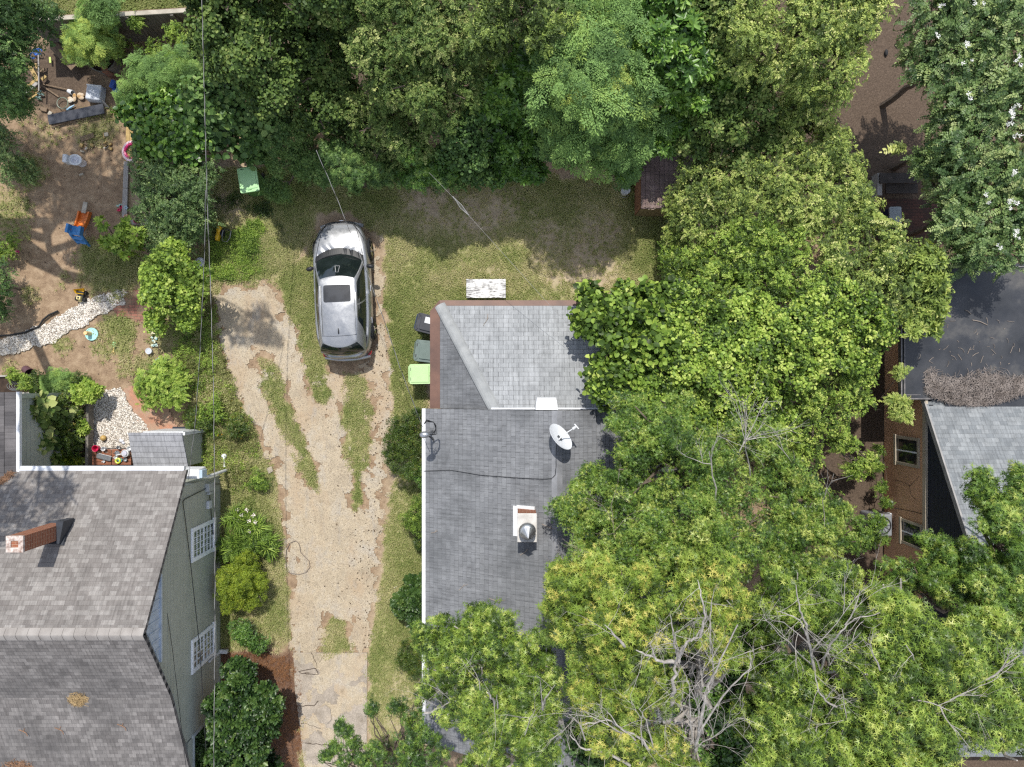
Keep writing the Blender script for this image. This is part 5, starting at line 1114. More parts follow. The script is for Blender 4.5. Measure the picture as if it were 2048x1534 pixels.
d = (pt[-1]-pt[0]); d.z = 0; d.normalize(); s_ = Vector((d.y, -d.x, 0))
for sgn in (1, -1):
    o_ = s_*.19*sgn; mb.tube([pt[0]+o_*1.15+Vector((-.05, .08, .12))]+[q+o_+Vector((0, 0, .05)) for q in pt], [.05, .06, .055, .05, .045], 8)
for q in pt[:-1]: mb.box(tuple(q+d*.03), (.12, .36, .03), rz=math.atan2(d.y, d.x))
q = pt[0]; mb.box(tuple(q-d*.1+Vector((0, 0, -.02))), (.22, .38, .04), rz=math.atan2(d.y, d.x))
for sgn in (1, -1): mb.box(tuple(q-d*.08+s_*.21*sgn+Vector((0, 0, .08))), (.3, .09, .2), rz=math.atan2(d.y, d.x))
obj('ladder', mb, M['toy_blue'], sl, True, .012)
plank('grey board lying on the foot of the orange slide', 167, 426, 171.5, 404, .15, M['wood_cap'], .16, .04, 'slide_board', None, 0, 'board')
mb = MB(); mb.tube([P(170, 448, .05), P(171.5, 472, .03)], .014, 5); simple('white_stick', 'thin white stick beside the slide', 'stick', mb, M['wood_cap'], 0)
# dump truck
p = P(160, 588, .15); tk = thing('toy_truck', 'yellow and black toy dump truck beside the pebble path', 'toy truck', (p.x, p.y, 0), R(-8))
M['yellow'] = plain('yellow plastic', (.7, .42, .02), .4)
mb = MB(); mb.add([(-.14, .0, .2), (.14, .0, .2), (.19, .22, .26), (-.19, .12, .26), (-.12, .04, .12), (.1, .04, .12), (.13, .14, .12), (-.13, .1, .12)], [(4, 7, 6, 5), (0, 4, 5, 1), (1, 5, 6, 2), (2, 6, 7, 3), (3, 7, 4, 0), (4, 5, 6, 7), (0, 1, 5, 4), (1, 2, 6, 5), (2, 3, 7, 6), (3, 0, 4, 7)]); obj('tipper', mb, M['yellow'], tk)
mb = MB(); mb.box((.02, -.06, .1), (.2, .3, .1)); obj('chassis', mb, M['black'], tk, bevel=.01)
mb = MB(); mb.box((.03, -.14, .2), (.14, .12, .14)); mb.box((.03, -.235, .14), (.12, .05, .06)); cabp = obj('cab', mb, plain('pale yellow plastic', (.66, .55, .25), .4), tk, bevel=.012)
mb = MB(); mb.box((.03, -.14, .272), (.06, .06, .006)); obj('cab_roof_hatch', mb, M['black'], cabp)
for sx in (1, -1):
    for y in (.06, -.17): mb = MB(); mb.lathe([(0, -.035), (.07, -.035), (.085, 0), (.07, .035), (0, .035)], (.02+sx*.14, y, .085), 12, 'x'); obj('wheel', mb, M['rubber'], tk)
# sand spinner, shovel, bucket, planter
p = P(181, 668, .12); sp = thing('toy_spinner', 'pale turquoise round toy disc with an orange post', 'toy', (p.x, p.y, 0))
mb = MB(); mb.lathe([(0, 0), (.2, 0), (.225, .04), (.22, .07), (.19, .07), (.18, .05), (0, .05)], n=28); obj('disc', mb, plain('turquoise plastic', (.36, .66, .62), .4), sp, smooth=True)
mb = MB(); mb.lathe([(.075, .05), (.07, .3), (.06, .33), (0, .33)], (-.06, .02, 0), 18); obj('post', mb, plain('orange peach plastic', (.72, .5, .24), .4), sp, smooth=True)
p = P(228, 690, .05); sv = thing('toy_shovel', 'small green toy shovel with yellow handle on dirt', 'toy shovel', (p.x, p.y, 0), R(-7))
mb = MB(); mb.slab([(-.05, -.08, .04), (.05, -.08, .04), (.055, .08, .06), (.0, .12, .05), (-.055, .08, .06)], (0, 0, 1), .015); obj('blade', mb, plain('mint plastic', (.33, .66, .32), .4), sv)
mb = MB(); mb.tube([(0, -.07, .05), (0, -.2, .05)], .014, 6); mb.tube([(0, -.2, .05), (-.05, -.28, .05), (.05, -.28, .05), (0, -.2, .05)], .012, 5); obj('handle', mb, plain('yellow handle', (.68, .52, .16), .4), sv)
def bucket(label, u, v, r, h, mat, inner=None, name='bucket', lid=False):
    p = P(u, v, h); b = MB(); prof = [(0, 0), (r*.8, 0), (r, h), (r*1.06, h), (r*1.06, h-.02)]
    t_ = thing(name, label, 'bucket', (p.x, p.y, 0)); b.lathe([(0, .01), (r*.8, .01), (r, h), (r*.93, h), (r*.74, .03), (0, .03)] if not lid else prof[:3]+[(r*.8, h), (r*.75, h-.01), (0, h-.01)], n=20); obj('body', b, mat, t_, smooth=True)
    b = MB(); b.tube([(r*1.03*math.cos(a), r*1.03*math.sin(a), h) for a in np.linspace(0, 6.283, 20)], .009, 5); obj('rim', b, inner or mat, t_); return t_
M['red'] = plain('pink red plastic', (.55, .015, .08), .4); M['pink'] = plain('magenta plastic', (.5, .02, .14), .4)
bucket('white upturned bucket on dirt above the blue pot', 297, 702, .1, .16, M['tub'], M['white'], 'white_bucket', True)
bucket('magenta bucket sitting on the grey sandbox corner', 273, 440, .11, .3, M['pink'], None, 'pink_bucket')
_b = bucket('red bucket at the corner of the toy kitchen by the dark border', 190, 897, .1, .2, M['red'], None, 'red_bucket'); _p = P(190, 897, .8); _b.location = (_p.x, _p.y, .6)
p = P(323, 731, .42); bp = thing('blue_pot', 'large glossy blue glazed plant pot in the weeds', 'plant pot', (p.x, p.y, 0))
mb = MB(); mb.lathe([(0, 0), (.17, 0), (.25, .2), (.26, .4), (.275, .43), (.24, .43), (.225, .34)], n=26); obj('body', mb, pm('blue glaze', (.2, .42, .62), (.08, .24, .45), 5, .2, .02, 0, .6), bp, smooth=True); mb = MB(); mb.lathe([(.226, .35), (0, .36)], n=20); obj('soil', mb, M['soil'], bp)
p = P(52, 742, .25); mb = MB(); mb.lathe([(0, -.16), (.13, -.16), (.16, .14), (.145, .14), (.11, -.13), (0, -.13)], (p.x, p.y, .17), 20, rot=Matrix.Rotation(R(62), 3, 'Y') @ Matrix.Rotation(R(28), 3, 'X')); simple('plum_pot', 'empty plum coloured plant pot tipped on its side', 'plant pot', mb, plain('plum plastic', (.095, .045, .055), .5), 0, None, True)
mb = MB(); p = P(305, 660, .2); mb.prism([tuple(Vector((p.x, p.y))+Vector(q)) for q in rrect(0, 0, .2, .3, .03, 2)], .05, .22); o = simple('cream_box', 'cream plastic box half hidden by the leafy sapling', 'box', mb, plain('cream plastic', (.6, .55, .36), .5), .015); 
mb = MB()
for k in range(10): q = P(306+random.uniform(-8, 9), 682+random.uniform(-10, 10), .08); mb.box(tuple(q), (.09, .06, .05), rz=random.uniform(0, 3))
simple('toy_litter', 'little heap of blue and cream plastic toys under the cream box', 'toys', mb, pm('mixed toy plastic', (.62, .6, .42), (.1, .36, .46), 9, .4, .02), .01)
mb = MB(); p = P(296, 648, .1); mb.ell((p.x, p.y, .07), (.08, .07, .07)); simple('grey_ball', 'small grey lilac ball on the dirt above the cream box', 'ball', mb, plain('grey lilac plastic', (.28, .27, .32), .4), 0, None, True)
mb = MB(); p = P(317, 694, .1); mb.tube([P(317, 688, .25), P(317, 712, .06)], .015, 5); mb.box(tuple(P(319, 716, .08)), (.16, .2, .05), rz=.3); simple('hand_trowel', 'garden tool with brown blade above the blue pot', 'garden tool', mb, M['wood_old'], 0)
for u, v, m, l in ((237, 420, 'red', 'red toy pieces on dirt beside the sandbox board'), (244, 413, 'red', 'small dark red toy beside the grey sandbox board'), (240, 410, 'mintp', 'pale mint toy cup beside the sandbox')):
    if m == 'mintp': M[m] = plain('mint toy plastic', (.33, .52, .44), .5)
    mb = MB(); p = P(u, v, .05)
    for k in range(4): mb.box((p.x+random.uniform(-.07, .07), p.y+random.uniform(-.05, .05), .05), (.09, .06, .06), rz=random.uniform(0, 3))
    simple('sand_toy', l, 'toy', mb, M[m], .015)
mb = MB(); p = P(252, 415, .25)
for k in range(6): a = k*1.047; mb.ell((p.x+.05*math.cos(a), p.y+.05*math.sin(a), .255), (.035, .02, .012), 7, 4, a)
simple('starfish_mould', 'pale blue flower shaped toy on the grey sandbox board', 'toy', mb, plain('powder blue plastic', (.42, .58, .68), .5), 0)
mb = MB(); p = P(254, 431, .25)
for k in range(6): mb.box((p.x+random.uniform(-.1, .1), p.y+random.uniform(-.08, .08), .26), (.08, .05, .04), rz=random.uniform(0, 3))
simple('toy_scraps', 'red and cream toy scraps at the sandbox corner', 'toy', mb, pm('red cream scraps', (.65, .55, .35), (.5, .06, .04), 14, .5, .02), .008)
mb = MB(); p = P(257, 515, .05); mb.ell((p.x, p.y, .06), (.06, .06, .06)); simple('red_ball', 'small red ball under the leafy sapling', 'ball', mb, M['red'], 0, None, True)
mb = MB(); p = P(34, 503, .05); mb.ell((p.x, p.y, .03), (.07, .06, .03)); simple('pink_toy', 'tiny magenta toy on the pale dirt near the left edge', 'toy', mb, M['pink'], 0, None, True)
p = P(264, 302, .35); ft = thing('swim_ring', 'pink and white inflatable ring leaning on the sandbox', 'swim ring', (p.x, p.y, 0))
mb = MB(); cs = [(-.02+.3*math.cos(a), .3*math.sin(a), .3+.05*math.cos(a)) for a in np.linspace(R(60), R(300), 16)]; mb.tube(cs, .075, 8); obj('tube', mb, plain('white pink vinyl', (.66, .5, .56), .3), ft, smooth=True)
mb = MB(); mb.tube([(x+.05, y*.86, z+.045) for x, y, z in cs[1:-1]], .045, 8); obj('inner_stripe', mb, plain('hot pink vinyl', (.55, .03, .16), .3), ft, smooth=True)
# toy kitchen against the house
kt = thing('mud_kitchen', 'low terracotta wooden toy kitchen with blue back rail against the house', 'toy kitchen', tuple(P(218, 912, 0)))
kz = .6; k0 = P(184, 898, kz); k1 = P(262, 930, kz); kx, ky = k0.x, k0.y
mb = MB(); n_ = 5; hgt = (k0.y-k1.y)/n_
for i in range(n_):
    for xa, xb in ((0, .49), (.5, 1)):
        X0 = k0.x+(k1.x-k0.x)*xa; X1 = k0.x+(k1.x-k0.x)*xb; mb.box(((X0+X1)/2, k0.y-hgt*(i+.5), kz-.02), (X1-X0-.01, hgt-.012, .03))
obj('top', mb, M['wood_red'], kt, True, .004)
for (x, y) in ((k0.x+.06, k0.y-.06), (k1.x-.06, k0.y-.06), (k0.x+.06, k1.y+.06), (k1.x-.06, k1.y+.06)): mb = MB(); mb.box((x, y, .28), (.07, .07, .56)); obj('leg', mb, M['wood_red'], kt, True)
mb = MB(); q0, q1 = P(172, 932, .85), P(258, 930, .85); mb.box(((q0.x+q1.x)/2, k1.y-.05, .55), (q1.x-q0.x, .07, .7)); obj('back_rail', mb, pm('navy paint', (.03, .045, .09), (.02, .03, .06), 4, .5, .05), kt, True, .008)
mb = MB(); mb.box(((k0.x+k1.x)/2, k0.y+.02, kz-.05), (k1.x-k0.x, .03, .08)); obj('front_rail', mb, M['wood_dark'], kt, True)
p = P(207, 914, kz+.08); mb = MB(); mb.box((p.x, p.y, kz+.06), (.5, .17, .02), rz=R(-14)); mb.box((p.x-.02, p.y-.05, kz+.03), (.42, .1, .05), rz=R(-14)); simple('metal_tray', 'long grey metal tray lying on the toy kitchen', 'tray', mb, M['steel'], .008)
PT = 'pots and cups on the toy kitchen'
for u, v, r, h, m, l in ((206, 898, .075, .14, 'white', 'white mug beside the red bucket'), (234, 906, .085, .05, 'steel', 'shallow metal bowl left of the big pot'), (236, 895, .06, .12, 'steel', 'clear tumbler at the front edge of the toy kitchen'), (258, 897, .075, .1, 'white', 'white cup beside the locker lid'), (250, 919, .07, .08, 'steel', 'small steel pot below the big pot'), (240, 920, .07, .05, 'teal', 'teal dish at the back of the toy kitchen'), (207, 923, .04, .06, 'white', 'tiny white cup behind the metal tray'), (231, 915, .06, .08, 'white', 'white milk jug left of the big pot')):
    if m == 'teal': M['teal'] = plain('teal plastic', (.12, .4, .42), .4)
    p = P(u, v, kz+h); mb = MB(); mb.lathe([(0, 0), (r*.8, 0), (r, h), (r*.9, h), (r*.7, .015), (0, .015)], (p.x, p.y, kz), 16); mb.tube([(p.x-r, p.y, kz+h*.8), (p.x-r-.05, p.y-.02, kz+h*.5), (p.x-r*.9, p.y, kz+h*.25)], .01, 5)
    simple('toy_cup', l, 'cup', mb, M[m], 0, PT, True)
p = P(248, 907, kz+.2); pn = thing('toy_pot', 'biggest white pot with lid and handle on the toy kitchen', 'pot', (p.x, p.y, kz))
mb = MB(); mb.lathe([(0, 0), (.11, 0), (.125, .15), (.11, .16), (.1, .14), (0, .13)], n=20); obj('body', mb, M['white'], pn, smooth=True); mb = MB(); mb.lathe([(.085, .15), (.08, .19), (0, .2)], n=18); obj('lid', mb, plain('lilac plastic', (.5, .5, .58), .4), pn, smooth=True); mb = MB(); mb.tube([(-.11, -.02, .12), (-.3, -.07, .12)], .022, 6); obj('handle', mb, M['white'], pn)
p = P(234, 922, kz+.1); mb = MB(); mb.tube([(p.x+.075*math.cos(a), p.y+.075*math.sin(a), kz+.04) for a in np.linspace(0, 6.283, 18)], .032, 8); simple('yellow_ring', 'lime yellow toy ring on the toy kitchen', 'toy', mb, plain('lime yellow plastic', (.56, .62, .06), .4), 0, None, True)
p = P(207, 876, .1); mb = MB(); mb.ell((p.x, p.y, .11), (.1, .1, .1)); simple('amber_ball', 'amber ball on the pebbles near the red bucket', 'ball', mb, pm('amber rubber', (.5, .34, .12), (.36, .22, .06), 8, .5, .05), 0, None, True)
mb = MB(); p = P(243, 882, .06); mb.ell((p.x, p.y, .06), (.08, .06, .05)); mb.ell((p.x+.06, p.y-.07, .05), (.06, .05, .05)); mb.ell((p.x-.05, p.y+.06, .04), (.04, .03, .03)); simple('glass_ornament', 'clear glass ornament on pebbles before the toy kitchen', 'ornament', mb, plain('pale glass plastic', (.62, .63, .68), .1, 0, .8), 0, None, True)
# borders of the beds
plank('dark timber border between the vine bed and the pebbles', 180, 788, 178, 932, .1, M['wood_fence'], .35, .3, 'bed_border', None, 0, 'border')
bd = thing('raised_bed', 'raised bed with grey timber edges along the wing wall', 'raised bed', tuple(P(65, 770, 0)))
mb = MB(); a, b = P(-40, 752, .25), P(130, 752, .25); mb.box(((a.x+b.x)/2, a.y, .13), (b.x-a.x, .06, .26)); c, d = P(130, 753, .25), P(130, 786, .25); mb.box((c.x, (c.y+d.y)/2, .13), (.06, c.y-d.y, .255)); a, b = P(-40, 786, .25), P(130, 786, .25); mb.box(((a.x+b.x)/2, a.y, .13), (b.x-a.x, .06, .25)); obj('edge_board', mb, M['wood_grey'], bd, True)
mb = MB(); mb.prism(pxy([(-40, 754), (127, 754), (127, 784), (-40, 784)]), .0, .17); obj('soil', mb, M['soil'], bd, True)
mb = MB()
for k, r in enumerate((.22, .19, .16, .13)): p = P(30+3*k, 772, .2); mb.tube([(p.x+r*1.3*math.cos(a), p.y+r*.7*math.sin(a), .19+.01*k) for a in np.linspace(0, 6.283, 24)], .009, 4)
simple('wire_coil', 'coil of thin grey wire lying in the raised bed', 'wire coil', mb, M['steel'], 0)
mb = MB(); pts = [P(u, v, .06) for u, v in ((-10, 672), (20, 670), (50, 665), (78, 653), (86, 640), (98, 630), (116, 622))]; mb.tube(pts, .035, 5); simple('path_edging', 'dark rubber edging along the pebble path', 'edging', mb, M['rubber'], 0)
# pallet fence remains, tilted
pf = thing('slatted_gate', 'low weathered slatted gate under the leafy sapling', 'gate', tuple(P(308, 620, 0)))
for k, v in enumerate((600, 611, 622, 632)): a, b = P(296, v, .5), P(316, v+4, .5); c = (a+b)/2; mb = MB(); mb.box((c.x, c.y, .5), ((b-a).length+.06, .09, .03), rz=R(-9)); obj('slat', mb, M['wood_old'], pf, True)
mb = MB(); a, b = P(300, 596, .47), P(302, 636, .47); mb.tube([a, b], .03, 5); a, b = P(313, 598, .47), P(315, 640, .47); mb.tube([a, b], .03, 5); obj('rail', mb, M['wood_old'], pf, True)
# yellow pedal toy, steel hoop, white sack
p = P(436, 467, .35); yb = thing('garden_edger', 'yellow and black pushed garden machine lying in weeds', 'garden machine', (p.x, p.y, 0), R(-12))
mb = MB(); mb.box((0, 0, .3), (.12, .48, .14)); mb.ell((.0, .15, .36), (.08, .12, .06)); mb.ell((.0, -.12, .36), (.07, .12, .06)); obj('body', mb, M['yellow'], yb, bevel=.03)
mb = MB(); mb.box((.12, .06, .28), (.12, .2, .16)); mb.tube([(.05, .2, .2), (-.2, .2, .12)], .03, 6); mb.tube([(0, -.2, .2), (-.2, -.12, .1)], .02, 6); obj('motor', mb, M['black'], yb, bevel=.02)
mb = MB(); mb.tube([(.17, .14, .4), (.3, .2, .44), (.46, .16, .46), (.47, -.06, .46), (.4, -.22, .44), (.24, -.22, .42), (.17, -.06, .4), (.17, .14, .4)], .018, 6); obj('handle_loop', mb, plain('grey tube', (.2, .2, .21), .3, .7), yb)
for sy in (.22, -.2): mb = MB(); mb.lathe([(0, -.03), (.07, -.03), (.08, 0), (.07, .03), (0, .03)], (-.16, sy, .08), 12, 'y'); obj('wheel', mb, M['rubber'], yb)
mb = MB(); p = P(397, 526, .1)
for k in range(7): mb.ell((p.x+random.uniform(-.12, .12), p.y+random.uniform(-.1, .1), .08), (.13, .1, .07), 9, 6, random.uniform(0, 3))
simple('white_sack', 'crumpled white plastic sack in the weeds under the cables', 'sack', mb, pm('white film', (.6, .62, .66), (.42, .44, .48), 12, .35, .3), 0, None, True)
# white plastic and pipes at the sage house corner
js = thing('window_air_unit', 'white air unit with bags on a ledge at the sage house corner', 'air unit', (XG+.3, -2.95, 1.0))
q0 = P(396, 945, 2.1); mb = MB(); mb.box((XG-.05, -2.83, 1.95), (.6, .3, .5), rx=.1); obj('casing', mb, M['white'], js, True, .03)
mb = MB(); mb.box((XG+.22, -2.85, 2.0), (.22, .26, .36)); obj('side_panel', mb, plain('pale blue plastic sheet', (.42, .52, .62), .3), js, True, .02)
mb = MB(); mb.tube([(XG+.1, -2.9, 1.9), (XG+.25, -3.0, 1.6), (XG+.3, -2.98, 1.1), (XG+.32, -2.95, .1)], .05, 8); obj('pipe', mb, M['white'], js, True)
mb = MB(); p = P(447, 918, .3); mb.tube([P(449, 934, .35), P(448, 912, .2)], .035, 6); mb.ell(tuple(P(448, 912, .2)), (.09, .08, .06)); simple('white_pipe', 'short white plastic pipe standing at the house corner', 'pipe', mb, M['white'], 0)
# things in the tan house yard
p = P(1746, 1052, .9); ac = thing('air_conditioner', 'grey outdoor air conditioner unit half hidden by leaves at the tan wall', 'air conditioner', (12.35, p.y, 0))
mb = MB(); mb.box((0, 0, .4), (.7, .75, .8)); obj('cabinet', mb, plain('grey cabinet', (.22, .23, .25), .5), ac, bevel=.05)
mb = MB(); mb.lathe([(.3, .805), (.3, .83), (.27, .83), (.27, .805)], n=24)
for k in range(6): a = k*math.pi/6; mb.tube([(.28*math.cos(a), .28*math.sin(a), .825), (-.28*math.cos(a), -.28*math.sin(a), .825)], .006, 4)
obj('fan_grille', mb, M['black'], ac)
dk = thing('deck_steps', 'dark wooden garden steps in shade above the grey lidded box', 'steps', tuple(P(1795, 375, 0)))
for k, (u0, u1, v, z) in enumerate(((1760, 1840, 356, .5), (1772, 1836, 377, .3))):
    a, b = P(u0, v, z), P(u1, v, z); mb = MB(); mb.box(((a.x+b.x)/2, a.y, z-.03), (b.x-a.x, .34, .06)); obj('tread', mb, M['wood_dark'], dk, True, .008)
a, b = P(1760, 345, .45), P(1766, 392, .3); mb = MB(); mb.box((a.x+.02, (a.y+b.y)/2, .2), (.16, a.y-b.y, .4)); obj('side_board', mb, M['wood_grey'], dk, True)
plank('weathered brick coloured plank at the top of the dirt yard', 1796, 84, 1812, 72, .16, M['wood_old'], .15, .12, 'yard_plank')
mb = MB(); p = P(1774, 104, .1); mb.ell((p.x, p.y, .05), (.06, .12, .06)); simple('dark_stone', 'small dark stone on the bare dirt strip', 'stone', mb, M['rubber'], 0, None, True)
# wire on the driveway
mb = MB(); pts = [P(u, v, .03) for u, v in ((590, 1082), (580, 1086), (573, 1100), (571, 1118), (573, 1135), (580, 1146), (598, 1149), (612, 1145), (620, 1134), (618, 1122), (608, 1112), (601, 1104), (600, 1094), (597, 1086), (592, 1082), (584, 1084))]
mb.tube(pts, .012, 5); simple('wire_loop', 'dark loop of wire lying on the gravel driveway', 'wire', mb, plain('brown grey wire', (.16, .13, .11), .6), 0)
mb = MB(); mb.tube([P(786+2, 1176, .04), P(794, 1172, .03)], .02, 5); simple('pale_stick', 'short pale stick on the grass beside the driveway', 'stick', mb, M['wood_cap'], 0)
for u, v, l in ((524, 1008, 'dark stone'),): pass

# ------------------------------------------------------------------ overhead wires
def cable(name, label, pts, r, mat, twist=0.0, mat2=None, sag=.25, sub=10, cat='cable'):
    pts = [Vector(p) for p in pts]; q = []
    for a, b in zip(pts[:-1], pts[1:]):
        for k in range(sub): q.append(a.lerp(b, k/sub))
    q.append(pts[-1])
    if not twist:
        mb = MB(); mb.tube(q, r, 6); return simple(name, label, cat, mb, mat, 0)
    t_ = thing(name, label, cat, tuple(q[0])); fine = []
    for a, b in zip(q[:-1], q[1:]):
        n_ = max(2, int((b-a).length/.07))
        for k in range(n_): fine.append(a.lerp(b, k/n_))
    for s, m, nm in ((0, mat, 'bare_strand'), (math.pi, mat2, 'black_strand')):
        ln = 0; w = []
        for i, p in enumerate(fine):
            if i: ln += (p-fine[i-1]).length
            a = ln*twist+s; w.append(p+Vector((math.cos(a)*r*1.05, 0, math.sin(a)*r*1.05)))
        mb = MB(); mb.tube(w, r, 5); obj(nm, mb, m, t_, True)
    return t_
M['bare'] = plain('bare aluminium strand', (.3, .295, .285), .5, .3)
cable('power_cable', 'heavy twisted cable crossing from the top trees down past the sage house', [P(403, -30, 7.2), P(408, 160, 6.7), P(415, 420, 6.1), P(422, 600, 5.8), P(427, 780, 5.6), P(429, 960, 5.6), P(430, 1150, 5.7), P(429, 1350, 5.9), P(427, 1570, 6.3)], .0062, M['bare'], 7, M['black'])
cable('service_cable', 'thinner twisted cable ending at the sage house gutter corner', [P(411, 380, 6.0), P(410, 480, 5.6), P(405, 600, 5.1), P(399, 720, 4.5), P(391, 840, 3.9), P(380, 930, 3.3), P(376, 962, 3.12)], .0056, M['bare'], 7, M['black'])
cable('house_drop', 'twisted pale wire crossing the silver car to the roof mast', [P(632, 300, 6.4), P(668, 382, 6.1), P(703, 470, 5.9), P(735, 548, 5.7), P(768, 640, 5.45), P(800, 735, 5.2), P(830, 815, 4.85), P(846, 856, 4.45)], .0058, M['bare'], 9, M['black'])
cable('phone_wire', 'thin pale wire crossing the back lawn from the trees', [P(858, 345, 5.2), P(900, 388, 5.0), P(935, 428, 4.85), P(1000, 500, 4.6), P(1090, 600, 4.4), P(1190, 705, 4.2)], .0038, M['bare'])
mb = MB(); a, b = P(905, 393, 4.98), P(938, 431, 4.84); mb.tube([a, a.lerp(b, .5)+Vector((.02, .03, .01)), b], .011, 5); mb.tube([a+Vector((.02, 0, 0)), a.lerp(b, .55)+Vector((-.03, -.03, -.01)), b], .008, 5); simple('wire_splice', 'frayed splice on the thin wire above the lawn', 'wire splice', mb, M['bare'], 0)
# ------------------------------------------------------------------ leaves: small templates put together into sprays
def leaf_t(w, kind='oval'):
    if kind == 'lance': v = [(0, 0, 0), (.4, w, .05), (1, 0, -.08), (.4, -w, .05)]; f = [(0, 1, 2, 3)]
    else: v = [(0, 0, 0), (.3, w, .05), (.75, w*.8, .03), (1, 0, -.06), (.75, -w*.8, .03), (.3, -w, .05)]; f = [(0, 3, 2, 1), (0, 5, 4, 3)]
    return np.array(v, float), np.array(f)
def star_t():
    v = [(0, 0, .03)]; n = 5; f = []
    for k in range(n):
        a = R(-116+58*k); b0 = a-R(29); v.append((.21*math.cos(b0), .21*math.sin(b0), .02)); L_ = (1.0, .98, 1.05, .98, 1.0)[k]*(1 if k in (1, 2, 3) else .8); v.append((L_*math.cos(a), L_*math.sin(a), -.10))
    b0 = R(-116+58*4+29); v.append((.21*math.cos(b0), .21*math.sin(b0), .02))
    for k in range(n): f.append((0, 1+2*k, 2+2*k, 3+2*k))
    return np.array(v, float), np.array(f)
def compose(parts):
    """parts: (V, F, matrix rows 3x3, offset, scale, tint shift)"""
    V, Fq, T_ = [], [], []; o = 0
    for v, f, m, off, s, dt in parts:
        V.append((v*s) @ np.array(m).T+np.array(off)); Fq.append(f+o); T_.append(np.full(len(v), dt)); o += len(v)
    return np.concatenate(V), np.concatenate(Fq), np.concatenate(T_)
def rot(yaw, pitch, roll=0): return np.array(Euler((roll, -pitch, yaw), 'XYZ').to_matrix())
rs = random.Random(4)
def whorl(w, n, pitch, kind='oval', ln=1.0):
    v, f = leaf_t(w, kind); return compose([(v, f, rot(6.283*k/n+rs.uniform(-.25, .25), pitch*rs.uniform(.3, 1.5), rs.uniform(-.4, .4)), (0, 0, .02*k), ln*rs.uniform(.7, 1.1), rs.uniform(-.1, .1)) for k in range(n)])
def flat_spray(w, n, rad, kind='oval', ln=.42):
    v, f = leaf_t(w, kind); return compose([(v, f, rot(rs.uniform(0, 6.28), rs.uniform(-.7, .5), rs.uniform(-.6, .6)), (rs.uniform(-rad, rad), rs.uniform(-rad, rad), rs.uniform(-.25, .25)), ln*rs.uniform(.6, 1.2), rs.uniform(-.15, .15)) for k in range(n)])
def twig_spray(w, pairs, ln, kind='oval', ang=.95, droop=.25):
    v, f = leaf_t(w, kind); p = []
    for k in range(pairs):
        t_ = (k+.6)/pairs
        for s in (1, -1): p.append((v, f, rot(s*ang*rs.uniform(.8, 1.2), .15-droop*t_+rs.uniform(-.3, .3), rs.uniform(-.5, .5)), (t_, 0, .12*math.sin(t_*2)-droop*t_*t_), ln*(1-.35*t_)*rs.uniform(.75, 1.15), .18*t_-.08+rs.uniform(-.08, .08)))
    p.append((v, f, rot(0, -droop), (1, 0, -.05-droop*.6), ln*.7, .12)); return compose(p)
def star_spray(n, rad, ln):
    v, f = star_t(); return compose([(v, f, rot(6.283*k/n+rs.uniform(-.5, .5), rs.uniform(-.95, .35), rs.uniform(-.6, .6)), (rad*math.cos(6.283*k/n)*rs.uniform(.2, 1), rad*math.sin(6.283*k/n)*rs.uniform(.2, 1), rs.uniform(-.2, .2)), ln*rs.uniform(.7, 1.15), rs.uniform(-.14, .14)) for k in range(n)])
def frond(pairs, sub):
    v, f = leaf_t(.2, 'lance'); p = []
    for k in range(pairs):
        t_ = (k+.8)/pairs; L_ = .42*math.sin(math.pi*(.2+.75*t_))
        for s in (1, -1):
            a = s*1.05; base = np.array([t_, 0, .18*math.sin(t_*2.2)-.3*t_*t_])
            L_ *= rs.uniform(.8, 1.2); a += rs.uniform(-.25, .25); dz = rs.uniform(-.12, .08)
            for q in range(sub):
                u = (q+rs.uniform(.2, .8))/sub; off = base+np.array([math.cos(a)*L_*u, math.sin(a)*L_*u, dz*u-.1*u*u]); p.append((v, f, rot(a+(.8 if q % 2 else -.8)+rs.uniform(-.3, .3), rs.uniform(-.5, .3), rs.uniform(-.6, .6)), off, rs.uniform(.08, .14), .12*t_+rs.uniform(-.1, .1)))
    return compose(p)
TS = {
    'lig': [whorl(.2, 8, .45) for _ in range(3)], 'lig_long': [whorl(.15, 9, .4) for _ in range(3)],
    'vine': [flat_spray(.42, 7, .5, 'oval', .42) for _ in range(4)], 'heart': [flat_spray(.40, 5, .5, 'oval', .6) for _ in range(3)],
    'small': [twig_spray(.24, 5, .36) for _ in range(3)]+[flat_spray(.3, 8, .45, 'oval', .3) for _ in range(2)],
    'star': [star_spray(5, .5, .5) for _ in range(5)], 'star_small': [star_spray(6, .55, .38) for _ in range(4)],
    'frond': [frond(9, 10) for _ in range(4)], 'row': [twig_spray(.26, 8, .3, 'oval', 1.25, .15) for _ in range(3)],
    'mag': [whorl(.24, 7, .6) for _ in range(3)], 'tuft': [flat_spray(.2, 12, .45, 'oval', .3) for _ in range(3)],
    'strap': [compose([(np.array([(0, -.02, 0), (0, .02, 0), (.55, .03, .35), (.55, -.03, .35), (1, .004, .12), (1, -.004, .12)], float), np.array([(0, 1, 2, 3), (3, 2, 4, 5)])[:, ::-1], rot(6.283*k/11+rs.uniform(-.3, .3), rs.uniform(0, .5)), (0, 0, 0), rs.uniform(.7, 1.2), rs.uniform(-.1, .1)) for k in range(11)])],
    'bloom': [compose([(leaf_t(.4)[0], leaf_t(.4)[1], rot(rs.uniform(0, 6.28), rs.uniform(-.2, 1.2), rs.uniform(-.5, .5)), (rs.uniform(-.5, .5), rs.uniform(-.3, .3), rs.uniform(0, .3)), .3, rs.uniform(-.2, .2)) for _ in range(16)]) for _ in range(2)],
}
def ramp5(a, b, c, d=None): return [(0, tuple(x*.45 for x in a)), (.26, a), (.52, b), (.78, c), (1, d or c)]
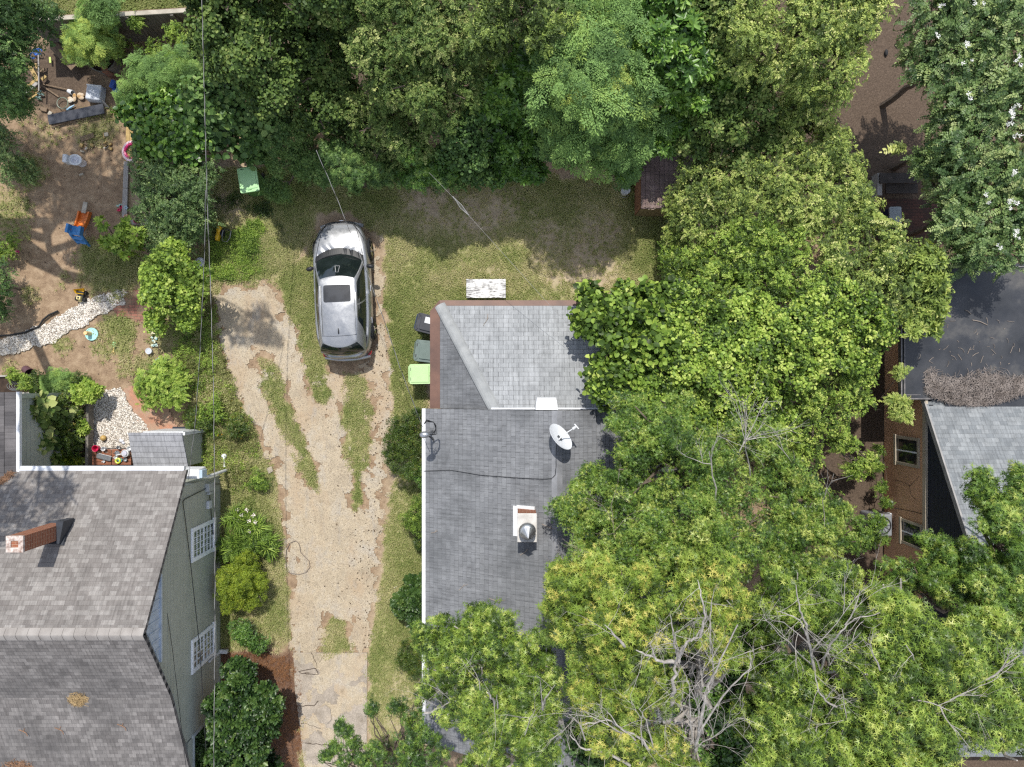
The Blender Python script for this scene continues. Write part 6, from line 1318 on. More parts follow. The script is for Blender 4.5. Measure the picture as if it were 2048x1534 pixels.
LM = {
    'vine_dark': leaf_mat('dark vine leaf', ramp5((.036, .07, .018), (.092, .155, .034), (.19, .255, .065), (.42, .45, .17)), .55, .25, .22),
    'lig': leaf_mat('glossy privet leaf', ramp5((.045, .105, .022), (.12, .24, .042), (.25, .4, .072), (.44, .55, .16)), .36, .45, .25),
    'mimosa': leaf_mat('feathery mimosa leaf', ramp5((.1, .185, .06), (.21, .35, .105), (.31, .45, .12), (.46, .55, .13)), .6, .2, .3),
    'hedge': leaf_mat('yellow green hedge leaf', ramp5((.09, .145, .034), (.27, .36, .08), (.46, .53, .14), (.66, .66, .28)), .5, .3, .3),
    'bright': leaf_mat('bright vine leaf', ramp5((.07, .13, .022), (.215, .335, .052), (.38, .5, .09), (.55, .63, .17)), .48, .3, .33),
    'gum': leaf_mat('sweetgum leaf', ramp5((.055, .105, .018), (.165, .26, .038), (.31, .41, .07), (.48, .53, .14)), .42, .4, .28),
    'gum_yellow': leaf_mat('yellowing sweetgum leaf', ramp5((.065, .112, .018), (.185, .28, .038), (.33, .41, .07), (.53, .48, .12))),
    'gum_dark': leaf_mat('deep green gum leaf', ramp5((.044, .094, .02), (.13, .23, .038), (.25, .35, .06), (.42, .47, .12)), .42, .4, .25),
    'crepe': leaf_mat('crepe myrtle leaf', ramp5((.06, .115, .037), (.14, .222, .07), (.265, .345, .12), (.39, .44, .18)), .45, .35, .25),
    'shade': leaf_mat('dull dark leaf', ramp5((.04, .085, .025), (.095, .18, .047), (.175, .275, .072), (.31, .4, .13)), .5, .3, .22),
    'box': leaf_mat('yellow boxwood leaf', ramp5((.075, .12, .012), (.185, .265, .024), (.3, .38, .035), (.4, .43, .06)), .45, .35, .28),
    'holly': leaf_mat('glossy holly leaf', ramp5((.018, .045, .012), (.042, .088, .02), (.075, .135, .03), (.16, .22, .06)), .42, .4, .12),
    'shrub': leaf_mat('foundation shrub leaf', ramp5((.025, .05, .01), (.055, .1, .016), (.1, .15, .02), (.22, .19, .04)), .38, .4, .22),
    'weed': leaf_mat('weed leaf', ramp5((.13, .15, .05), (.27, .28, .1), (.42, .39, .19), (.6, .52, .33)), .6, .2, .28),
    'white': leaf_mat('white blossom', [(0, (.5, .5, .5)), (.5, (.75, .75, .74)), (1, (.8, .79, .78))], .6, .2, .2),
    'pinkwhite': leaf_mat('pale lily petal', [(0, (.6, .4, .35)), (.5, (.75, .66, .62)), (1, (.8, .76, .72))], .6, .2, .2),
    'gold': leaf_mat('golden flower', [(0, (.5, .25, .01)), (1, (.7, .45, .02))], .6, .2, .2),
    'rust': leaf_mat('dead rust leaf', [(0, (.16, .07, .035)), (1, (.33, .17, .08))], .8, .1, .1),
}
def build_leaves(name, recs, mat, parent, off):
    vs, fs, ts, o = [], [], [], 0
    for T, pos, nrm, dirv, yaw, sc_, tn in recs:
        v, f, t_ = inst(T, pos, nrm, yaw, sc_, tn, dirv); vs.append(v); fs.append(f+o); ts.append(t_); o += len(v)
    v = np.concatenate(vs)-np.array(off); return quads(name, v, np.concatenate(fs), mat, parent, {'tint': np.concatenate(ts)})
def crown_recs(blobs, tmpl, size, cover=2.2, cr=.42, up=.55, seed=1, tb=.42, tv=.3, zmin=.06, low=-.25, fill=.3, jag=.25, drop=.14, sat=6):
    """blobs: (centre, rx, ry, rz); sprays gather in tufts over each blob's outside, a few hang inside"""
    g = np.random.default_rng(seed); P_, N_, D_, T_ = [], [], [], []
    if sat:
        nb = []
        for (c, rx, ry, rz) in blobs:
            nb.append((c, rx*.74, ry*.74, rz*.74))
            for _ in range(sat):
                d = g.normal(size=3); d[2] = abs(d[2])*.8+.05; d /= np.linalg.norm(d); q = g.uniform(.2, .42)
                nb.append((tuple(np.array(c)+d*np.array([rx, ry, rz])*g.uniform(.7, 1.02)), rx*q, ry*q, rz*q))
        blobs = nb
    for bi, (c, rx, ry, rz) in enumerate(blobs):
        c = np.array(c); area = 2.2*math.pi*rx*ry+2.2*math.pi*(rx+ry)/2*rz*.6; nc = max(5, int(area/(math.pi*cr*cr)*1.75))
        d = g.normal(size=(nc*4, 3)); d /= np.linalg.norm(d, axis=1, keepdims=True); d = d[d[:, 2] > low][:nc]; nc = len(d)
        ph = g.random(3)*6.28; lob = 1+jag*(np.sin(3*np.arctan2(d[:, 1], d[:, 0])+ph[0])*.5+np.sin(5*np.arctan2(d[:, 1], d[:, 0])+ph[1])*.35+np.sin(4*d[:, 2]+ph[2])*.3)
        rr = (.58+.52*g.random(nc)**.8)*lob; cen = c+d*np.array([rx, ry, rz])*rr[:, None]
        nrm = d/np.array([rx, ry, rz]); nrm /= np.linalg.norm(nrm, axis=1, keepdims=True)
        m = max(3, int(math.pi*cr*cr*1.1*cover/(size*size*.55)/1.75)); ct = tb+(g.random(nc)-.5)*tv*1.3+.10*(rr-.9)
        keepc = g.random(nc) > drop
        for k in range(nc):
            if not keepc[k]: continue
            n = nrm[k]; a = np.cross(n, [0, 0, 1.0] if abs(n[2]) < .9 else [1.0, 0, 0]); a /= np.linalg.norm(a); b = np.cross(n, a)
            q = np.abs(g.normal(size=m))*.5; an = g.random(m)*6.283; ra = cr*np.minimum(q*1.25, 1.35)
            off = (np.cos(an)*ra)[:, None]*a+(np.sin(an)*ra)[:, None]*b
            p = cen[k]+off+n*((.30-.55*(ra/cr)**2)*cr*.9+g.normal(size=m)*cr*.13)[:, None]
            out = off/np.maximum(ra[:, None], .02); nn = n*(1-up)+np.array([0, 0, up])+out*.45+g.normal(size=(m, 3))*.26
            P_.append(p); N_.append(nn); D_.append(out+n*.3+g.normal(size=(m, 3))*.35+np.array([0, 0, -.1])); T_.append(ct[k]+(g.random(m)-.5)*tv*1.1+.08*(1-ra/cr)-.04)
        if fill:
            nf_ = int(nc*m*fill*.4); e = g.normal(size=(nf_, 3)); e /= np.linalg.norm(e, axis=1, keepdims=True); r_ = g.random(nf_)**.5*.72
            P_.append(c+e*r_[:, None]*np.array([rx, ry, rz])); N_.append(g.normal(size=(nf_, 3))*.5+np.array([0, 0, 1])); D_.append(g.normal(size=(nf_, 3))); T_.append(tb-.2+(g.random(nf_)-.5)*tv)  # inner leaves tinted darker, painting deep shade into the crown gaps
    npre = sum(len(q) for q in P_)
    p, n, d, t_ = map(np.concatenate, (P_, N_, D_, T_)); k = p[:, 2] > zmin; p, n, d, t_ = p[k], n[k], d[k], t_[k]
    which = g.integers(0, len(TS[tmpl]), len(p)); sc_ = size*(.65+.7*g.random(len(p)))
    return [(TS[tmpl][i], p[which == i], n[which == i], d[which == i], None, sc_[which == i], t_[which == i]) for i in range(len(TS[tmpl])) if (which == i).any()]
def B(u, v, z, rpx, sq=.75, ex=1.0):
    c = P(u, v, z); r = rpx*(H-z)/F; return (tuple(c), r*ex, r/ex, r*sq)
def limb_path(a, b, n=5, wob=.12, rr=random):
    a, b = Vector(a), Vector(b); L_ = (b-a).length; o = []
    for k in range(n+1): t_ = k/n; o.append(a.lerp(b, t_)+Vector((rr.uniform(-1, 1), rr.uniform(-1, 1), rr.uniform(-.5, .5)))*L_*wob*math.sin(math.pi*t_)*.5+Vector((0, 0, L_*.08*math.sin(math.pi*t_))))
    return o
NT_ = [0]; SZ = {'frond': .85, 'strap': 1, 'heart': .75, 'tuft': .8, 'row': .7, 'star': .39, 'star_small': .4, 'lig': .56, 'vine': .55, 'small': .58}
def plant(name, label, cat, blobs, tmpl, mat, size, base=None, cover=2.2, cr=.42, r0=.12, bark=None, crown='crown', stem='trunk', group=None, extra=None, shoots=0, shoot='row', shoot_size=.5, **kw):
    NT_[0] += 1; size *= SZ.get(tmpl, .64); cr *= .62; cover *= .78; c = np.mean([b[0] for b in blobs], axis=0); base = base or (c[0], c[1]); root = thing(name, label, cat, (base[0], base[1], 0), 0, group)
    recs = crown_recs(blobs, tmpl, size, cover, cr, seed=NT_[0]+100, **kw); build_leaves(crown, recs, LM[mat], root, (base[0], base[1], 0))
    mb = MB(); zmx = max(b[0][2] for b in blobs); fork = Vector((base[0]+(c[0]-base[0])*.4, base[1]+(c[1]-base[1])*.4, min(zmx*.45, min(b[0][2] for b in blobs)*.8+.05))); rr = random.Random(NT_[0])
    tp = limb_path((base[0], base[1], -.05), fork, 4, .1, rr); mb.tube(tp, [r0*(1.15-.35*k/4) for k in range(5)], 7)
    for b in blobs:
        lp = limb_path(fork, Vector(b[0])+Vector((0, 0, b[3]*.3)), 5, .25, rr); mb.tube(lp, [r0*(.6-.1*k) for k in range(6)], 6)
        for k in range(4):
            a = rr.uniform(0, 6.28); e = Vector(b[0])+Vector((math.cos(a)*b[1]*.8, math.sin(a)*b[2]*.8, b[3]*rr.uniform(.2, .7))); mb.tube(limb_path(lp[3], e, 4, .25, rr), [r0*.3, r0*.24, r0*.18, r0*.12, r0*.06], 5)
    obj(stem, mb, bark or M['bark'], root, True); return root
def bare(root, starts, mat, seed, nm='bare_branch', spread=.5, depth=3, r=.03, lab=None):
    rr = random.Random(seed); mb = MB()
    def grow(p, d, L_, r_, lev):
        pts = [p]; q = p.copy()
        for k in range(4): d = (d+Vector((rr.gauss(0, .12), rr.gauss(0, .12), rr.gauss(.02, .08)))).normalized(); q = q+d*L_/4; pts.append(q.copy())
        mb.tube(pts, [r_*(1-.14*k) for k in range(5)], 6 if r_ > .02 else 4)
        if lev > 0:
            for k in range(rr.randint(2, 4)):
                i = rr.randint(1, 4); s = Vector((rr.gauss(0, spread), rr.gauss(0, spread), rr.gauss(.1, spread*.5))); grow(pts[i], (d+s).normalized(), L_*rr.uniform(.45, .8), r_*rr.uniform(.4, .6), lev-1)
    for a, b in starts:
        a, b = Vector(a), Vector(b); grow(a, (b-a).normalized(), (b-a).length*.9, r*.55, depth)
        o = obj(nm, mb, mat, root, True); mb.v = []; mb.f = []
        if lab: o['label'] = lab
def limbs(root, paths, mat, nm='limb'):
    for pts, r in paths:
        q = [P(*p) for p in pts]; w = []; n = len(q)
        for k in range(n-1):
            for s in range(4): w.append(q[k].lerp(q[k+1], s/4)+Vector((random.uniform(-1, 1), random.uniform(-1, 1), random.uniform(-1, 1)))*r*.35)
        w.append(q[-1]); n = len(w); mb = MB(); mb.tube(w, [r*.62*(1-.75*k/max(n-1, 1))*random.uniform(.9, 1.1) for k in range(n)], 8); obj(nm, mb, mat, root, True)
        rr = random.Random(len(pts)*7+int(r*1000))
        if r > .028: bare(root, [(w[i], w[i]+Vector((rr.uniform(-1, 1), rr.uniform(-1, 1), rr.uniform(.1, .6))).normalized()*rr.uniform(.5, 1.0)) for i in range(4, n-1, 3)], mat, int(r*9999)+len(pts), 'twig', .5, 2, .010)

SHRUB = dict(stem='stem', crown='foliage')
# --- top left
t_ = plant('shade_tree', 'big dark leaved tree overhanging the top left corner and lumber pile', 'tree', [B(20, 60, 5.5, 80), B(70, 45, 5.2, 46), B(10, 140, 4.6, 50), B(10, 200, 3.8, 40), B(-40, 110, 6, 100), B(45, 210, 2.6, 14), B(30, 170, 3.2, 18)], 'small', 'shade', .3, base=(-18.6, 9.4), r0=.26, cover=2.6)
HB = [((-9.3, 8.9, 12.0), 1.0, .8, .6), ((-14.2, 1.6, 12.5), 1.5, 1.3, .7), ((-13.4, 10.5, 12.2), 1.6, 1.2, .7), ((-15.6, 14.6, 12), 2.6, 1.8, .9), ((-11.6, 13.2, 12), 1.6, 1.3, .8), ((-18.6, 9.7, 13), 1.3, 1.2, .8)]
plant('tall_tree', 'tall tree standing beyond the left edge whose crown shades the yard', 'tree', HB, 'small', 'gum_dark', .34, base=(-20.5, 8.2), r0=.34, cover=1.5, drop=.15)
plant('feathery_plant', 'yellow green feathery plant growing out of the round planter', 'plant', [B(180, 72, 1.7, 26), B(158, 58, 1.5, 16), B(162, 98, 1.3, 16), B(203, 88, 1.4, 17), B(192, 46, 1.6, 18)], 'frond', 'mimosa', .42, base=tuple(P(203, 115).xy), r0=.04, cover=2.0, cr=.35, tb=.75, **SHRUB)
plant('mimosa_sapling', 'pale feathery mimosa sapling beside the twisted cable', 'tree', [B(292, 165, 1.7, 32), B(330, 150, 1.9, 36), B(372, 138, 2.0, 30), B(275, 190, 1.3, 22), B(340, 188, 1.6, 36), B(383, 185, 1.8, 30)], 'frond', 'mimosa', .44, r0=.05, cover=2.0, cr=.35, tb=.45)
plant('fence_vine', 'leafy vine spilling over the board fence by the cable', 'vine', [B(270, 44, 1.6, 6), B(352, 66, 1.6, 14), B(312, 104, 1.0, 22), B(388, 90, 1.8, 22), B(240, 100, .8, 20)], 'small', 'bright', .26, r0=.03, cover=1.3, cr=.3, tb=.5, drop=.25, **SHRUB)
plant('fence_overhang', 'small leaved branches hanging over the fence from the lawn beyond', 'tree', [B(200, 8, 2.6, 14)], 'frond', 'mimosa', .5, r0=.05, cover=1.3, drop=.3, base=(-15.6, 14.5), tb=.4)
plant('broadleaf_bush', 'broad leaved bush with pale new leaves over the sandbox', 'bush', [B(285, 225, 1.5, 34), B(330, 235, 1.9, 50), B(385, 230, 2.1, 46), B(300, 275, 1.6, 40), B(355, 290, 2.0, 52), B(400, 280, 2.2, 40)], 'heart', 'lig', .34, r0=.06, cover=2.3, tb=.48, **SHRUB)
plant('round_leaf_bush', 'dark round leaved bush beside the green bin', 'bush', [B(300, 335, 1.4, 40), B(350, 345, 1.7, 48), B(395, 355, 1.8, 42), B(315, 385, 1.3, 38), B(360, 405, 1.6, 44), B(300, 425, 1.0, 30), B(395, 420, 1.4, 34)], 'small', 'crepe', .32, r0=.06, cover=2.3, tb=.4, **SHRUB)
plant('tangle_bush', 'low dark bush between the sandbox and yellow machine', 'bush', [B(345, 455, .9, 36), B(385, 465, .9, 34), B(315, 470, .7, 26), B(370, 490, .7, 26), B(330, 500, .6, 22)], 'small', 'crepe', .3, r0=.04, cover=1.8, tb=.45, **SHRUB)
plant('leafy_sapling', 'bright green leafy sapling over the slatted gate', 'tree', [B(345, 545, 1.9, 50), B(310, 560, 1.6, 36), B(385, 560, 1.8, 34), B(340, 595, 1.6, 44), B(385, 605, 1.5, 30), B(315, 640, 1.0, 22), B(370, 640, 1.1, 22), B(335, 510, 1.5, 34)], 'vine', 'bright', .34, r0=.05, cover=2.0, cr=.34, tb=.6)
plant('palmate_sapling', 'thin sapling with starry leaf clusters over the dirt', 'tree', [B(208, 448, 1.2, 9), B(240, 465, 1.2, 10), B(228, 490, 1.2, 12), B(275, 470, 1.2, 10), B(262, 448, 1.1, 8), B(245, 500, 1.1, 8), B(215, 488, 1.1, 8), B(268, 495, 1.1, 8)], 'lig', 'bright', .3, base=tuple(P(285, 500).xy), r0=.03, cover=.8, cr=.22, tb=.62, fill=0, sat=0)
plant('edge_shrub', 'small yellow green shrub at the left edge above the dirt', 'shrub', [B(20, 325, .9, 36), B(45, 345, .6, 24), B(0, 300, .9, 30), B(10, 270, .6, 20)], 'small', 'crepe', .26, r0=.03, cover=1.6, cr=.3, tb=.5, **SHRUB)
plant('rose_shrub', 'leafy low shrub with a pink bloom at the left edge', 'shrub', [B(6, 485, .6, 24), B(18, 500, .4, 14), B(2, 510, .4, 14)], 'small', 'bright', .22, r0=.02, cover=1.2, cr=.25, tb=.5, **SHRUB)
plant('shadowed_shrub', 'dark shrub at the left edge beside the pebble path', 'shrub', [B(-8, 570, 1.2, 40), B(-4, 610, 1.0, 30), B(-10, 530, 1.2, 26)], 'small', 'shade', .26, r0=.03, cover=1.8, cr=.3, **SHRUB)
# --- yard and house side
plant('cypress_shrub', 'yellow green spreading shrub over the salmon brick walk', 'shrub', [B(322, 765, .9, 38), B(300, 790, .7, 26), B(345, 790, .8, 28), B(330, 740, .7, 26), B(352, 762, .6, 20)], 'row', 'bright', .26, r0=.03, cover=2.3, cr=.26, tb=.62, **SHRUB)
plant('pot_plant', 'spindly plant growing from the glossy blue pot', 'plant', [B(322, 731, .7, 12), B(330, 726, .8, 8), B(312, 736, .7, 8)], 'small', 'bright', .2, base=tuple(P(323, 731).xy), r0=.015, cover=1.2, cr=.18, tb=.5, **SHRUB)
plant('squash_vine', 'big leaved squash vine climbing the sage wing wall', 'vine', [B(72, 840, 1.5, 22, .5), B(80, 870, 1.3, 26, .5), B(66, 885, 1.6, 18, .5), B(90, 905, 1.0, 24, .5), B(100, 840, .9, 24, .5), B(72, 815, 1.9, 12, .5)], 'heart', 'vine_dark', .46, base=tuple(P(150, 870).xy), r0=.02, cover=1.6, cr=.3, tb=.72, fill=.1, **SHRUB)
plant('tomato_plants', 'fine leaved green plants in front of the squash vine', 'plant', [B(118, 830, .9, 26), B(140, 850, .7, 24), B(128, 880, .7, 22), B(150, 900, .5, 18), B(120, 805, .8, 18), B(155, 825, .5, 16)], 'small', 'shrub', .24, r0=.02, cover=1.4, cr=.26, tb=.6, **SHRUB)
plant('yellowing_leaves', 'yellowing large squash leaves low by the white gutter', 'plant', [B(80, 918, .8, 10, .4), B(112, 921, .6, 14, .4), B(86, 932, .6, 10, .3), B(128, 930, .4, 8, .3), B(148, 932, .3, 6, .3), B(110, 928, .4, 8, .3)], 'heart', 'box', .34, r0=.015, cover=.9, cr=.2, tb=.6, fill=0, **SHRUB)
plant('bay_shrub', 'yellow green shrub at the corner of the pebble bed', 'shrub', [B(160, 788, .9, 14), B(175, 790, .9, 12), B(192, 783, .8, 14), B(180, 775, .6, 10), B(165, 855, .5, 8)], 'lig', 'bright', .18, r0=.02, cover=1.6, cr=.22, tb=.7, **SHRUB)
for u, v, r, l, tp_, m_ in ((25, 748, 9, 'small bright herb at the rim of the raised bed left of the plum pot', 'small', 'bright'), (55, 765, 13, 'bright herb clump in the middle of the raised bed', 'small', 'bright'), (75, 757, 12, 'dark herb behind the bright clump in the raised bed', 'small', 'shrub'), (110, 764, 18, 'grey green rosemary like herb at the raised bed corner', 'frond', 'mimosa'), (160, 757, 12, 'weedy clump right of the raised bed', 'small', 'shrub')):
    plant('herb', l, 'plant', [B(u, v, .35, r), B(u+r*.6, v+3, .3, r*.6)], tp_, m_, .2 if tp_ == 'small' else .3, r0=.012, cover=1.3, cr=.2, tb=.55, group='herbs in and beside the raised bed', **SHRUB)
# weedy strip along the sage house, all one mass nobody could count
wp = pxy([(360, 650), (420, 560), (430, 640), (446, 720), (482, 800), (505, 850), (520, 900), (500, 950), (470, 985), (448, 985), (440, 940), (392, 930), (392, 860), (372, 850), (360, 780), (350, 700)])
def stuffleaves(name, label, poly, n, tmpl, mat, size, hgt, seed, tb=.5, tv=.5, extra=0):
    g = np.random.default_rng(seed); xs_ = [q[0] for q in poly]; ys_ = [q[1] for q in poly]
    x = min(xs_)+(max(xs_)-min(xs_))*g.random(n); y = min(ys_)+(max(ys_)-min(ys_))*g.random(n); d = sd(x, y, poly)+(vnoise(x, y, .5, seed, 3)-.5)*.8
    den = vnoise(x, y, .7, seed+3, 3); k = (d > 0) & (g.random(n) < np.clip((den-.25)*2.2, .1, 1)); x, y, den = x[k], y[k], den[k]; m = len(x)
    z = hgt*(den-.2)*1.6*g.random(m)**.6+.02; z = np.maximum(z, .03)
    nrm = np.stack([g.normal(size=m)*.4, g.normal(size=m)*.4, np.ones(m)], -1); t_ = tb+(vnoise(x, y, .9, seed+5, 3)-.5)*tv*1.6+(g.random(m)-.5)*tv
    w = g.integers(0, len(TS[tmpl]), m); sc_ = size*(.6+.8*g.random(m)); pos = np.stack([x, y, z], -1)
    o = build_leaves(name, [(TS[tmpl][i], pos[w == i], nrm[w == i], None, g.random((w == i).sum())*6.28, sc_[w == i], t_[w == i]) for i in range(len(TS[tmpl])) if (w == i).any()], LM[mat], None, (0, 0, 0))
    o['kind'] = 'stuff'; o['label'] = label; return o
stuffleaves('weeds', 'tall dry and green weeds along the sage house and driveway', wp, 11000, 'tuft', 'weed', .15, .34, 61, .5, .45)
stuffleaves('green_weeds', 'fresh green weeds mixed into the tall dry weeds', wp, 5000, 'tuft', 'bright', .15, .4, 68, .5, .4)
stuffleaves('wildflowers', 'small golden flowers among the tall weeds', pxy([(430, 800), (480, 800), (500, 860), (470, 900), (440, 880)]), 90, 'bloom', 'gold', .055, .6, 63)
stuffleaves('clover', 'bright low clover and ivy around the yellow machine', pxy([(425, 480), (520, 440), (545, 520), (500, 560), (420, 560), (412, 500)]), 4200, 'tuft', 'bright', .15, .18, 64, .5, .4)
stuffleaves('ground_ivy', 'dark low ivy along the foot of the tree line', pxy([(420, 380), (470, 395), (545, 400), (570, 470), (540, 440), (470, 420), (425, 440)]), 2600, 'tuft', 'shrub', .16, .2, 65, .45, .4)
stuffleaves('fallen_leaves', 'reddish dead leaves under the holly beside the concrete', MULCH, 5200, 'tuft', 'rust', .085, .04, 66, .5, .6)
stuffleaves('porch_ivy', 'dark ivy in the shade below the porch', pxy([(385, 1440), (430, 1420), (440, 1560), (380, 1560)]), 2200, 'vine', 'shade', .22, .3, 67)
for (u, v, zb_, r, l, tp_, m_, tb_) in ((512, 962, .3, 18, 'small bright green weed clump left of the driveway', 'small', 'bright', .4), (420, 815, .4, 24, 'green weed clump under the cables by the white locker', 'small', 'bright', .45), (395, 840, .4, 22, 'dark weed clump right of the locker roof', 'small', 'shrub', .6), (470, 850, .5, 20, 'leafy weed clump at the driveway bend', 'small', 'shrub', .6)):
    plant('weed_clump', l, 'plant', [B(u, v, zb_, r), B(u+r*.7, v+r*.4, zb_*.8, r*.6)], tp_, m_, .22, r0=.012, cover=1.5, cr=.22, tb=tb_, group='weed clumps along the driveway', **SHRUB)
ly = plant('lily_clump', 'strappy leaved lily clump with pale flowers by the driveway', 'plant', [B(482, 1040, .5, 14), B(510, 1058, .4, 14), B(525, 1085, .35, 10), B(475, 1085, .35, 10)], 'strap', 'bright', .34, r0=.02, cover=.7, cr=.35, tb=.42, fill=0, **SHRUB)
g = np.random.default_rng(8); pp = np.array([tuple(P(u, v, .85)) for u, v in ((476, 1020), (468, 1037), (478, 1042), (498, 1041), (507, 1030), (500, 1062), (484, 1029), (512, 1044), (494, 1020))])
build_leaves('blossom', [(TS['bloom'][0], pp, np.tile([0, 0, 1.], (len(pp), 1)), None, g.random(len(pp))*6, np.full(len(pp), .13), np.full(len(pp), .6))], LM['pinkwhite'], ly, tuple(ly.location))
plant('fern_clump', 'feathery fern clump beside the lilies', 'plant', [B(505, 1075, .45, 24), B(530, 1095, .35, 16), B(455, 1100, .4, 16)], 'row', 'bright', .34, r0=.015, cover=1.2, cr=.28, tb=.35, **SHRUB)
plant('boxwood', 'round yellow green clipped shrub against the sage wall', 'shrub', [B(492, 1165, .75, 50, .8), B(465, 1150, .7, 30), B(515, 1185, .7, 30), B(470, 1195, .7, 30), B(495, 1130, .8, 28)], 'tuft', 'box', .16, r0=.04, cover=3.0, cr=.2, tb=.55, jag=.08, **SHRUB)
plant('low_shrub', 'small mid green shrub under the second window', 'shrub', [B(498, 1268, .5, 26), B(480, 1255, .4, 18), B(520, 1285, .4, 16)], 'small', 'lig', .18, r0=.03, cover=2.0, cr=.22, tb=.4, **SHRUB)
plant('holly', 'large glossy holly bush at the porch corner', 'bush', [B(492, 1380, 1.7, 48), B(460, 1415, 1.8, 42), B(520, 1420, 1.6, 44), B(470, 1470, 1.7, 46), B(515, 1475, 1.5, 36), B(450, 1510, 1.6, 36), B(485, 1345, 1.4, 26), B(540, 1440, 1.2, 22)], 'mag', 'holly', .24, r0=.07, cover=2.4, cr=.3, tb=.5, tv=.4, **SHRUB)
plant('lower_holly', 'dark glossy bush at the bottom edge below the holly', 'bush', [B(440, 1545, 1.4, 40), B(495, 1545, 1.1, 40), B(540, 1530, .7, 20)], 'mag', 'holly', .22, r0=.05, cover=1.8, cr=.3, tb=.3, **SHRUB)
FS = 'foundation shrubs along the white gutter'
for bl, l, m_, tb_ in (([B(812, 850, 1.1, 34), B(800, 885, 1.1, 34), B(830, 875, 1.2, 34), B(815, 915, 1.1, 36), B(835, 830, .9, 22), B(790, 910, .8, 20)], 'largest reddish tipped shrub beside the service mast', 'shrub', .55), ([B(832, 938, .9, 24), B(842, 955, .9, 18)], 'bright lower shrub just below the largest mast shrub', 'lig', .5), ([B(828, 1030, .85, 26), B(838, 1055, .8, 22), B(840, 1010, .7, 18)], 'round bright green shrub above the white bay window', 'bright', .38), ([B(820, 1195, .9, 32), B(835, 1170, .8, 26), B(832, 1225, .8, 28), B(805, 1205, .6, 18)], 'dark glossy shrub level with the wire loop', 'holly', .6), ([B(822, 1300, .8, 28), B(835, 1330, .8, 24), B(812, 1320, .6, 18)], 'shrub with yellowed leaves next to the leafy branch', 'shrub', .6), ([B(840, 1088, .4, 12)], 'tiny low shrub right below the white bay window', 'shrub', .5)):
    plant('foundation_shrub', l, 'shrub', bl, 'tuft' if m_ != 'holly' else 'mag', m_, .17, r0=.03, cover=2.4, cr=.22, tb=tb_, group=FS, **SHRUB)
# --- tree line along the top
VT = 'vine covered trees of the back tree line'
K = dict(group=VT)
plant('vine_tree', 'dark vine draped tree next to the twisted cable at the top', 'tree', [B(455, 40, 5.6, 80), B(500, 110, 5.6, 70), B(440, 110, 4.6, 46), B(545, 175, 5.0, 56), B(470, -30, 6, 90)], 'vine', 'vine_dark', .34, r0=.2, tb=.5, cover=2.5, drop=.2, shoots=110, shoot=['row', 'small'], shoot_size=.42, **K)
plant('vine_tree', 'dark vine draped tree with small round leaves above the silver car', 'tree', [B(600, 60, 4.4, 100), B(660, 130, 3.5, 84), B(590, 160, 3.4, 60), B(640, 225, 2.7, 58), B(700, 232, 2.7, 56), B(640, -40, 5.6, 110)], 'vine', 'vine_dark', .32, r0=.22, tb=.48, cover=2.5, drop=.2, shoots=110, shoot=['row', 'small'], shoot_size=.42, **K)
plant('vine_tree', 'olive vine draped tree with pale flower sprays in the middle of the tree line', 'tree', [B(790, 40, 5.4, 110), B(840, 130, 4.8, 95), B(770, 150, 4.4, 70), B(900, 80, 5.2, 75), B(800, -40, 5.8, 110), B(930, 20, 5.4, 60), B(968, 140, 3.2, 62), B(720, 40, 3.4, 76)], 'small', 'vine_dark', .34, r0=.24, tb=.62, tv=.36, cover=2.5, drop=.2, shoots=110, shoot=['row', 'small'], shoot_size=.42, **K)
plant('vine_tree', 'sagging vine draped tree above the lawn with yellowish lower edge', 'tree', [B(760, 235, 3.4, 64), B(815, 260, 3.2, 56), B(870, 205, 4.0, 62), B(690, 262, 1.9, 34), B(745, 295, 2.3, 38), B(800, 312, 2.1, 32), B(915, 170, 4.4, 52)], 'small', 'vine_dark', .33, r0=.16, tb=.6, tv=.36, cover=2.4, drop=.2, shoots=110, shoot=['row', 'small'], shoot_size=.42, **K)
plant('vine_tree', 'grey green flowering vine tree left of the feathery mimosa', 'tree', [B(1010, 30, 6.2, 66), B(1075, 45, 6.4, 58), B(1040, -30, 6.6, 80), B(985, 90, 5.6, 36)], 'small', 'hedge', .3, r0=.18, tb=.22, tv=.36, cover=2.4, drop=.2, shoots=110, shoot=['row', 'small'], shoot_size=.42, **K)
UN = 'dark understorey trees below the tree line'
plant('understorey_tree', 'dark broad leaved sapling above the mint green bin', 'tree', [B(470, 210, 3.0, 52), B(455, 262, 2.2, 40), B(520, 250, 2.6, 46), B(500, 300, 1.6, 22), B(430, 180, 3.0, 46)], 'heart', 'shade', .36, r0=.1, tb=.55, cover=2.3, group=UN)
plant('understorey_tree', 'dark sapling spreading right of the mint green bin', 'tree', [B(570, 262, 2.6, 48), B(575, 322, 1.7, 36), B(610, 305, 2.0, 34), B(556, 380, 1.0, 22), B(625, 335, 1.7, 24)], 'star_small', 'shade', .36, r0=.08, tb=.6, cover=2.3, group=UN)
plant('understorey_tree', 'dark maple like sapling at the lawn edge above the car', 'tree', [B(680, 320, 2.4, 40), B(725, 330, 2.2, 40), B(650, 340, 1.8, 26), B(700, 355, 1.6, 26), B(765, 345, 1.8, 26)], 'star', 'shade', .4, r0=.07, tb=.62, cover=2.0, group=UN)
plant('understorey_tree', 'bright leaved maple like sapling at the end of the thin wire', 'tree', [B(830, 300, 3.0, 26), B(840, 345, 2.2, 32), B(875, 335, 2.4, 34), B(815, 345, 1.8, 20)], 'star', 'lig', .42, r0=.06, tb=.5, cover=1.8, group=UN)
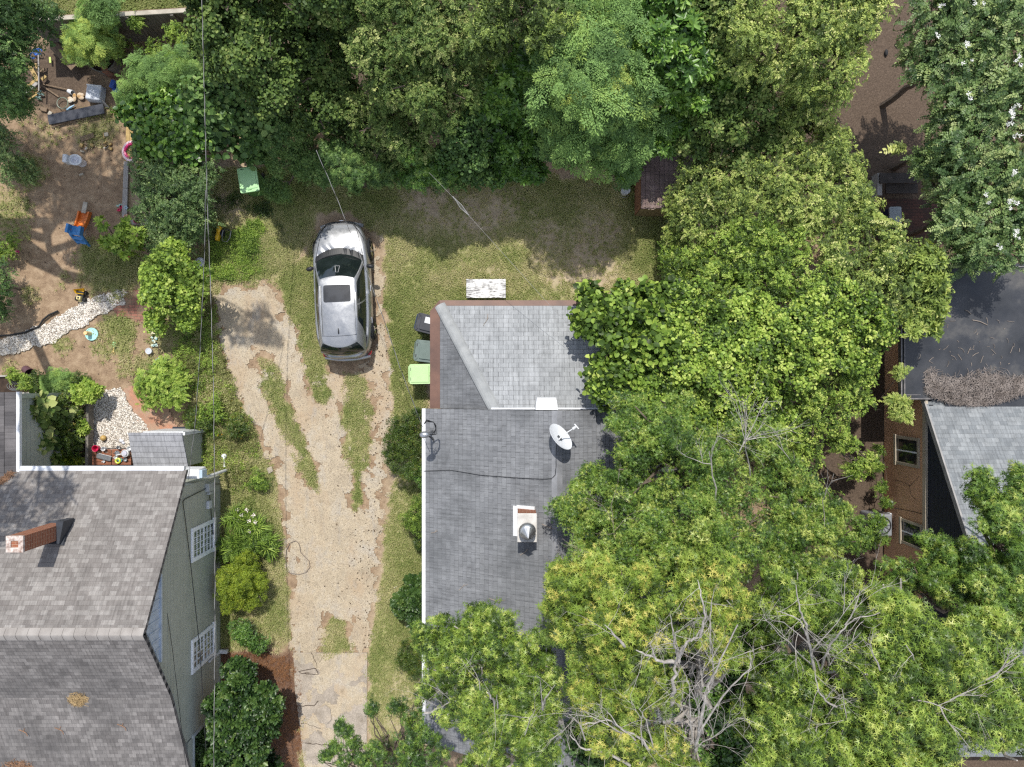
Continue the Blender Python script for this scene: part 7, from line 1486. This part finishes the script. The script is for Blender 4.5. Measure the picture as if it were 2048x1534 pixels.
plant('understorey_tree', 'dark bushy sapling beside the glossy privet over the lawn', 'tree', [B(920, 300, 2.8, 46), B(935, 255, 3.4, 44), B(905, 345, 1.8, 30), B(955, 340, 2.0, 34)], 'vine', 'shade', .34, r0=.08, tb=.5, cover=2.3, group=UN)
PV = 'glossy privet trees of the tree line'
plant('privet_tree', 'glossy privet with starry leaf tufts left of the feathery mimosa', 'tree', [B(1050, 120, 4.4, 52), B(1085, 85, 4.6, 40), B(1020, 175, 3.8, 46), B(985, 215, 3.4, 42), B(1060, 170, 3.8, 40)], 'lig', 'lig', .34, r0=.13, tb=.5, cover=2.0, cr=.4, group=PV)
plant('privet_tree', 'glossy privet hanging low over the shaded lawn', 'tree', [B(990, 280, 2.5, 50), B(1035, 270, 2.7, 46), B(1000, 335, 1.7, 42), B(1050, 330, 1.9, 36), B(1075, 265, 2.5, 30), B(970, 315, 1.7, 30)], 'lig', 'lig', .3, r0=.1, tb=.4, cover=2.0, cr=.36, group=PV)
plant('privet_tree', 'tall glossy privet right of the feathery mimosa', 'tree', [B(1290, 60, 4.9, 66), B(1350, 100, 4.7, 64), B(1320, 155, 4.1, 58), B(1400, 160, 3.9, 56), B(1255, 110, 4.3, 40), B(1310, -20, 5.1, 70), B(1385, 50, 4.5, 50)], 'lig', 'lig', .36, r0=.17, tb=.52, cover=2.0, cr=.42, group=PV)
plant('privet_tree', 'small glossy privet leaning over the garden shed', 'tree', [B(1255, 315, 2.0, 26), B(1270, 285, 2.3, 28), B(1330, 268, 2.7, 38), B(1345, 240, 3.1, 36), B(1246, 345, 1.6, 13), B(1290, 250, 2.7, 26)], 'lig_long', 'lig', .34, r0=.08, tb=.52, cover=1.9, cr=.34, group=PV)
mi = plant('mimosa_tree', 'big feathery pale green mimosa tree in the middle of the tree line', 'tree', [B(1185, 60, 5.3, 66), B(1170, 130, 5.5, 72), B(1215, 190, 4.5, 66), B(1140, 190, 4.3, 58), B(1180, 245, 3.9, 58), B(1240, 245, 3.7, 44), B(1125, 245, 3.5, 44), B(1265, 205, 3.5, 36), B(1170, 0, 5.1, 60), B(1215, 285, 3.1, 30), B(1140, 275, 3.1, 26)], 'frond', 'mimosa', .82, r0=.18, cover=2.0, cr=.55, tb=.42, tv=.3)
g = np.random.default_rng(77); rec = []
for (u, v, z) in ((1150, 60, 6.0), (1225, 150, 5.7), (1150, 165, 5.6), (1230, 175, 5.3), (1130, 250, 4.2), (1210, 215, 4.6), (1200, 60, 5.9)):
    n_ = 9; a = np.arange(n_)*.7+g.random(n_)*.4; dv = np.stack([np.cos(a), np.sin(a), np.full(n_, .05)], -1); rec.append((TS['frond'][0], np.tile(np.array(P(u, v, z)), (n_, 1)), np.tile([0, 0, 1.], (n_, 1))+g.normal(size=(n_, 3))*.15, dv, None, .45+.2*g.random(n_), .8+.15*g.random(n_)))
build_leaves('young_fronds', rec, LM['mimosa'], mi, tuple(mi.location))
plant('vine_tree', 'dark leafed vine thicket right of the tall privet', 'tree', [B(1465, 60, 4.8, 66), B(1440, 230, 3.6, 66), B(1500, 180, 4.0, 60), B(1400, 260, 3.0, 50), B(1470, 300, 2.8, 56), B(1560, 260, 3.2, 44), B(1460, -20, 5, 60)], 'vine', 'vine_dark', .34, r0=.15, tb=.6, cover=2.4, drop=.2, shoots=110, shoot=['row', 'small'], shoot_size=.42, **K)
plant('vine_tree', 'yellow flowering vine tree near the top right of the tree line', 'tree', [B(1500, 60, 5.8, 50), B(1545, 110, 5.4, 50), B(1510, 10, 6, 46), B(1480, 120, 5.2, 34)], 'small', 'hedge', .28, r0=.13, tb=.5, tv=.4, cover=2.2, drop=.2, shoots=110, shoot=['row', 'small'], shoot_size=.42, **K)
plant('vine_tree', 'light green vine tree bordering the bare dirt strip', 'tree', [B(1620, 60, 5.6, 70), B(1680, 30, 5.4, 64), B(1650, 140, 5.0, 60), B(1590, 150, 4.8, 50), B(1720, 40, 5.0, 50), B(1640, 210, 4.2, 46), B(1580, 220, 3.9, 36), B(1690, 110, 4.8, 40), B(1640, -20, 6, 90), B(1740, -10, 5.2, 50), B(1665, 265, 3.2, 26), B(1605, 252, 2.4, 44)], 'small', 'hedge', .3, r0=.18, tb=.46, tv=.46, cover=2.3, drop=.2, shoots=110, shoot=['row', 'small'], shoot_size=.42, **K)
# --- crepe myrtles, top right
CM = 'crepe myrtles at the right edge'
def crepe(label, bl, fl, sd_):
    t_ = plant('crepe_myrtle', label, 'tree', bl, 'row', 'crepe', .46, r0=.1, cover=2.1, cr=.45, tb=.5, tv=.4, group=CM)
    if fl:
        g = np.random.default_rng(sd_); pp = []
        for (u, v, z, n_) in fl:
            for _ in range(n_): pp.append(tuple(P(u+g.normal()*5, v+g.normal()*7, z+g.normal()*.08)))
        pp = np.array(pp); n_ = len(pp); build_leaves('blossom', [(TS['bloom'][i], pp[i::2], np.tile([0, 0, 1.], (len(pp[i::2]), 1)), None, g.random(len(pp[i::2]))*6, .07+.06*g.random(len(pp[i::2])), g.random(len(pp[i::2]))) for i in (0, 1)], LM['white'], t_, tuple(t_.location))
    return t_
crepe('crepe myrtle with white blossoms and drooping sprays in the top right corner', [B(1870, 60, 4.6, 66), B(1930, 30, 4.8, 66), B(2000, 50, 5.0, 66), B(1850, 130, 4.0, 44), B(1900, 150, 4.2, 50), B(1960, 120, 4.6, 56), B(2030, 130, 5.0, 60), B(1980, -30, 5.0, 80)], [(1890, 14, 5.6, 3), (1950, 5, 5.7, 3), (1867, 68, 5.4, 2), (1935, 88, 5.4, 3), (1940, 120, 5.3, 2), (2040, 120, 6, 3)], 3)
crepe('crepe myrtle with the largest white blossom cluster by the bare dirt', [B(1930, 210, 4.2, 60), B(1990, 190, 4.6, 60), B(2040, 230, 4.8, 56), B(1890, 240, 3.6, 40), B(1960, 270, 4.4, 60), B(1870, 310, 3.2, 30), B(1905, 300, 3.6, 42)], [(2025, 225, 5.8, 8), (2018, 245, 5.7, 5), (1940, 192, 5.1, 2), (2030, 275, 5.6, 3)], 4)
crepe('crepe myrtle with white blossoms overhanging the flat black roof', [B(1950, 350, 4.2, 60), B(2010, 340, 4.6, 60), B(1890, 370, 3.4, 46), B(1860, 340, 3.0, 26), B(1920, 430, 3.9, 56), B(1990, 430, 4.4, 60), B(2040, 420, 4.6, 50), B(1895, 455, 3.4, 30), B(1950, 490, 3.9, 36), B(2020, 500, 4.3, 44), B(1935, 515, 3.6, 18)], [(1975, 398, 5.3, 3), (2025, 405, 5.6, 5), (2035, 470, 5.4, 5), (2005, 488, 5.2, 2), (2030, 345, 5.6, 3)], 5)
fr_ = plant('crepe_branch', 'single fern like crepe myrtle spray hanging over the dark soil', 'branch', [B(1795, 298, 2.6, 6)], 'row', 'crepe', .2, base=tuple(P(1850, 300).xy), r0=.02, cover=.5, cr=.12, tb=.75, fill=0, **SHRUB)
g = np.random.default_rng(6); dv = np.array([[-1, .05, .0], [-.95, -.1, .0]]); pp = np.array([tuple(P(1815, 298, 2.8)), tuple(P(1800, 299, 2.78))]); build_leaves('frond', [(TS['row'][0], pp, np.tile([0, 0, 1.], (2, 1)), dv, None, np.array([.6, .5]), np.array([.8, .85]))], LM['hedge'], fr_, tuple(fr_.location))
# --- big overgrown hedge in the middle right
HG = 'overgrown vine thicket trees between the houses'
K = dict(group=HG)
plant('thicket_tree', 'yellow green small leaved thicket right of the garden shed', 'tree', [B(1400, 390, 2.6, 56), B(1440, 360, 2.8, 50), B(1380, 440, 2.2, 44), B(1430, 440, 2.6, 56), B(1360, 390, 2.0, 30), B(1350, 420, 1.7, 22), B(1390, 330, 2.6, 36), B(1470, 410, 2.9, 44), B(1350, 470, 1.6, 26)], 'small', 'hedge', .26, r0=.1, tb=.42, tv=.5, cover=2.3, cr=.36, drop=.26, shoots=170, shoot=['row', 'small', 'lig_long'], shoot_size=.5, **K)
plant('thicket_tree', 'sunlit rounded thicket below the bare dirt strip', 'tree', [B(1580, 340, 3.4, 60), B(1640, 330, 3.6, 56), B(1530, 370, 3.2, 56), B(1690, 370, 3.4, 52), B(1610, 400, 3.6, 64), B(1680, 430, 3.4, 52), B(1540, 430, 3.2, 56), B(1720, 400, 3.2, 36), B(1495, 350, 2.9, 44)], 'small', 'hedge', .26, r0=.13, tb=.46, tv=.46, cover=2.4, cr=.38, drop=.26, shoots=170, shoot=['row', 'small', 'lig_long'], shoot_size=.5, **K)
plant('thicket_tree', 'olive small leaved thicket reaching towards the grey lidded box', 'tree', [B(1740, 480, 3.6, 56), B(1700, 530, 3.8, 60), B(1780, 530, 3.8, 56), B(1650, 480, 3.6, 56), B(1820, 560, 3.8, 48), B(1760, 580, 4.0, 56), B(1730, 440, 3.2, 34), B(1850, 590, 3.8, 34), B(1810, 610, 3.8, 40), B(1860, 540, 3.5, 24)], 'small', 'hedge', .3, r0=.15, tb=.42, tv=.5, cover=2.2, cr=.4, drop=.26, shoots=170, shoot=['row', 'small', 'lig_long'], shoot_size=.5, **K)
plant('thicket_tree', 'long leaved thicket branch reaching over the flat black roof', 'tree', [B(1850, 520, 4.3, 22), B(1868, 560, 4.2, 20), B(1840, 555, 4.2, 24), B(1870, 600, 4.0, 22), B(1850, 640, 3.8, 26), B(1820, 650, 3.8, 26)], 'lig_long', 'hedge', .3, base=tuple(P(1700, 560).xy), r0=.07, tb=.5, cover=1.3, cr=.28, drop=.26, shoots=170, shoot=['row', 'small', 'lig_long'], shoot_size=.5, **K)
plant('thicket_tree', 'bright heart leaved vine tree over the middle of the thicket', 'tree', [B(1560, 500, 3.6, 60), B(1500, 480, 3.2, 56), B(1450, 510, 3.0, 50), B(1600, 560, 4.0, 62), B(1530, 570, 3.8, 62), B(1460, 580, 3.4, 56), B(1390, 520, 2.4, 40), B(1360, 560, 2.2, 34), B(1410, 565, 2.8, 40), B(1340, 520, 1.8, 22)], 'small', 'bright', .3, r0=.14, tb=.42, tv=.5, cover=2.3, cr=.4, drop=.26, shoots=170, shoot=['row', 'small', 'lig_long'], shoot_size=.5, **K)
plant('thicket_tree', 'large leaved bright vine climbing onto the grey rear roof', 'tree', [B(1215, 640, 4.5, 36), B(1260, 650, 4.6, 48), B(1200, 610, 4.1, 26), B(1240, 700, 4.8, 44), B(1300, 640, 4.6, 48), B(1300, 700, 5.0, 54), B(1220, 735, 4.8, 26), B(1190, 650, 4.4, 20), B(1165, 640, 4.4, 12), B(1180, 590, 3.7, 12), B(1250, 600, 3.9, 30), B(1305, 600, 3.8, 34), B(1195, 760, 4.9, 16), B(1205, 785, 4.9, 16), B(1250, 750, 5.0, 34)], 'heart', 'bright', .32, base=tuple(P(1370, 660).xy), r0=.1, tb=.38, tv=.5, cover=2.0, cr=.36, drop=.26, shoots=170, shoot=['row', 'small', 'lig_long'], shoot_size=.5, **K)
plant('thicket_tree', 'tall bright vine mound beside the vine on the rear roof', 'tree', [B(1380, 640, 4.6, 58), B(1440, 660, 5.0, 62), B(1360, 710, 5.0, 58), B(1420, 740, 5.2, 62), B(1330, 770, 5.0, 48), B(1490, 720, 5.0, 60), B(1480, 640, 4.6, 50), B(1380, 800, 5.0, 50)], 'vine', 'bright', .32, r0=.15, tb=.46, tv=.5, cover=2.4, cr=.4, drop=.26, shoots=170, shoot=['row', 'small', 'lig_long'], shoot_size=.5, **K)
plant('thicket_tree', 'lime vine covered tree in the centre of the thicket', 'tree', [B(1560, 660, 4.8, 62), B(1620, 640, 4.6, 60), B(1560, 740, 4.8, 60), B(1620, 720, 4.6, 58), B(1680, 620, 4.2, 56), B(1680, 690, 4.2, 52), B(1740, 650, 4.0, 48), B(1730, 710, 3.8, 36), B(1490, 790, 4.8, 50), B(1430, 830, 4.8, 46), B(1540, 810, 4.4, 46)], 'vine', 'bright', .3, r0=.16, tb=.48, tv=.55, cover=2.3, cr=.4, drop=.26, shoots=170, shoot=['row', 'small', 'lig_long'], shoot_size=.5, **K)
plant('thicket_tree', 'thin bright vine with gaps left of the tan wall', 'tree', [B(1620, 790, 3.6, 48), B(1680, 770, 3.4, 44), B(1722, 752, 3.2, 22), B(1590, 850, 3.2, 42), B(1650, 840, 2.9, 36), B(1715, 810, 2.4, 22), B(1680, 880, 2.2, 26), B(1610, 900, 2.6, 30), B(1735, 920, 1.6, 12), B(1715, 935, 1.6, 16)], 'small', 'bright', .3, r0=.08, tb=.5, tv=.5, cover=1.8, cr=.34, drop=.12, shoots=170, shoot=['row', 'small', 'lig_long'], shoot_size=.5, **K)
plant('wall_vine', 'ivy climbing the foot of the tan wall', 'vine', [B(1757, 900, .6, 6), B(1756, 935, .6, 7), B(1762, 975, .8, 9), B(1768, 1005, .9, 10), B(1765, 1045, .8, 9), B(1762, 1080, .7, 9)], 'small', 'bright', .2, base=(12.6, -4), r0=.015, tb=.4, cover=1.6, cr=.2, **SHRUB)
plant('vine_tendril', 'two leafy vine shoots crossing the tan wall below the roof edge', 'vine', [B(1788, 800, 2.8, 3), B(1808, 806, 2.9, 3), B(1812, 832, 2.9, 3), B(1795, 826, 2.8, 3), B(1800, 745, 3.2, 6)], 'row', 'hedge', .24, base=(11.6, -1), r0=.02, tb=.6, cover=1.0, cr=.18, **SHRUB)
# --- middle right deciduous trees
GM = 'sweetgum trees over the grey house and the bottom right'
K = dict(group=GM)
gt = plant('sweetgum', 'deep green fine leaved tree over the east side of the grey roof', 'tree', [B(1300, 850, 7.0, 64), B(1350, 880, 7.2, 64), B(1270, 920, 6.8, 50), B(1240, 960, 6.6, 36), B(1340, 830, 6.6, 48), B(1400, 900, 7.2, 60), B(1390, 980, 7.2, 58), B(1260, 850, 6.5, 36), B(1255, 800+20, 6.2, 30), B(1300, 1000, 7.0, 50), B(1450, 960, 7.2, 58), B(1225, 985, 6.4, 26)], 'star_small', 'gum_dark', .4, base=(7.2, -3.4), r0=.22, tb=.52, tv=.42, cover=1.9, cr=.42, **K)
bare(gt, [(P(1430, 1000, 7.6), P(1460, 880, 8.4)), (P(1500, 960, 7.2), P(1490, 840, 8.0)), (P(1470, 920, 7.6), P(1520, 830, 8.0))], M['bark_pale'], 5, r=.035, depth=3)
gt2 = plant('sweetgum', 'dense green tree with drooping twigs left of the dead grey branches', 'tree', [B(1160, 1030, 6.4, 30), B(1200, 1060, 6.8, 48), B(1260, 1040, 7.2, 56), B(1170, 1100, 6.8, 36), B(1230, 1110, 7.4, 56), B(1310, 1080, 7.6, 66), B(1380, 1060, 7.6, 64), B(1130, 1020, 6.1, 18), B(1160, 980, 6.2, 16), B(1185, 960, 6.2, 20), B(1300, 1130, 7.8, 60), B(1400, 1120, 7.8, 60), B(1470, 1050, 7.2, 56), B(1455, 1110, 7.6, 56), B(1180, 1140, 7.2, 40)], 'star_small', 'gum_dark', .42, base=(6.6, -6.2), r0=.24, tb=.58, tv=.45, cover=1.9, cr=.44, **K)
bare(gt2, [(P(1200, 1110, 7.4), P(1150, 1090, 7.9)), (P(1180, 1200, 7.3), P(1060, 1190, 7.6)), (P(1180, 1170, 7.0), P(1090, 1140, 7.4)), (P(1230, 1080, 7.6), P(1215, 1010, 8.2))], M['twig'], 6, r=.022, depth=3, lab='bare twigs')
gt3 = plant('sweetgum', 'mid green tree beside the bare dirt and the outdoor unit', 'tree', [B(1530, 900, 6.0, 48), B(1560, 960, 6.0, 50), B(1540, 1030, 6.4, 56), B(1600, 1040, 6.0, 50), B(1650, 1010, 5.4, 36), B(1590, 1100, 6.4, 58), B(1660, 1080, 5.8, 50), B(1530, 1100, 6.8, 56), B(1640, 1150, 6.4, 56), B(1480, 870, 5.8, 46), B(1600, 980, 5.4, 30)], 'star_small', 'gum_dark', .42, base=(9.6, -5.4), r0=.2, tb=.55, tv=.5, cover=1.8, cr=.42, drop=.08, **K)
bare(gt3, [(P(1660, 1100, 6.0), P(1600, 1010, 6.8)), (P(1590, 950, 6.2), P(1600, 870, 6.8))], M['bark_pale'], 8, r=.03, depth=2)
# the big sweetgums at the bottom
gA = plant('sweetgum', 'yellowish sweetgum with star leaves left of the pale bare trunk', 'tree', [B(1150, 1180, 8.6, 50), B(1210, 1170, 8.8, 60), B(1280, 1190, 9.0, 66), B(1150, 1240, 8.6, 50), B(1220, 1250, 9.0, 66), B(1300, 1260, 9.0, 60), B(1190, 1320, 8.8, 46), B(1260, 1330, 9.0, 60), B(1180, 1390, 8.6, 44), B(1250, 1410, 8.8, 56), B(1320, 1380, 8.6, 40), B(1210, 1460, 8.4, 46), B(1280, 1470, 8.4, 40), B(1120, 1210, 8.2, 26), B(1130, 1150, 8.2, 26)], 'star', 'gum_yellow', .42, base=(4.9, -9.4), r0=.2, tb=.55, tv=.5, cover=2.0, cr=.46, **K)
gB = plant('sweetgum', 'sweetgum with bare pale trunk and grey dead branches at the bottom centre', 'tree', [B(1390, 1190, 9.0, 50), B(1430, 1160, 9.0, 50), B(1400, 1260, 8.6, 34), B(1450, 1240, 8.8, 40), B(1440, 1300, 8.6, 34), B(1400, 1150, 8.8, 44), B(1470, 1200, 8.6, 36), B(1340, 1490, 8.2, 34), B(1250, 1520, 7.8, 40), B(1360, 1540, 8, 40)], 'star', 'gum_yellow', .4, base=(5.8, -10.6), r0=.14, tb=.58, tv=.5, cover=1.5, cr=.44, drop=.15, bark=M['bark_pale'], **K)
limbs(gB, [([(1330, 1480, 6.6), (1338, 1440, 8.2), (1342, 1400, 9.0), (1348, 1360, 9.5), (1356, 1320, 9.8)], .13), ([(1322, 1470, 7.5), (1328, 1440, 8.4), (1325, 1428, 8.8)], .09), ([(1356, 1325, 9.8), (1330, 1325, 9.9), (1300, 1312, 10.0), (1272, 1300, 10.1)], .07), ([(1356, 1320, 9.8), (1362, 1300, 10.1), (1380, 1282, 10.4), (1398, 1275, 10.5)], .075), ([(1356, 1320, 9.8), (1350, 1290, 10.2), (1345, 1260, 10.6), (1340, 1230, 10.8)], .045), ([(1400, 1275, 10.5), (1410, 1235, 10.8), (1402, 1190, 11), (1395, 1160, 11)], .045), ([(1310, 1312, 10.0), (1304, 1296, 10.2), (1298, 1286, 10.4)], .035), ([(1250, 1293, 9.9), (1230, 1270, 10.2), (1210, 1250, 10.4)], .05), ([(1280, 1528, 8.4), (1300, 1500, 8.8), (1280, 1478, 9.0), (1250, 1460, 9.2), (1215, 1440, 9.3), (1165, 1450, 9.3)], .06), ([(1270, 1480, 9), (1240, 1455, 9.4), (1215, 1425, 9.6)], .04), ([(1310, 1505, 8.6), (1292, 1440, 9.2), (1275, 1412, 9.5)], .035), ([(1260, 1530, 8.2), (1210, 1505, 8.6), (1160, 1495, 8.8), (1140, 1470, 9)], .06), ([(1385, 1534, 7.6), (1392, 1490, 8.4), (1400, 1450, 9.0), (1410, 1400, 9.5), (1420, 1360, 9.8), (1440, 1320, 10.2), (1475, 1250, 10.6)], .075), ([(1360, 1515, 8), (1385, 1480, 8.4), (1380, 1420, 9), (1378, 1370, 9.4), (1366, 1340, 9.7)], .05), ([(1400, 1460, 9), (1440, 1400, 9.5), (1470, 1365, 9.9), (1502, 1335, 10.2), (1500, 1300, 10.4)], .04)], M['bark_pale'])
bare(gB, [(P(1395, 1480, 8.6), P(1430, 1360, 9.6)), (P(1405, 1440, 9), P(1370, 1350, 9.8)), (P(1420, 1380, 9.6), P(1470, 1260, 10.4)), (P(1390, 1500, 8.4), P(1440, 1400, 9.2)), (P(1400, 1400, 9.2), P(1410, 1320, 9.8)), (P(1250, 1470, 9.2), P(1180, 1430, 9.6)), (P(1285, 1490, 9), P(1290, 1400, 9.6)), (P(1170, 1480, 8.9), P(1135, 1410, 9.4)), (P(1350, 1330, 9.8), P(1350, 1240, 10.6)), (P(1390, 1280, 10.4), P(1430, 1200, 11))], M['bark_pale'], 11, r=.03, depth=3)
gC = plant('sweetgum', 'broad sweetgum with grey leafless limbs left of the corner', 'tree', [B(1560, 1180, 8.0, 60), B(1620, 1200, 8.2, 60), B(1680, 1180, 7.8, 60), B(1540, 1250, 7.6, 44), B(1600, 1350, 8.4, 54), B(1560, 1400, 8.4, 60), B(1560, 1470, 8.6, 60), B(1620, 1420, 8.6, 60), B(1630, 1500, 8.8, 66), B(1550, 1530, 8.6, 50), B(1500, 1430, 7.6, 30), B(1520, 1330, 7.4, 30), B(1660, 1250, 8.2, 46), B(1720, 1220, 8, 50)], 'star', 'gum', .42, base=(9.0, -9.2), r0=.22, tb=.5, tv=.5, cover=1.9, cr=.46, bark=M['bark_pale'], **K)
limbs(gC, [([(1630, 1350, 8.6), (1622, 1300, 9.2), (1612, 1250, 9.7), (1600, 1220, 10), (1592, 1170, 10.3)], .06), ([(1612, 1270, 9.5), (1600, 1240, 9.9), (1570, 1226, 10.1), (1552, 1222, 10.2)], .03), ([(1640, 1340, 8.6), (1660, 1290, 9.4), (1680, 1262, 9.8), (1710, 1238, 10), (1760, 1225, 10.2)], .045), ([(1650, 1345, 8.6), (1690, 1340, 9.0), (1720, 1325, 9.3), (1750, 1315, 9.5)], .055), ([(1700, 1480, 8.0), (1705, 1450, 8.8), (1690, 1425, 9.2), (1650, 1400, 9.6), (1636, 1380, 9.8), (1630, 1340, 10)], .055), ([(1700, 1500, 8), (1730, 1470, 8.6), (1770, 1450, 9.0), (1810, 1445, 9.2), (1860, 1455, 9.4)], .1), ([(1820, 1400, 9.0), (1840, 1370, 9.6), (1836, 1330, 10), (1812, 1290, 10.4)], .045), ([(1820, 1392, 9.2), (1870, 1402, 9.5), (1920, 1412, 9.7), (1960, 1430, 9.8)], .05), ([(1900, 1395, 9.2), (1940, 1372, 9.7), (1990, 1350, 10), (2040, 1310, 10.3)], .06), ([(1670, 1500, 9), (1694, 1440, 9.5), (1684, 1378, 9.9)], .03)], M['bark_pale'])
bare(gC, [(P(1625, 1330, 8.8), P(1570, 1270, 9.6)), (P(1625, 1300, 9.2), P(1680, 1220, 10)), (P(1640, 1340, 8.8), P(1660, 1250, 9.7)), (P(1660, 1330, 9), P(1720, 1260, 9.8)), (P(1620, 1290, 9.3), P(1590, 1200, 10.2)), (P(1650, 1400, 9.6), P(1690, 1370, 10)), (P(1500, 1330, 8.2), P(1530, 1290, 8.8)), (P(1690, 1250, 9.9), P(1730, 1180, 10.4))], M['bark_pale'], 12, r=.028, depth=3)
gD = plant('sweetgum', 'largest star leaved sweetgum filling the bottom right corner', 'tree', [B(1780, 1200, 8.4, 60), B(1760, 1280, 9.2, 66), B(1830, 1270, 9.4, 66), B(1700, 1310, 9.0, 54), B(1770, 1350, 9.6, 66), B(1840, 1340, 9.8, 66), B(1900, 1300, 9.4, 60), B(1720, 1400, 9.2, 54), B(1790, 1420, 9.6, 60), B(1900, 1370, 9.6, 56), B(1960, 1330, 9.2, 56), B(1960, 1420, 9.6, 60), B(2020, 1380, 9.2, 56), B(1870, 1450, 9.4, 46), B(1780, 1490, 9.4, 60), B(1700, 1500, 9.0, 50), B(1850, 1530, 9.0, 60), B(2030, 1470, 9.2, 50), B(1940, 1250, 8.8, 50), B(1770, 1550, 9, 60)], 'star', 'gum', .46, base=(12.2, -9.6), r0=.28, tb=.52, tv=.5, cover=1.9, cr=.48, bark=M['bark_pale'], **K)
bare(gD, [(P(1830, 1400, 10), P(1900, 1420, 10.4)), (P(1900, 1400, 10.2), P(1960, 1360, 10.6)), (P(1880, 1410, 10), P(1910, 1470, 10.2)), (P(1760, 1340, 10.4), P(1740, 1280, 10.8)), (P(1990, 1350, 10), P(2040, 1310, 10.4))], M['bark_pale'], 14, r=.03, depth=2)
plant('sweetgum', 'green sweetgum with twigs standing over the blue grey roof at the right edge', 'tree', [B(2000, 1050, 7.4, 40), B(2035, 1100, 7.6, 50), B(1960, 1120, 7.2, 40), B(1990, 1180, 7.8, 56), B(2040, 1190, 7.8, 50), B(1930, 1170, 7.2, 36), B(1890, 1130, 6.8, 32), B(1965, 990, 6.8, 16), B(1985, 1010, 7, 20), B(1960, 960, 6.6, 12), B(2035, 960, 7.2, 18), B(2025, 1010, 7.2, 24), B(1870, 1090, 6.2, 24), B(1880, 1170, 7, 30), B(2010, 1250, 8.0, 50), B(1965, 1235, 7.8, 40), B(1835, 1150, 6.4, 30), B(1785, 1160, 6.0, 34)], 'star', 'gum_dark', .4, base=(16.2, -8), r0=.2, tb=.55, tv=.45, cover=1.7, cr=.4, drop=.06, **K)
gE = plant('sweetgum', 'sweetgum branch with star leaves lying over the lower grey roof', 'tree', [B(880, 1260, 7.2, 40), B(930, 1270, 7.4, 40), B(900, 1310, 7.6, 46), B(960, 1300, 7.8, 50), B(1000, 1260, 7.6, 26), B(1010, 1310, 7.8, 46), B(1060, 1300, 7.8, 44), B(880, 1350, 7.4, 40), B(940, 1360, 7.8, 50), B(1020, 1370, 8.0, 52), B(1080, 1360, 8.0, 44), B(970, 1420, 8.0, 50), B(1040, 1430, 8.0, 54), B(920, 1460-40, 7.8, 30), B(1000, 1480, 8.0, 50), B(1080, 1470, 8.0, 44), B(970, 1520, 8.0, 44), B(1050, 1530, 8.0, 50), B(870, 1290, 7.0, 26), B(1100, 1410, 8, 26), B(940, 1240, 7.2, 20), B(970, 1235, 7.2, 16)], 'star', 'gum', .4, base=(1.6, -11.8), r0=.2, tb=.48, tv=.5, cover=1.4, cr=.42, drop=.24, bark=M['bark_pale'], **K)
limbs(gE, [([(996, 1425, 7.6), (990, 1405, 8.6), (975, 1385, 9.2)], .08), ([(995, 1420, 8.4), (994, 1390, 9.2)], .04), ([(850, 1428, 7.2), (880, 1415, 7.6), (902, 1404, 8)], .05), ([(886, 1410, 7.6), (870, 1395, 8.0)], .03), ([(1085, 1420, 8.4), (1090, 1395, 9), (1110, 1370, 9.4)], .04), ([(1085, 1415, 8.6), (1080, 1360, 9.4)], .03)], M['bark_pale'])
bare(gE, [(P(1050, 1470, 8.6), P(1075, 1390, 9.4)), (P(900, 1400, 8.4), P(870, 1360, 8.8)), (P(960, 1380, 8.8), P(950, 1300, 9.4)), (P(1130, 1400, 8.0), P(1150, 1330, 8.6)), (P(1120, 1380, 8), P(1160, 1290, 8.6)), (P(1140, 1500, 8), P(1140, 1420, 8.6))], M['bark_pale'], 15, r=.018, depth=2)
plant('sweetgum', 'sweetgum branch with star leaves over the grass left of the white gutter', 'tree', [B(840, 1480, 6.6, 30), B(810, 1490, 6.6, 30), B(870, 1490, 6.8, 26), B(800, 1530, 6.6, 40), B(850, 1530, 6.8, 36), B(830, 1435, 6.4, 22), B(760, 1500, 6.4, 22), B(750, 1530, 6.2, 22), B(745, 1415, 6.0, 10), B(800, 1410, 6.2, 16), B(850, 1390, 6.4, 20)], 'star', 'gum_dark', .36, base=(-3.4, -12.9), r0=.09, tb=.4, tv=.4, cover=.75, cr=.3, drop=.38, **K)
plant('sweetgum', 'loose leafy branch hanging over the concrete end of the driveway', 'tree', [B(695, 1462, 5.8, 12), B(682, 1450, 5.8, 7), B(712, 1485, 5.8, 13), B(672, 1497, 5.8, 10), B(652, 1508, 5.8, 7), B(690, 1520, 5.8, 12), B(726, 1518, 5.8, 12)], 'star', 'gum_dark', .34, base=(-4.4, -13.2), r0=.04, tb=.4, tv=.35, cover=.5, cr=.22, drop=.3, **K)

plant('understorey_tree', 'dark green vine filled gap under the bare sweetgum branches', 'tree', [B(1450, 1400, 5.0, 60), B(1480, 1320, 5.0, 50), B(1440, 1480, 4.6, 60), B(1490, 1450, 5.0, 46), B(1400, 1340, 4.6, 50), B(1480, 1540, 4.6, 50), B(1400, 1420, 4.8, 46), B(1500, 1250, 5.2, 44)], 'vine', 'lig', .34, r0=.12, tb=.36, cover=2.2, group=UN)
plant('understorey_tree', 'dark leaves in the gap between the lower grey roof and the yellowish sweetgum', 'tree', [B(1120, 1500, 4.4, 34), B(1150, 1470, 4.6, 30), B(1180, 1530, 4.6, 40)], 'vine', 'shade', .34, base=(3.4, -12.6), r0=.1, tb=.4, cover=1.6, group=UN)
plant('wall_shrub', 'leafy shrub half covering the outdoor unit at the tan wall', 'shrub', [B(1725, 1050, 1.3, 20), B(1740, 1075, 1.4, 22), B(1715, 1085, 1.2, 18), B(1750, 1040, 1.3, 10)], 'small', 'gum_dark', .28, r0=.03, tb=.5, cover=1.6, cr=.26, **SHRUB)
